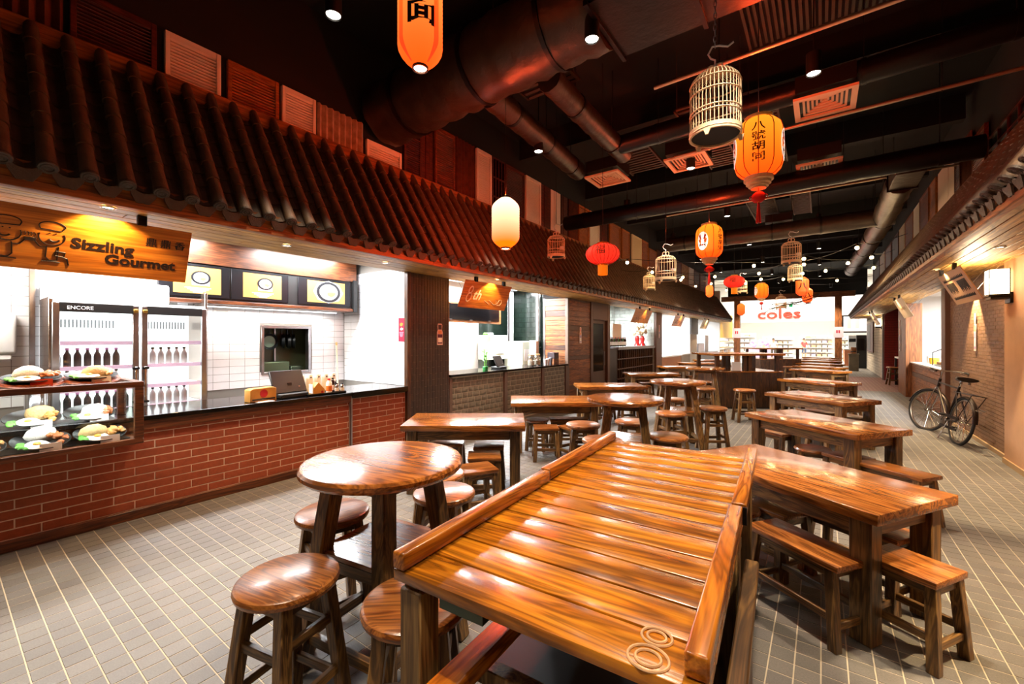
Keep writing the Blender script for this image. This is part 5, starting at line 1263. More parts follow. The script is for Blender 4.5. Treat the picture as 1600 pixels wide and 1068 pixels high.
# people
def person(label, loc, rz, shirt, legs, hair, skin='#c89878', pose=0, shorts=False, hold=None):
    t = thing('person', label, 'person', loc, rz, 'people at the far end')
    def skinned(name, V, E, mat, root=0):
        me = bpy.data.meshes.new(name); me.from_pydata([v[:3] for v in V], E, [])
        o = put(name, me, t)
        sk = o.modifiers.new('skin', 'SKIN'); sk.use_smooth_shade = True
        for i, v in enumerate(V): me.skin_vertices[0].data[i].radius = (v[3], v[3] if len(v) < 5 else v[4])
        me.skin_vertices[0].data[root].use_root = True
        ss = o.modifiers.new('sub', 'SUBSURF'); ss.levels = 1; ss.render_levels = 1
        me.materials.append(mat)
        return o
    SK = M('skin_tone', skin, 0.6)
    arm = [(0.2, -0.02, 1.40, 0.05), (0.25, -0.04, 1.15, 0.042), (0.24, -0.2 if pose else -0.1, 0.98, 0.035), (0.2, -0.32 if pose else -0.14, 0.95, 0.035)]
    V = [(0, 0, 0.95, 0.13, 0.1), (0, 0, 1.2, 0.13, 0.1), (0, 0, 1.4, 0.15, 0.1), (0, 0, 1.5, 0.055), (0, -0.01, 1.6, 0.075, 0.09), (0, -0.01, 1.70, 0.06, 0.07)]
    E = [(0, 1), (1, 2), (2, 3), (3, 4), (4, 5)]
    for s in (-1, 1):
        b = len(V); V += [(s * a, y, z, r) for a, y, z, r in arm]; E += [(2, b), (b, b + 1), (b + 1, b + 2), (b + 2, b + 3)]
        b = len(V); V += [(s * 0.1, 0, 0.88, 0.085), (s * 0.1, -0.03 * s, 0.48, 0.055), (s * 0.1, 0.04 * s, 0.08, 0.04), (s * 0.1, -0.1 + 0.04 * s, 0.03, 0.035)]; E += [(0, b), (b, b + 1), (b + 1, b + 2), (b + 2, b + 3)]
    skinned('body', V, E, SK)
    skinned('shirt', [(0, 0, 0.93, 0.145, 0.115), (0, 0, 1.2, 0.145, 0.115), (0, 0, 1.41, 0.16, 0.11)] + [(s * a, y, z, r) for s in (-1, 1) for a, y, z, r in ((0.2, -0.02, 1.40, 0.065), (0.24, -0.035, 1.2, 0.058))], [(0, 1), (1, 2), (2, 3), (3, 4), (2, 5), (5, 6)], M('shirt_' + shirt, '#' + shirt, 0.8))
    zb = 0.5 if shorts else 0.1
    skinned('trousers', [(0, 0, 0.95, 0.14, 0.11)] + [(s * 0.1, -0.03 * s * (z < 0.8), z, r) for s in (-1, 1) for z, r in ((0.86, 0.095), (zb, 0.07))], [(0, 1), (1, 2), (0, 3), (3, 4)], M('trousers_' + legs, '#' + legs, 0.8))
    MB().blob((0, 0.015, 1.67), (0.083, 0.098, 0.09), 2).build('hair', M('hair_' + hair, '#' + hair, 0.7), t, 0, 2, 60)
    MB().blob((0, -0.1, 1.62), (0.014, 0.02, 0.025), 1).build('nose', SK, t)
    for s in (-1, 1):
        MB().blob((s * 0.03, -0.088, 1.645), 0.01, 1).build('eye', BLACK, t); MB().blob((s * 0.08, 0.0, 1.63), (0.012, 0.02, 0.03), 1).build('ear', SK, t)
    return t
person('person in a red top and blue shorts standing in the far shop', (-1.2, 43.0, 0.004), 0.6, 'd05a58', '4a5a7a', '3a2a20', pose=1, shorts=True)
person('person in white shirt and dark trousers in the far shop', (-3.1, 39.5, 0.004), 0.2, 'f0eee8', '5a564c', '2a221c', pose=1)
person('shopper in peach top by the lilac flower stand', (-5.6, 39.6, 0.004), -0.8, 'e0a890', '8a7a70', '4a3020')
person('cook in white with dark hair inside the fourth stall', (-6.25, 17.6, 0.004), 1.2, 'f4f2ee', '40444a', '14100e', pose=1)
# ------------------------------------------------------------------ furniture builders
def make_round_stool():
    t = thing('round_stool', 'x', 'stool')
    MB().lathe([(0, 0.605), (0.185, 0.605), (0.2, 0.612), (0.205, 0.628), (0.2, 0.643), (0.188, 0.65), (0, 0.651)], 36).build('seat', SEATW, t, 0, 2, 35)
    tp, bt = 0.105, 0.165
    for i in range(4):
        a = PI / 4 + i * PI / 2; c, s = math.copysign(1, math.cos(a)), math.copysign(1, math.sin(a))
        MB().leg(c * bt, s * bt, 0, c * tp, s * tp, 0.606, 0.052, 0.052).build('leg', LEGZ, t, 0.004, 1)
    at = lambda z: bt + (tp - bt) * z / 0.606
    for z, dz in ((0.17, 0.045), (0.40, 0.04)):
        for k, s in enumerate((-1, 1)):
            p = at(z); MB().box(-p, p, s * p - 0.012, s * p + 0.012, z - 0.02, z + 0.02).build('stretcher', LEGX, t, 0.003, 1)
            p = at(z + dz); MB().box(s * p - 0.012, s * p + 0.012, -p, p, z + dz - 0.02, z + dz + 0.02).build('stretcher', LEGY, t, 0.003, 1)
    for s in (-1, 1):
        MB().box(-0.1, 0.1, s * 0.108 - 0.012, s * 0.108 + 0.012, 0.555, 0.605).build('apron', LEGX, t)
        MB().box(s * 0.108 - 0.012, s * 0.108 + 0.012, -0.1, 0.1, 0.555, 0.605).build('apron', LEGY, t)
    return t
def make_square_stool(w_, d_, h, nm, round_=False):
    t = thing(nm, 'x', 'stool' if w_ < 0.5 else 'bench')
    if round_: MB().lathe([(0, h - 0.035), (w_ / 2 - 0.012, h - 0.035), (w_ / 2, h - 0.018), (w_ / 2 - 0.01, h), (0, h)], 28).build('seat', SEATW, t, 0, 2, 35)
    else: MB().box(-w_ / 2, w_ / 2, -d_ / 2, d_ / 2, h - 0.035, h).build('seat', SEATW, t, 0.006, 2)
    k = 0.6 if round_ else 0.8
    bx_, by_ = w_ / 2 * (0.72 if round_ else 0.95), d_ / 2 * (0.72 if round_ else 0.98); tx, ty = w_ / 2 * k, d_ / 2 * (k - 0.08)
    for sx in (-1, 1):
        for sy in (-1, 1): MB().leg(sx * bx_, sy * by_, 0, sx * tx, sy * ty, h - 0.034, 0.05, 0.045).build('leg', LEGZ, t, 0.003, 1)
    f = lambda z: ((bx_ + (tx - bx_) * z / (h - 0.034)), (by_ + (ty - by_) * z / (h - 0.034)))
    for s in (-1, 1):
        x, y = f(0.16); MB().box(-x, x, s * y - 0.012, s * y + 0.012, 0.14, 0.18).build('stretcher', LEGX, t, 0.003, 1)
        x, y = f(0.12); MB().box(s * x - 0.012, s * x + 0.012, -y, y, 0.10, 0.14).build('stretcher', LEGY, t, 0.003, 1)
        x, y = f(h - 0.06); MB().box(-x, x, s * y - 0.011, s * y + 0.011, h - 0.085, h - 0.035).build('apron', LEGX, t)
        MB().box(s * x - 0.011, s * x + 0.011, -y, y, h - 0.085, h - 0.035).build('apron', LEGY, t)
    return t
def make_round_table():
    t = thing('round_table', 'x', 'table')
    MB().lathe([(0, 0.962), (0.37, 0.962), (0.4, 0.97), (0.412, 0.985), (0.412, 1.003), (0.402, 1.017), (0.385, 1.02), (0, 1.021)], 56).build('tabletop', TOPW, t, 0, 2, 35)
    tp, bt = 0.17, 0.285
    for i in range(4):
        a = PI / 4 + i * PI / 2; c, s = math.copysign(1, math.cos(a)), math.copysign(1, math.sin(a))
        MB().leg(c * bt, s * bt, 0, c * tp, s * tp, 0.962, 0.085, 0.085).build('leg', LEGZ, t, 0.006, 1)
    at = lambda z: bt + (tp - bt) * z / 0.962
    p = at(0.58)
    MB().box(-p - 0.02, p + 0.02, -p - 0.02, p + 0.02, 0.565, 0.59).build('shelf', TOPW, t, 0.004, 1)
    for s in (-1, 1):
        p = at(0.54); MB().box(-p, p, s * p - 0.015, s * p + 0.015, 0.51, 0.565).build('stretcher', LEGX, t); MB().box(s * p - 0.015, s * p + 0.015, -p, p, 0.51, 0.565).build('stretcher', LEGY, t)
        p = at(0.16); MB().box(-p, p, s * p - 0.015, s * p + 0.015, 0.14, 0.19).build('stretcher', LEGX, t); MB().box(s * p - 0.015, s * p + 0.015, -p, p, 0.14, 0.19).build('stretcher', LEGY, t)
        MB().box(-tp - 0.03, tp + 0.03, s * (tp + 0.005) - 0.02, s * (tp + 0.005) + 0.02, 0.90, 0.962).build('apron', LEGX, t); MB().box(s * (tp + 0.005) - 0.02, s * (tp + 0.005) + 0.02, -tp - 0.03, tp + 0.03, 0.90, 0.962).build('apron', LEGY, t)
    return t
def make_rect_table():
    t = thing('dining_table', 'x', 'table')
    w_, d_ = 1.32, 0.78
    MB().box(-w_ / 2, w_ / 2, -d_ / 2, d_ / 2, 0.682, 0.742).build('tabletop', TOPW, t, 0.005, 2)
    for sx in (-1, 1):
        for sy in (-1, 1): MB().box(sx * 0.55 - 0.055, sx * 0.55 + 0.055, sy * 0.29 - 0.05, sy * 0.29 + 0.05, 0, 0.682).build('leg', LEGZ, t, 0.006, 1)
    for s in (-1, 1):
        MB().box(-0.495, 0.495, s * 0.3 - 0.016, s * 0.3 + 0.016, 0.575, 0.68).build('apron', LEGX, t, 0.003, 1)
        MB().box(s * 0.56 - 0.016, s * 0.56 + 0.016, -0.24, 0.24, 0.575, 0.68).build('apron', LEGY, t, 0.003, 1)
    MB().box(-0.495, 0.495, -0.03, 0.03, 0.64, 0.68).build('bearer', LEGX, t)
    return t
rs0, ss0, bn0, rl0 = make_round_stool(), make_square_stool(0.34, 0.30, 0.45, 'square_stool'), make_square_stool(0.58, 0.27, 0.45, 'low_bench'), make_square_stool(0.36, 0.36, 0.45, 'low_round_stool', True)
rt0, dt0 = make_round_table(), make_rect_table()
used = set()
def place(proto, x, y, deg, label, group):
    rz = rad(deg)
    if proto.name in used: return dup(proto, (x, y, 0), rz, label, group)
    used.add(proto.name); proto.location = (x, y, 0); proto.rotation_euler = (0, 0, rz); tag(proto, label, None, group)
    return proto
G1, G2, G3 = 'bar-height round tables', 'rectangular dining tables', 'tall round stools'
for x, y, a, l in ((-1.872, 1.418, 8, 'large round bar table in the left foreground beside the plank cart'),
                   (-1.737, 4.486, 20, 'round bar table right behind the plank cart'),
                   (-1.79, 6.784, 28, 'third round bar table, behind the one next to the cart'),
                   (-2.132, 10.3, 15, 'farthest round bar table, by the dark planked booth')): place(rt0, x, y, a, l, G1)
for i, (x, y, l) in enumerate(((-1.832, 0.90, 'round stool in the left foreground with its whole seat in view'), (-1.27, 1.11, 'round stool half hidden under the near corner of the cart'),
        (-2.321, 1.397, 'round stool left of the foreground round table'), (-2.02, 2.009, 'round stool right behind the foreground round table leg'), (-2.346, 2.259, 'round stool mostly hidden behind the foreground round table edge'),
        (-2.301, 4.595, 'round stool left of the second round table'), (-1.787, 4.0, 'round stool in front of the second round table, over the cart rail'), (-1.307, 4.562, 'round stool right of the second round table, seat fully visible'),
        (-1.68, 6.015, 'round stool between the second and third round tables'), (-1.9, 5.12, 'round stool hidden behind the second round table legs'), (-1.31, 6.85, 'tall round stool right of the third round table'),
        (-1.262, 9.683, 'lone round stool on open floor before the planked booth'), (-2.05, 7.45, 'round stool behind the third round table legs'), (-1.956, 9.45, 'round stool in front of the farthest round table'), (-2.3, 11.0, 'round stool behind the farthest round table'))):
    place(rs0, x, y, (12, 40, 75, 20, 55, 30, 62, 15, 48, 5, 33, 27, 70, 22, 50)[i], l, G3)
rtab = [(-0.12, 3.56, -32), (-0.02, 5.92, -37), (-0.04, 8.42, -37), (-0.08, 11.55, -36), (-0.06, 15.6, -36), (-0.06, 17.6, -36), (-0.06, 19.8, -36), (-0.06, 22.4, -36), (-0.06, 24.4, -36), (-0.06, 26.4, -36)]
for i, (x, y, a) in enumerate(rtab): place(dt0, x, y, a, 'rectangular wooden table, %s in the right-hand row from the camera' % ORD[i], G2)
ltab = [(-3.28, 3.62, 36), (-3.3, 5.62, 36), (-3.45, 8.05, 36), (-3.75, 11.5, 36), (-3.9, 15.0, 36), (-3.95, 17.8, 36), (-4.0, 20.6, 36)]
for i, (x, y, a) in enumerate(ltab): place(dt0, x, y, a, 'rectangular wooden table, %s in the left-hand row along the counters' % ORD[i], G2)
G4 = 'low stools and benches under the tables'
def pt(tb, lx, ly):
    x, y, a = tb; a = rad(a); return x + lx * math.cos(a) - ly * math.sin(a), y + lx * math.sin(a) + ly * math.cos(a)
place(bn0, -0.09, 3.09, -36, 'low wooden bench under the near side of the first right-hand table', G4)
place(ss0, 0.39, 3.13, -32, 'square stool tucked beside the front leg of the first right-hand table', G4)
place(bn0, 0.19, 3.66, -32, 'low bench behind the front leg on the far side of the first right-hand table', G4)
place(ss0, -0.27, 3.62, -32, 'square stool deep under the first right-hand table', G4)
place(rl0, -0.52, 3.42, 0, 'low round stool between the cart and the first right-hand table', G4)
place(bn0, 0.55, 5.32, -37, 'low bench jutting out under the second right-hand table', G4)
place(rl0, -0.08, 5.78, 0, 'low round stool under the second right-hand table', G4)
place(ss0, 0.22, 5.62, -37, 'square stool under the middle of the second right-hand table', G4)
place(ss0, -0.45, 6.55, -37, 'square stool on the far side of the second right-hand table', G4)
for i, tb in enumerate(rtab[2:7]):
    for k, (lx, ly) in enumerate(((-0.3, -0.3), (0.3, -0.28), (-0.28, 0.36), (0.3, 0.36))):
        x, y = pt(tb, lx, ly)
        place(ss0 if (k + i) % 2 else bn0, x, y, tb[2] + (4, -5, 3, 0)[k], '%s, %s side under the %s right-hand table' % ('square stool' if (k + i) % 2 else 'low bench', ('near left', 'near right', 'far left', 'far right')[k], ORD[i + 2]), G4)
for x, y, a, l in ((-2.63, 3.04, 60, 'square stool in front of the first left-hand table, nearest the cart'), (-3.08, 3.78, 36, 'square stool under the right end of the first left-hand table'), (-3.55, 3.62, 36, 'square stool under the left end of the first left-hand table'), (-2.85, 3.42, 40, 'square stool half seen behind the nearest one at the left-hand table'),
                   (-3.08, 5.02, 36, 'dark square stool in front of the second left-hand table'), (-2.78, 5.28, 70, 'square stool beside the tall round stool at the second left-hand table')): place(ss0, x, y, a, l, G4)
place(rl0, -3.47, 5.40, 20, 'low round stool under the left end of the second left-hand table', G4)
place(bn0, -3.12, 5.75, 36, 'low bench under the second left-hand table', G4)
for i, tb in enumerate(ltab[2:5]):
    for k, (lx, ly) in enumerate(((-0.3, -0.3), (0.3, -0.3), (0.0, 0.34))):
        x, y = pt(tb, lx, ly); place(ss0, x, y, tb[2], 'square stool, %s side under the %s left-hand table' % (('near left', 'near right', 'far')[k], ORD[i + 2]), G4)
# planked booths with raised counters
def booth(label, x, y, deg):
    t = thing('planked_booth', label, 'booth', (x, y, 0), rad(deg), 'planked booths with raised counters')
    MB().box(-0.78, 0.78, -0.6, 0.6, 0.0, 0.86).build('core', M('black_brown_panel', '#1a0e0a', 0.4), t)
    for k in range(13):
        MB().box(-0.78 + k * 0.12, -0.664 + k * 0.12, -0.62, -0.6, 0.04, 0.86).build('plank', DARKZ, t, 0.002, 1)
    for s in (-1, 1):
        for k in range(10): MB().box(s * 0.79 - 0.01, s * 0.79 + 0.01, -0.6 + k * 0.12, -0.484 + k * 0.12, 0.04, 0.86).build('plank', DARKZ, t, 0.002, 1)
    MB().box(-0.8, 0.8, -0.63, 0.63, 0.86, 0.89).build('ledge', TOPW, t, 0.004, 1)
    for sx in (-0.72, -0.06, 0.06, 0.72):
        for sy in (-0.5, 0.5): MB().box(sx - 0.04, sx + 0.04, sy - 0.04, sy + 0.04, 0.89, 1.26).build('post', DARKZ, t)
    MB().box(-0.86, 0.86, -0.62, 0.62, 1.26, 1.31).build('raised_counter', TOPW, t, 0.006, 1)
booth('near dark planked booth with raised counter behind the round tables', -1.75, 12.0, 36)
booth('far dark planked booth with raised counter near the gateway', -1.65, 20.2, 36)
for i, (x, y) in enumerate(((-2.3, 13.1), (-1.55, 13.5))): place(rs0, x, y, 25 * i, 'round stool just behind the near planked booth, %s one' % ('left', 'right')[i], G3)
for i, (x, y) in enumerate(((-0.98, 18.9), (-2.9, 18.6), (-0.85, 22.4))): place(rs0, x, y, 20 * i, 'far round stool %s of the far planked booth' % ('just right', 'left', 'behind and right')[i], G3)
t = thing('menu_card', 'white menu card standing on the near planked booth ledge', 'card', (-1.66, 11.38, 0.892), rad(36)); MB().box(-0.1, 0.1, -0.02, 0.02, 0, 0.22).build('card', CARDW, t); MB().box(-0.11, 0.11, -0.03, 0.03, 0, 0.01).build('foot', DKMET, t)
t = thing('high_stool_table', 'dark bar stool and narrow table in the red recess', 'table', (2.45, 20.2, 0)); MB().box(-0.3, 0.3, -0.6, 0.6, 0.98, 1.03).build('top', WHITE, t)
for a in (-0.27, 0.27):
    for b in (-0.55, 0.55): MB().box(a - 0.03, a + 0.03, b - 0.03, b + 0.03, 0, 0.98).build('leg', BLACK, t)
place(rs0, 2.1, 20.6, 10, 'dark round stool beside the white table in the red recess', G3)

# ------------------------------------------------------------------ the plank cart
ct = thing('plank_cart', 'large glossy orange plank cart table with side rails, foreground', 'cart', (-0.72, 1.94, 0), rad(4))
ZC = 0.92
npl = 14; L0, L1 = -1.04, 1.04; pwid = (L1 - L0) / npl
for k in range(npl):
    y = L0 + k * pwid
    MB().box(-0.46, 0.46, y + 0.004, y + pwid - 0.004, ZC - 0.036 - R.random() * 0.001, ZC - R.random() * 0.0015).build('plank', CARTX, ct, 0.004, 2)
for s in (-1, 1):
    MB().box(s * 0.435 - 0.026, s * 0.435 + 0.026, L0 + (0.0 if s < 0 else 0.03), -0.035, ZC + 0.001, ZC + 0.058).build('side_rail', CARTY, ct, 0.008, 3)
    MB().box(s * 0.445 - 0.028, s * 0.445 + 0.028, -0.02, L1, ZC + 0.001, ZC + 0.06).build('side_rail', CARTY, ct, 0.008, 3)
    MB().box(s * 0.445 - 0.03, s * 0.445 + 0.03, -0.034, -0.022, ZC - 0.02, ZC + 0.05).build('rail_strap', DKMET, ct)
    for yy in (L0 + 0.06, -0.05, 0.05, L1 - 0.06): MB().box(s * 0.4 - 0.045, s * 0.4 + 0.045, yy - 0.045, yy + 0.045, 0, ZC - 0.06).build('leg', CARTZ, ct, 0.006, 1)
    MB().box(s * 0.41 - 0.03, s * 0.41 + 0.03, L0 + 0.03, L1 - 0.03, ZC - 0.11, ZC - 0.038).build('side_beam', CARTZ, ct, 0.005, 1)
    MB().beam((s * 0.27, -1.25, 0.60), (s * 0.27, 0.95, 0.53), 0.085, 0.06).build('shaft', CARTY, ct, 0.006, 1)
for yy in (-0.9, 0.0, 0.9): MB().box(-0.4, 0.4, yy - 0.03, yy + 0.03, ZC - 0.1, ZC - 0.038).build('cross_beam', CARTZ, ct, 0.004, 1)
for yy in (-0.75, 0.8): MB().box(-0.4, 0.4, yy - 0.03, yy + 0.03, 0.44, 0.5).build('cross_beam', CARTZ, ct, 0.004, 1)
MB().box(-0.36, 0.36, -0.7, 0.9, 0.1, 0.42).build('under_cart_shade', BLACK, ct, 0.01, 1)  # black block standing in for the shade under the cart
for k in range(8): MB().box(0.475, 0.492, -0.9 + k * 0.115, -0.788 + k * 0.115, 0.12, 0.72).build('side_board', DARKZ, ct, 0.003, 1)
MB().box(0.465, 0.515, -0.92, 0.03, 0.70, 0.74).build('side_ledge', LEGY, ct, 0.005, 1)
MB().box(-0.28, -0.12, L0 + 0.02, L0 + 0.1, ZC - 0.075, ZC - 0.037).build('lock_plate', M('green_grey_metal', '#4a5a54', 0.4, 0.6), ct)
EIGHT = M('branded_mark', '#c8a078', 0.25, 0.0, 0.2, 30)
def eight(parent, cx, cy, z, s, rot=0.0):
    for k, (oy, q) in enumerate(((0.052 * s, 0.036), (-0.03 * s, 0.046))):
        for e in (1.0, 0.62):
            pts = [(cx + (q * e * s * math.cos(a)), cy + oy + q * e * s * 0.9 * math.sin(a), z) for a in [2 * PI * j / 24 for j in range(24)]]
            MB().tube(pts, 0.0035 * s, 6, closed=True).build('branded_eight', EIGHT, parent)
eight(ct, 0.33, L0 + 0.075, ZC + 0.001, 1.0)
eight(ct, -0.33, L1 - 0.06, ZC + 0.001, 0.6)

# ------------------------------------------------------------------ bicycle against the brick wall
bk = thing('bicycle', 'old black bicycle leaning on the brown brick wall', 'bicycle', (1.72, 9.55, 0))
RUST = M('worn_frame_paint', '#2a1e18', 0.35, 0.6, 0.3, 12); TYRE = M('tyre_rubber', '#1a1714', 0.8); RIM = M('worn_rim', '#8a7a68', 0.3, 0.9, 0.3, 10)
# bike local axes: forward along +y, leaning towards +x
WR = 0.365; WB = 1.24
lean = Matrix.Rotation(rad(9), 4, 'Y') 
def bm_obj(mb, name, mat, par=bk, smooth=40):
    o = mb.build(name, mat, par, 0, 2, smooth); o.matrix_local = lean @ Matrix.Identity(4) if par is bk else o.matrix_local; return o
def wheel(name, mx):
    w_ = MB().tube([mx @ Vector((0, WR * math.cos(a), WR * math.sin(a))) for a in [2 * PI * k / 40 for k in range(40)]], 0.021, 8, closed=True).build(name, TYRE, bk, 0, 2, 40)
    w_.matrix_local = lean
    MB().tube([mx @ Vector((0, (WR - 0.03) * math.cos(a), (WR - 0.03) * math.sin(a))) for a in [2 * PI * k / 40 for k in range(40)]], 0.013, 6, closed=True).build('rim', RIM, w_, 0, 2, 40)
    MB().cyl(mx @ Vector((-0.05, 0, 0)), mx @ Vector((0.05, 0, 0)), 0.022, n=10).build('hub', CHROME, w_, 0, 2, 40)
    mb = MB()
    for k in range(28):
        a = 2 * PI * k / 28; s = 0.035 if k % 2 else -0.035; b = a + (0.5 if k % 4 < 2 else -0.5)
        mb.cyl(mx @ Vector((s, 0.02 * math.cos(b), 0.02 * math.sin(b))), mx @ Vector((0, (WR - 0.035) * math.cos(a), (WR - 0.035) * math.sin(a))), 0.0028, n=4)
    mb.build('spokes', CHROME, w_)
    pts = [mx @ Vector((0, (WR + 0.035) * math.cos(a), (WR + 0.035) * math.sin(a))) for a in [rad(12 + 165 * k / 20) for k in range(21)]]
    rs = []
    for p in pts:
        c0 = mx @ Vector((0, 0, 0)); d = (p - c0).normalized(); x = (mx.to_3x3() @ Vector((1, 0, 0))).normalized()
        rs.append([p - x * 0.034 - d * 0.016, p - x * 0.018 + d * 0.002, p + x * 0.018 + d * 0.002, p + x * 0.034 - d * 0.016, p + x * 0.03 - d * 0.02, p - x * 0.03 - d * 0.02])
    g = MB().ring(rs).build('mudguard', RUST, bk, 0, 2, 50); g.matrix_local = lean
    return w_
steer = rad(24)
mr_ = Matrix.Translation((0, 0, WR)); wheel('rear_wheel', mr_)
hx = Matrix.Translation((0, WB, WR)) @ Matrix.Rotation(steer, 4, 'Z'); wheel('front_wheel', hx)
tubes = [('seat_tube', (0, 0.46, 0.30), (0, 0.29, 0.90), 0.017), ('top_tube', (0, 0.30, 0.86), (0, 1.02, 0.90), 0.015), ('down_tube', (0, 0.46, 0.30), (0, 1.04, 0.82), 0.018), ('head_tube', (0, 1.05, 0.78), (0, 1.01, 0.97), 0.021),
         ('chain_stay', (0.06, 0, WR), (0.03, 0.46, 0.30), 0.010), ('chain_stay', (-0.06, 0, WR), (-0.03, 0.46, 0.30), 0.010), ('seat_stay', (0.06, 0, WR), (0.02, 0.31, 0.82), 0.009), ('seat_stay', (-0.06, 0, WR), (-0.02, 0.31, 0.82), 0.009)]
for nm, a, b, r_ in tubes: bm_obj(MB().cyl(a, b, r_, n=10), nm, RUST)
for s in (-1, 1):
    p0 = hx @ Vector((s * 0.055, 0, 0)); p1 = hx @ Vector((s * 0.05, -0.1, 0.42)); bm_obj(MB().tube([p0, p1, (0, 1.05, 0.80)], 0.012, 8), 'fork_blade', CHROME)
bm_obj(MB().cyl((0, 1.01, 0.95), (0, 0.99, 1.10), 0.013, n=8), 'stem', CHROME)
cst, sst = math.cos(steer), math.sin(steer)
hb = [(-0.30, -0.20, 1.10), (-0.26, -0.06, 1.13), (-0.14, 0.04, 1.12), (0, 0.05, 1.10), (0.14, 0.04, 1.12), (0.26, -0.06, 1.13), (0.30, -0.20, 1.10)]
hbw = [(a * cst - b * sst, 0.99 + a * sst + b * cst, z) for a, b, z in hb]
bm_obj(MB().tube(hbw, 0.011, 8), 'handlebar', CHROME)
for e, f in ((0, 1), (6, 5)):
    p, q = Vector(hbw[e]), Vector(hbw[f]); bm_obj(MB().cyl(p + (p - q) * 0.1, q + (p - q) * 0.3, 0.017, n=8), 'grip', TYRE)
    bm_obj(MB().tube([q + Vector((0, 0.05, -0.02)), (p + q) / 2 + Vector((0, 0.04, -0.03)), p + Vector((0, 0.03, -0.035))], 0.005, 6), 'brake_lever', CHROME)
bm_obj(MB().cyl((0, 0.29, 0.88), (0, 0.27, 0.98), 0.012, n=8), 'seat_post', CHROME)
sd = MB()
rsd = []
for f in range(9):
    q = f / 8; y = 0.08 + q * 0.33; wd = 0.105 * (1 - q) ** 0.8 + 0.028; zc = 1.03 - 0.012 * math.sin(q * PI)
    rsd.append([(wd * math.cos(a), y, zc + (0.028 if math.sin(a) > 0 else 0.045) * math.sin(a)) for a in [2 * PI * k / 12 for k in range(12)]])
sd.ring(rsd); bm_obj(sd, 'saddle', M('worn_leather', '#14100e', 0.35), smooth=50)
for s in (-1, 1):
    pts = [(s * 0.05, 0.12, 0.99), (s * 0.05, 0.12, 0.94)]
    bm_obj(MB().tube([(s * 0.05 + 0.016 * math.cos(k), 0.14 + 0.016 * math.sin(k), 0.945 + k * 0.0022) for k in [j * 0.8 for j in range(24)]], 0.004, 5), 'saddle_spring', CHROME)
bm_obj(MB().box(-0.085, -0.075, -0.36, 0.22, 0.80, 0.81).box(0.075, 0.085, -0.36, 0.22, 0.80, 0.81).box(-0.085, 0.085, -0.36, -0.35, 0.80, 0.81).box(-0.03, -0.02, -0.36, 0.22, 0.80, 0.81).box(0.02, 0.03, -0.36, 0.22, 0.80, 0.81), 'luggage_rack', RUST)
for s in (-1, 1):
    bm_obj(MB().cyl((s * 0.08, -0.33, 0.80), (s * 0.065, 0, WR), 0.006, n=6), 'rack_stay', RUST)
    bm_obj(MB().cyl((s * 0.035, -0.36, 0.36), (s * 0.065, 0, WR), 0.004, n=6), 'mudguard_stay', CHROME)
bm_obj(MB().tube([(0, -0.40, 0.62), (0.06, -0.47, 0.6), (0.0, -0.50, 0.58), (-0.06, -0.47, 0.6), (0, -0.4, 0.62)], 0.006, 6), 'rear_loop', CHROME)
bm_obj(MB().lathe([(0, -0.004), (0.085, -0.004), (0.09, 0), (0.085, 0.004), (0, 0.004)], 24, Matrix.Translation((-0.055, 0.46, 0.30)) @ Matrix.Rotation(PI / 2, 4, 'Y')), 'chainring', RIM)
bm_obj(MB().box(-0.07, -0.06, -0.06, 0.56, 0.37, 0.42).box(-0.07, -0.06, -0.06, 0.5, 0.20, 0.24), 'chain_guard', RUST)
for s in (-1, 1):
    bm_obj(MB().beam((s * 0.075, 0.46, 0.30), (s * 0.085, 0.46 + s * 0.12, 0.30 - s * 0.1), 0.012, 0.02), 'crank', CHROME)
    bm_obj(MB().box(s * 0.09, s * 0.18, 0.43 + s * 0.12, 0.49 + s * 0.12, 0.29 - s * 0.1, 0.31 - s * 0.1), 'pedal', TYRE)
bm_obj(MB().cyl((-0.05, 0.30, 0.3), (-0.17, 0.18, 0.02), 0.008, n=6), 'kickstand', CHROME)
bk.rotation_euler = (0, 0, rad(9.5))
# ------------------------------------------------------------------ ceiling downlights
def downlight(label, x, y, z=4.5, energy=900, vis=True):
    t = thing('ceiling_downlight', label, 'light', (x, y, z), 0, 'black can downlights on the ceiling')
    MB().lathe([(0.065, 0.0), (0.07, 0.0), (0.07, 0.22), (0.0, 0.22), (0.0, 0.21), (0.062, 0.21), (0.062, 0.01)], 18, None, False).build('can', BLACK, t, 0, 2, 40)
    MB().lathe([(0, 0.012), (0.06, 0.012), (0.06, 0.02), (0, 0.02)], 16).build('lens', M('downlight_glow', '#ffffff', 0.5, emit='#fff4e4', es=18.0), t)
    MB().cyl((0, 0, 0.22), (0, 0, 5.9 - z), 0.008, n=6).build('stem', BLACK, t)
    light('SPOT', 'downlight_lamp', t, (0, 0, -0.01), energy, WARM, (0, 0, 0), 0.06, 84 if x > -3 else 66, 0.8)
    return t
DL = []
for x, ys in ((-3.48, (-1.5, 2.1, 5.46, 9.1, 12.7, 16.3, 19.9, 23.5)), (-1.77, (0.3, 3.72, 7.5, 10.9, 14.6, 18.2, 21.8, 25.4)), (-0.07, (-1.6, 5.6, 9.3, 12.9, 16.5, 20.1, 23.7)), (1.35, (0.0, 3.8)), (-0.34, (2.9,)), (-4.0, (29.0,)), (0.4, (29.0,))):  # the lone lamp before the cage is added to brighten its bars
    for y in ys: DL.append((x, y))
DL.sort(key=lambda q: q[1])
rown = {-3.48: 'left', -1.77: 'middle', -0.07: 'right', 1.35: 'far right', -0.34: 'bird cage', -4.0: 'added left gateway', 0.4: 'added right gateway'}; cnt = {}  # gateway pair is added to brighten the timber posts
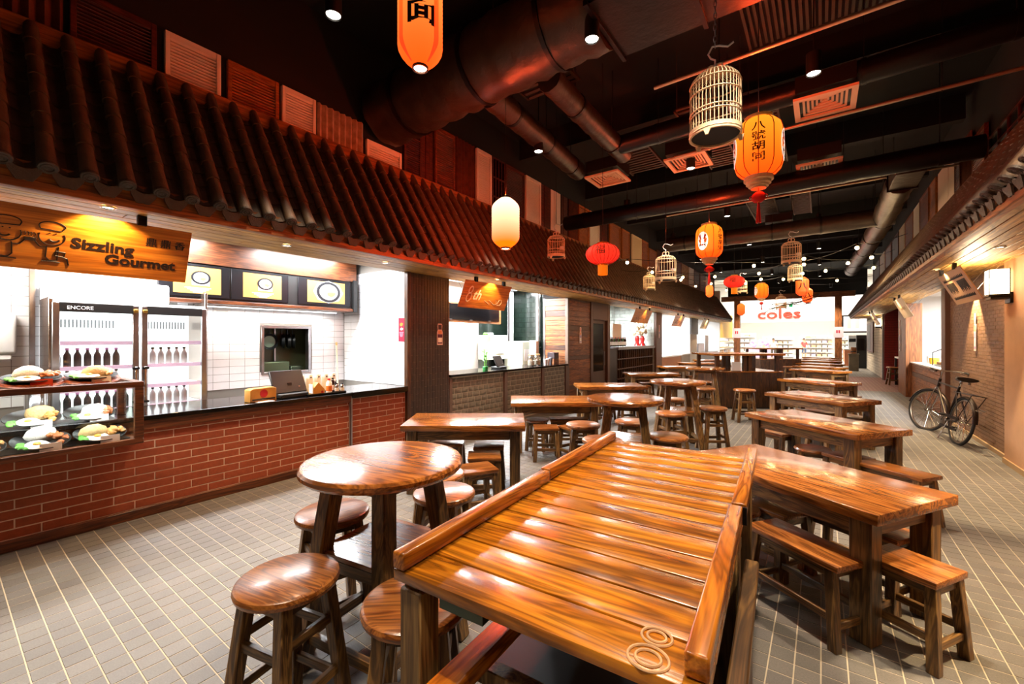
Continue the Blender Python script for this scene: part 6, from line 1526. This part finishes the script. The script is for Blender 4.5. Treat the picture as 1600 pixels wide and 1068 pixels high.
for x, y in DL:
    cnt[x] = cnt.get(x, 0) + 1
    downlight('black can downlight, %s of the %s line from the near end' % (ORD[cnt[x] - 1], rown[x]), x, y, 4.5 if x != 1.35 else 4.3, 540 if y < 13 else (430 if y < 28 else 1500))

# ------------------------------------------------------------------ ducts
def duct(name, label, pts, r, mat, wob=0.0, n=20, seg=30, bands=0):
    t = thing(name, label, 'duct', (0, 0, 0), 0, 'air ducts under the ceiling')
    P = [Vector(p) for p in pts]; path = []
    tot = sum((P[i + 1] - P[i]).length for i in range(len(P) - 1))
    for i in range(len(P) - 1):
        k = max(2, int(seg * (P[i + 1] - P[i]).length / tot))
        for q in range(k + (1 if i == len(P) - 2 else 0)): path.append(P[i].lerp(P[i + 1], q / k))
    rr = random.Random(len(label)); rs = []
    for i, p in enumerate(path):
        a = path[max(0, i - 1)]; b = path[min(len(path) - 1, i + 1)]; d = (b - a).normalized()
        u = Vector((0, 0, 1)) if abs(d.z) < 0.9 else Vector((1, 0, 0)); x = d.cross(u).normalized(); y = x.cross(d)
        q = r * (1 + wob * math.sin(i * 2.4) * 0.6)
        rs.append([p + (x * math.cos(2 * PI * j / n) + y * math.sin(2 * PI * j / n)) * q * (1 + wob * (rr.random() - 0.5)) for j in range(n)])
    MB().ring(rs).build('shell', mat, t, 0, 2, 70)
    for k in range(bands):
        i = int((k + 0.5) * len(path) / bands); p = path[i]; d = (path[min(i + 1, len(path) - 1)] - path[max(0, i - 1)]).normalized()
        MB().cyl(p - d * 0.025, p + d * 0.025, r * 1.05, n=n).build('band', DUCTB, t, 0, 2, 40)
        MB().cyl((p.x, p.y, p.z + r), (p.x, p.y, 5.9), 0.006, n=5).build('hanger', BLACK, t)
    return t
duct('foil_duct', 'big crinkled foil duct glowing red, nearest across the hall', ((-5.15, 3.95, 4.92), (-4.0, 3.95, 4.95), (-2.3, 3.95, 5.0), (-1.75, 3.95, 5.0)), 0.42, FOIL, 0.07, 26, 26, 3)
t = thing('box_duct', 'flat dark sheet metal duct joining two foil ducts', 'duct', (0, 0, 0)); MB().box(-1.75, 0.15, 3.5, 4.4, 4.68, 5.3).build('shell', DUCTB, t, 0.01, 1)
for x in (-1.72, -0.9, -0.1): MB().box(x - 0.02, x + 0.02, 3.47, 4.43, 4.65, 5.33).build('flange', DKMET, t); MB().cyl((x, 4.0, 5.3), (x, 4.0, 5.9), 0.006, n=5).build('hanger', BLACK, t)
duct('foil_duct', 'crinkled foil duct lit red above the bird cage', ((0.15, 3.95, 5.0), (1.0, 3.95, 5.05), (2.05, 3.95, 5.05)), 0.38, FOIL, 0.06, 22, 14, 2)
duct('branch_duct', 'bent foil branch duct left of the long dark duct', ((-3.4, 4.2, 4.75), (-3.5, 5.4, 4.75), (-3.7, 7.2, 4.8)), 0.16, FOIL, 0.06, 16, 24, 3)
duct('branch_duct', 'second slim foil branch running along the hall', ((-2.6, 4.3, 4.72), (-2.65, 5.6, 4.74), (-2.7, 6.9, 4.78)), 0.15, FOIL, 0.06, 16, 20, 2)
duct('long_duct', 'slim dark duct across the hall behind the bird cage', ((-2.6, 6.5, 4.75), (0.0, 6.5, 4.8), (2.0, 6.5, 4.85)), 0.14, DUCTB, 0.02, 16, 24, 4)
duct('long_duct', 'long dark duct across the hall above the red round lantern', ((-4.95, 9.0, 4.42), (-2.0, 9.0, 4.42), (1.9, 9.0, 4.45)), 0.17, DUCTB, 0.02, 18, 30, 6)
duct('long_duct', 'farther dark duct across the hall over the string lights', ((-3.6, 12.5, 4.35), (-1.0, 12.5, 4.35), (1.3, 12.5, 4.38)), 0.2, FOIL, 0.03, 18, 30, 5)
duct('foil_duct', 'tan foil duct running away along the right-hand roof', ((1.12, 10.0, 4.4), (1.12, 13.0, 4.36), (1.05, 16.0, 4.3), (0.9, 20.5, 4.25)), 0.21, FOIL, 0.08, 18, 36, 6)
t = thing('box_duct', 'tan box duct on the near end of the right foil duct', 'duct', (0, 0, 0)); MB().box(0.95, 1.32, 9.1, 10.05, 4.27, 4.56).build('shell', FOIL, t, 0.01, 1); MB().box(0.93, 1.34, 9.98, 10.04, 4.25, 4.58).build('flange', DKMET, t)
for i, (y, z, x0, x1) in enumerate(((5.05, 4.62, -1.6, 1.9), (7.0, 4.55, -1.9, 1.9), (10.4, 4.6, -3.0, 1.9))):
    t = thing('conduit_pipe', 'thin bright conduit pipe across the ceiling, %s from the camera' % ORD[i], 'pipe', (0, 0, 0), 0, 'conduit pipes')
    MB().cyl((x0, y, z), (x1, y, z + 0.05), 0.022, n=10).build('pipe', M('pale_conduit', '#b8a088', 0.35, 0.7), t, 0, 2, 40)
    for q in (0.2, 0.8): MB().cyl((x0 + (x1 - x0) * q, y, z), (x0 + (x1 - x0) * q, y, 5.9), 0.006, n=5).build('hanger', BLACK, t)
# square ceiling air grilles
VENT = M('cream_vent', '#d8c4a4', 0.5)
for i, (x, y) in enumerate(((0.03, 6.65), (-0.04, 9.05), (-1.8, 7.49), (-3.2, 7.4), (-0.9, 13.2))):
    t = thing('air_diffuser', 'square cream air diffuser, %s' % ('nearest, upper right', 'second, beside the big lantern', 'next to a middle downlight', 'dim red one left of the middle', 'far one over the string lights')[i], 'vent', (x, y, 4.6), 0, 'square air diffusers')
    for s in (-1, 1):
        MB().box(-0.32, 0.32, s * 0.29 - 0.03, s * 0.29 + 0.03, 0, 0.03).build('frame', VENT, t); MB().box(s * 0.29 - 0.03, s * 0.29 + 0.03, -0.26, 0.26, 0, 0.03).build('frame', VENT, t)
    for k in range(1, 6):
        q = 0.26 - k * 0.045
        for s in (-1, 1):
            MB().box(-q, q, s * q - 0.012, s * q + 0.012, 0.01 + k * 0.012, 0.03 + k * 0.012).build('louvre', VENT, t); MB().box(s * q - 0.012, s * q + 0.012, -q, q, 0.01 + k * 0.012, 0.03 + k * 0.012).build('louvre', VENT, t)
    MB().box(-0.3, 0.3, -0.3, 0.3, 0.1, 0.3).build('plenum', BLACK, t)

# ------------------------------------------------------------------ lanterns
def hexl(h, k=1.0): return tuple(c * k for c in srgb(h))
PAPER = lampmat('orange_paper', (1.0, 0.34, 0.06), (1.0, 0.09, 0.004), -0.36, 0.36, 1.15)
PAPERW = lampmat('white_hot_paper', (1.0, 0.8, 0.5), (1.0, 0.11, 0.0), -0.26, 0.3, 2.1)
PAPERD = lampmat('deep_orange_paper', (1.0, 0.22, 0.03), (1.0, 0.06, 0.008), -0.32, 0.32, 1.5)
SILKO = lampmat('orange_silk', (1.0, 0.32, 0.015), (1.0, 0.075, 0.002), -0.28, 0.28, 1.3)
SILKR = lampmat('red_lit_silk', (1.0, 0.075, 0.03), (0.8, 0.012, 0.006), -0.2, 0.2, 0.85)
CAPW = M('carved_cream_cap', '#e0c49c', 0.5, 0, 0.1, 30, 0.5, 90)
INKD = M('lantern_ink', '#2a0806', 0.6); INKR = M('lantern_red_ink', '#a01010', 0.6); MASKW = M('mask_white', '#f8efe8', 0.6, emit='#fff0e0', es=0.8)
def hang(t, z0, loc): MB().cyl((0, 0, z0), (0, 0, 5.89 - loc[2]), 0.004, n=5).build('cord', BLACK, t)
def onto(me, Rf, az, zc, off=0.003):
    """bend a flat mesh (x across, y up) round a lantern of radius Rf(z)"""
    for v in me.vertices:
        x, y, d = v.co
        r = Rf(zc + y) + off + d
        a = az + x / max(Rf(zc + y), 0.02)
        v.co = (r * math.cos(a), r * math.sin(a), zc + y)
    return me
CAMDIR = lambda loc: math.atan2(-loc[1], -loc[0])
def lantern_lamp(t, z, e, color=(1.0, 0.07, 0.015)):
    light('POINT', 'lantern_lamp', t, (0, 0, z), e, color, size=0.04)
def paper_lantern(label, loc, d, h, glyph=None, deep=False, hot=False, energy=4):
    t = thing('paper_lantern', label, 'lantern', loc, 0, 'paper lanterns')
    r = d / 2; n = 40; prof = []
    for k in range(n + 1):
        q = k / n; z = -h / 2 + h * q
        e = min(1.0, min(q, 1 - q) / 0.22); base = r * (0.34 + 0.66 * math.sin(e * PI / 2) ** 0.9)
        prof.append((base * (1 + (0.012 if k % 2 else 0)), z))
    sc_ = h / 0.64
    MB().lathe(prof, 32, None, False).build('paper', PAPERD if deep else (PAPERW if hot else PAPER), t, 0, 2, 60)
    lantern_lamp(t, h / 2 + 0.05, energy); lantern_lamp(t, -h / 2 - 0.05, energy * 0.6)
    for s in (-1, 1): MB().lathe([(r * 0.30, 0), (r * 0.36, 0), (r * 0.36, 0.035), (r * 0.30, 0.035)], 18, Matrix.Translation((0, 0, s * h / 2 - 0.0175)), False).build('rim', BLACK, t)
    MB().lathe([(0, 0), (r * 0.29, 0), (r * 0.29, 0.006), (0, 0.006)], 16, Matrix.Translation((0, 0, -h / 2 - 0.006))).build('bulb_glow', LAMPG if not deep else PAPERD, t)
    hang(t, h / 2, loc)
    def Rf(z):
        q = max(0.0, min(1.0, (z + h / 2) / h)); e = min(1.0, min(q, 1 - q) / 0.22); return r * (0.34 + 0.66 * math.sin(e * PI / 2) ** 0.9) * 1.012
    # two darker ribs of paper
    az = CAMDIR(loc)
    for a in ((-0.95, 0.75) if glyph else ()):
        mb = MB(); rows_ = []
        for k in range(25):
            z = -h / 2 + h * (0.02 + 0.96 * k / 24); wd = 0.13 * Rf(z) / r
            rows_.append([((Rf(z) + o) * math.cos(az + a + s * wd), (Rf(z) + o) * math.sin(az + a + s * wd), z) for s, o in ((-1, 0.001), (1, 0.001), (1, 0.004), (-1, 0.004))])
        mb.ring(rows_).build('red_stripe', lampmat('red_stripe_paper', (1, 0.12, 0.01), (1, 0.03, 0.005), -0.3, 0.3, 1.6) if 'red_stripe_paper' not in MATS else MATS['red_stripe_paper'], t)
    if glyph:
        me = text_mesh(glyph, d * 0.66, INKD, 'glyph', 0.001, 'CENTER', 0, 1.1, 0.006); onto(me, Rf, az + 0.05, -h * 0.14); put('glyph', me, t)
    return t
def silk_lantern(label, loc, d, h, glyphs=None, mask=True, tassel=True, turn=0.0, small=False):
    t = thing('silk_lantern', label, 'lantern', loc, 0, 'orange silk lanterns')
    r = d / 2
    P_ = [(0.52, -0.5), (0.72, -0.46), (0.92, -0.38), (1.0, -0.28), (1.02, 0.0), (1.0, 0.28), (0.92, 0.38), (0.72, 0.46), (0.52, 0.5)]
    MB().lathe([(a * r, b * h) for a, b in P_], 40, None, False).build('silk', SILKO, t, 0, 2, 60)
    lantern_lamp(t, 0.6 * h, 4 if small else 80)
    def Rf(z):
        q = z / h
        for (a0, b0), (a1, b1) in zip(P_, P_[1:]):
            if b0 <= q <= b1: return r * (a0 + (a1 - a0) * (q - b0) / (b1 - b0))
        return r * 0.52
    nr = 10; az = CAMDIR(loc) + turn
    for k in range(nr):
        a = az + 2 * PI * (k + 0.0) / nr
        MB().tube([((Rf(z * h) + 0.002) * math.cos(a), (Rf(z * h) + 0.002) * math.sin(a), z * h) for z in (-0.5, -0.46, -0.38, -0.28, -0.1, 0.1, 0.28, 0.38, 0.46, 0.5)], 0.0045, 5).build('rib', RED, t)
    MB().lathe([(0.5 * r, 0.5 * h), (0.6 * r, 0.5 * h), (0.6 * r, 0.55 * h), (0.52 * r, 0.56 * h)], 24, None, False).build('top_cap', CAPW, t, 0, 2, 40)
    MB().lathe([(0.62 * r, -0.5 * h), (0.62 * r, -0.56 * h), (0.52 * r, -0.57 * h), (0.52 * r, -0.62 * h), (0.42 * r, -0.63 * h), (0.42 * r, -0.665 * h), (0.33 * r, -0.67 * h), (0.33 * r, -0.70 * h), (0.3 * r, -0.70 * h), (0.3 * r, -0.6 * h), (0.5 * r, -0.5 * h)], 28, None, False).build('bottom_cap', CAPW, t, 0, 2, 30)
    hang(t, 0.5 * h, loc)
    if tassel:
        zt = -0.68 * h
        MB().cyl((0, 0, zt), (0, 0, zt - 0.1 * h), 0.004, n=5).build('tassel_cord', RED, t)
        kn = MB().blob((0, 0, zt - 0.17 * h), (0.07 * d / 0.45, 0.02, 0.065 * d / 0.45), 2).build('knot', RED, t, 0, 2, 50)
        for s in (-1, 1): MB().tube([(s * 0.06 + 0.025 * math.cos(a), 0, zt - 0.17 * h + 0.025 * math.sin(a)) for a in [2 * PI * k / 10 for k in range(10)]], 0.004, 5, closed=True).build('loop', RED, kn)
        mb = MB()
        for k in range(9):
            a = k * 0.7; mb.cyl((0.006 * math.cos(a), 0.006 * math.sin(a), zt - 0.25 * h), (0.022 * math.cos(a), 0.022 * math.sin(a), zt - 0.62 * h), 0.005, n=5)
        mb.build('fringe', RED, kn)
        MB().cyl((0, 0, zt - 0.235 * h), (0, 0, zt - 0.27 * h), 0.013, n=8).build('gold_ring', M('gold_thread', '#d8a030', 0.4, 0.6), kn)
    if glyphs:
        for k, ch in enumerate(glyphs):
            me = text_mesh(ch, h * 0.16, INKR if small else INKD, 'glyph', 0.0005, 'CENTER', 0, 1.35, 0.001); onto(me, Rf, az, h * (0.20 - k * 0.172)); put('glyph', me, t)
    if mask:
        for am in (az - 1.45, az + 1.45):
            el = [(0.30 * r * math.cos(a), (0.30 * h) * math.sin(a) * (1.0 if math.sin(a) < 0 else 0.85)) for a in [2 * PI * k / 24 for k in range(24)]]
            def patch(poly, mat, off, nm):
                bm = bmesh.new(); vs = [bm.verts.new((x * 1.45, y, 0)) for x, y in poly]; bm.faces.new(vs); bmesh.ops.triangulate(bm, faces=bm.faces)
                bmesh.ops.subdivide_edges(bm, edges=bm.edges, cuts=1)
                me = bpy.data.meshes.new(nm); bm.to_mesh(me); bm.free(); me.materials.append(mat); onto(me, Rf, am, 0.0, off); put(nm, me, t)
            patch(el, MASKW, 0.004, 'mask_face')
            for s in (-1, 1):
                patch([(s * 0.05 * r, 0.02 * h), (s * 0.12 * r, 0.20 * h), (s * 0.22 * r, 0.14 * h), (s * 0.12 * r, 0.03 * h)], INKR, 0.006, 'mask_brow')
                patch([(s * 0.08 * r, -0.02 * h), (s * 0.24 * r, 0.04 * h), (s * 0.22 * r, -0.02 * h), (s * 0.12 * r, -0.05 * h)], INKR, 0.006, 'mask_eye')
                patch([(s * 0.04 * r, -0.14 * h), (s * 0.17 * r, -0.10 * h), (s * 0.19 * r, -0.22 * h), (s * 0.14 * r, -0.17 * h)], INKD, 0.006, 'mask_whisker')
            patch([(-0.07 * r, -0.15 * h), (0.0, -0.11 * h), (0.07 * r, -0.15 * h), (0, -0.17 * h)], INKR, 0.007, 'mask_lips')
    return t
def round_lantern(label, loc, d):
    t = thing('round_lantern', label, 'lantern', loc, 0, 'round red lanterns')
    r = d / 2; n = 48; rs = []
    for k in range(13):
        ph = -PI / 2 + 0.12 + (PI - 0.24) * k / 12; rs.append([(r * math.cos(ph) * (1 + 0.035 * abs(math.cos(j * PI * 12 / n))) * math.cos(2 * PI * j / n), r * math.cos(ph) * (1 + 0.035 * abs(math.cos(j * PI * 12 / n))) * math.sin(2 * PI * j / n), r * 0.66 * math.sin(ph)) for j in range(n)])
    MB().ring(rs, False).build('silk', SILKR, t, 0, 2, 50)
    lantern_lamp(t, r * 0.75, 6)
    for j in range(24):
        a = 2 * PI * j / 24
        MB().tube([(1.03 * r * math.cos(p) * math.cos(a), 1.03 * r * math.cos(p) * math.sin(a), r * 0.67 * math.sin(p)) for p in [-1.4 + 2.8 * k / 8 for k in range(9)]], 0.004, 4).build('rib', RED, t)
    for s in (-1, 1): MB().lathe([(r * 0.2, 0), (r * 0.34, 0), (r * 0.34, 0.03), (r * 0.2, 0.03)], 18, Matrix.Translation((0, 0, s * r * 0.64 - 0.015)), False).build('rim', M('gold_rim', '#c88020', 0.4, 0.5), t)
    MB().lathe([(r * 0.28, -r * 1.28), (r * 0.3, -r * 1.28), (r * 0.3, -r * 0.66), (r * 0.28, -r * 0.66)], 24, None, False).build('fringe', M('orange_fringe', '#e88818', 0.6, emit='#f08010', es=0.5), t)
    me = text_mesh('福', d * 0.3, M('gold_ink', '#6a2c08', 0.5), 'glyph', 0.0005, 'CENTER'); onto(me, lambda z: r * 1.04 * math.sqrt(max(0.05, 1 - (z / (0.66 * r)) ** 2)), CAMDIR(loc) - 0.15, -d * 0.05); put('glyph', me, t)
    hang(t, r * 0.66, loc)
    return t
paper_lantern('tall orange paper lantern with a black character, cut by the top edge', (-2.59, 2.31, 4.18), 0.35, 0.72, '面', energy=7)
paper_lantern('white-hot orange paper lantern in front of the left awning tiles', (-3.25, 4.32, 3.13), 0.35, 0.63, None, hot=True, energy=95)
silk_lantern('big orange silk lantern with four black characters beside the near bird cage', (-0.54, 5.16, 3.66), 0.45, 0.60, '八號胡同', True, True, 0.0)
silk_lantern('orange silk lantern with a white and red mask facing the camera', (-1.68, 8.48, 3.45), 0.45, 0.60, '八號胡同', True, True, 0.95)
round_lantern('round red lantern with orange fringe above the left awning', (-2.72, 6.1, 2.96), 0.5)
round_lantern('farther round red lantern among the string lights', (-1.89, 12.67, 3.19), 0.5)
silk_lantern('far orange lantern with a mask hanging in the middle', (-1.74, 17.5, 3.38), 0.42, 0.52, None, True, True, 0.4, True)
paper_lantern('small orange lantern beside the left timber post', (-3.37, 24.77, 3.2), 0.36, 0.6, None, True)
paper_lantern('far orange red lantern, left one of the pair on the right', (-0.52, 17.0, 3.4), 0.36, 0.62, '八', True)
paper_lantern('far orange red lantern, right one of the pair on the right', (-0.45, 20.0, 3.35), 0.34, 0.58, '八', True)
paper_lantern('small glowing lantern over the end of the left awning', (-3.0, 15.2, 3.25), 0.22, 0.4, None, False)

# ------------------------------------------------------------------ bird cages
def bird_cage(label, loc, d, h, bars, far=False):
    t = thing('bird_cage', label, 'bird cage', loc, 0, 'hanging cane bird cages')
    r = d / 2
    rings_ = (0.02, 0.3 * h, 0.36 * h, 0.62 * h, 0.8 * h) if not far else (0.02, 0.33 * h, 0.8 * h)
    for z in rings_: MB().tube([(r * math.cos(a), r * math.sin(a), z) for a in [2 * PI * k / 32 for k in range(32)]], 0.006 if z > 0.1 else 0.010, 5, closed=True).build('hoop', CANE, t, 0, 2, 40)
    for q, zz in ((0.78, 0.93 * h), (0.4, 0.985 * h)): MB().tube([(r * q * math.cos(a), r * q * math.sin(a), zz) for a in [2 * PI * k / 24 for k in range(24)]], 0.004, 5, closed=True).build('hoop', CANE, t, 0, 2, 40)
    prof = [(1, 0.0), (1, 0.4), (1, 0.8), (0.95, 0.86), (0.78, 0.93), (0.4, 0.985), (0.08, 1.0)]
    mb = MB()
    for k in range(bars):
        a = 2 * PI * k / bars
        pts = [(r * q * math.cos(a), r * q * math.sin(a), z * h) for q, z in prof]
        if far: mb.tube(pts, 0.0035, 4)
        else: MB().tube(pts, 0.0032, 5).build('bar', CANE, t)
    if far: tag(mb.build('bars', CANE, t), kind='stuff')
    MB().lathe([(r * 0.96, 0), (r * 1.04, 0), (r * 1.04, 0.05), (r * 0.96, 0.05)], 32, None, False).build('base_band', CANE, t, 0, 2, 40)
    MB().lathe([(0, 0.012), (r * 0.95, 0.012), (r * 0.95, 0.02), (0, 0.02)], 28).build('floor_disc', M('dark_cage_floor', '#080505', 0.8), t)
    for k in range(3):
        a = 2 * PI * k / 3 + 0.4; MB().beam((r * math.cos(a), r * math.sin(a), 0.0), (r * 1.02 * math.cos(a), r * 1.02 * math.sin(a), -0.04), 0.05, 0.015, 0.02, 0.012).build('foot', CANE, t)
    for s in (-1, 1): MB().tube([(s * 0.03 + 0.03 * math.cos(a) * 0.9, 0, 1.0 * h + 0.03 + 0.035 * math.sin(a)) for a in [2 * PI * k / 12 for k in range(12)]], 0.006, 5, closed=True).build('handle', CANE, t)
    MB().tube([(0, 0, h), (0, 0, h + 0.10), (-0.03, 0, h + 0.12), (-0.05, 0, h + 0.16), (-0.02, 0, h + 0.21), (0.03, 0, h + 0.2), (0.09, 0, h + 0.17), (0.13, 0, h + 0.19)], 0.007, 6).build('hook', M('bright_hook', '#d8d8dc', 0.35, 0.4), t, 0, 2, 40)
    zc = h + 0.2; n = int((5.85 - loc[2] - zc) / 0.045) if not far else 0
    if far: MB().cyl((0, 0, zc), (0, 0, 5.89 - loc[2]), 0.004, n=5).build('chain', DKMET, t)
    else:
        mb = MB()
        for k in range(n):
            c = math.cos; mb.tube([((0.011 * c(a) if k % 2 else 0), (0 if k % 2 else 0.011 * c(a)), zc + 0.02 + k * 0.045 + 0.03 * math.sin(a)) for a in [2 * PI * j / 8 for j in range(8)]], 0.003, 4, closed=True)
        tag(mb.build('chain', M('chain_steel', '#8a8a90', 0.3, 0.9), t), kind='stuff')
    cup = MB().lathe([(0, 0), (0.03, 0), (0.042, 0.03), (0.04, 0.055), (0.036, 0.055), (0.03, 0.01), (0, 0.008)], 14, Matrix.Translation((r * 0.72, 0.02, 0.33 * h))).build('feeding_cup', M('porcelain', '#f0f0f4', 0.2), t, 0, 2, 40)
    MB().cyl((-r, 0, 0.3 * h), (r, 0, 0.3 * h), 0.005, n=6).build('perch', CANE, t)
    return t
bird_cage('large cane bird cage hanging near the camera from a chain', (-0.67, 3.6, 3.22), 0.36, 0.50, 40)
for l, x, y, z, d in (('slim cane bird cage before the pink panel of the left awning', -3.95, 6.8, 3.16, 0.31), ('cane bird cage in front of the middle of the left awning', -2.29, 7.88, 2.72, 0.35), ('faint cane bird cage hanging close to the left awning tiles', -3.75, 11.4, 3.0, 0.30),
                      ('cane bird cage above the right pair of lanterns, upper one', -0.52, 10.72, 3.26, 0.35), ('cane bird cage above the right pair of lanterns, lower one', -0.57, 13.4, 3.2, 0.32), ('cane bird cage right of the farther round red lantern', -2.0, 14.8, 3.1, 0.30), ('low far cane bird cage above the shop lettering', -1.16, 17.6, 2.75, 0.32)):
    bird_cage(l, (x, y, z), d, d * 1.3, 22, True)

# ------------------------------------------------------------------ string lights
BULBS = [(-3.583, 9.371), (-3.569, 11.093), (-3.164, 12.518), (-3.345, 13.023), (-3.357, 14.878), (-2.41, 12.916), (-1.304, 11.554), (-1.346, 12.98), (-1.429, 14.255), (-0.903, 14.639), (-1.726, 17.416), (-0.638, 17.071), (-0.314, 11.183), (-0.338, 12.043), (0.079, 13.496), (0.369, 15.899), (0.544, 10.452), (0.487, 12.439), (0.862, 11.862), (1.023, 13.584), (-0.412, 13.66), (-2.812, 14.478), (-2.737, 16.68), (-1.934, 15.118)]
bm_ = MB().blob((0, 0, 0), 0.036, 2).mesh('glass', M('bulb_glow', '#fff0d0', 0.4, emit='#ffd890', es=26.0), 0, 2, 60)
sk_ = MB().lathe([(0, 0.03), (0.018, 0.03), (0.02, 0.08), (0.01, 0.09), (0, 0.09)], 8).mesh('socket', BLACK)
for i, (x, y) in enumerate(sorted(BULBS, key=lambda q: q[1])):
    t = thing('string_bulb', 'bare glowing string bulb, %s nearest to the camera' % ORD[i], 'bulb', (x, y, 3.4), 0, 'string light bulbs')
    put('glass', bm_, t); put('socket', sk_, t); light('POINT', 'bulb_lamp', t, (0, 0, -0.07), 9, (1, 0.66, 0.32), size=0.03)
sets = [[(-4.3, 9.0), (-3.583, 9.371), (-1.304, 11.554), (-0.338, 12.043), (0.544, 10.452), (1.2, 10.0)], [(-4.3, 10.8), (-3.569, 11.093), (-2.41, 12.916), (-1.346, 12.98), (-0.314, 11.183), (0.487, 12.439), (0.862, 11.862), (1.2, 11.6)], [(-4.3, 12.3), (-3.164, 12.518), (-1.429, 14.255), (-0.412, 13.66), (0.079, 13.496), (1.023, 13.584), (1.2, 13.6)],
        [(-4.3, 13.0), (-3.345, 13.023), (-2.812, 14.478), (-1.934, 15.118), (-0.903, 14.639), (0.369, 15.899), (1.2, 16.0)], [(-4.3, 14.8), (-3.357, 14.878), (-2.737, 16.68), (-1.726, 17.416), (-0.638, 17.071), (1.2, 17.4)]]
for i, sset in enumerate(sets):
    pts = []
    for (x0, y0), (x1, y1) in zip(sset, sset[1:]):
        for k in range(5):
            q = k / 5; pts.append((x0 + (x1 - x0) * q, y0 + (y1 - y0) * q, 3.485 + (0.35 if False else 0.0) + 0.10 * (abs(q - 0.0) * 0) - 0.05 * math.sin(q * PI)))
    pts.append((*sset[-1], 3.485))
    tag(MB().tube(pts, 0.006, 5).build('string_cable', BLACK), 'black cable carrying string bulbs across the hall, %s from the camera' % ORD[i], 'cable', 'string light cables')
t = thing('ring_cable', 'loops of black cable hanging before the shop lettering', 'cable', (-0.9, 18.5, 2.95))
for k in range(3): MB().tube([((0.6 + 0.12 * k) * math.cos(a), 0.3 * math.sin(a), 0.06 * math.sin(a + k) + 0.12 * k * math.cos(a)) for a in [2 * PI * j / 28 for j in range(28)]], 0.012, 5, closed=True).build('loop', BLACK, t)
MB().cyl((0, 0, 0.05), (0, 0, 2.9), 0.006, n=5).build('hanger', BLACK, t)
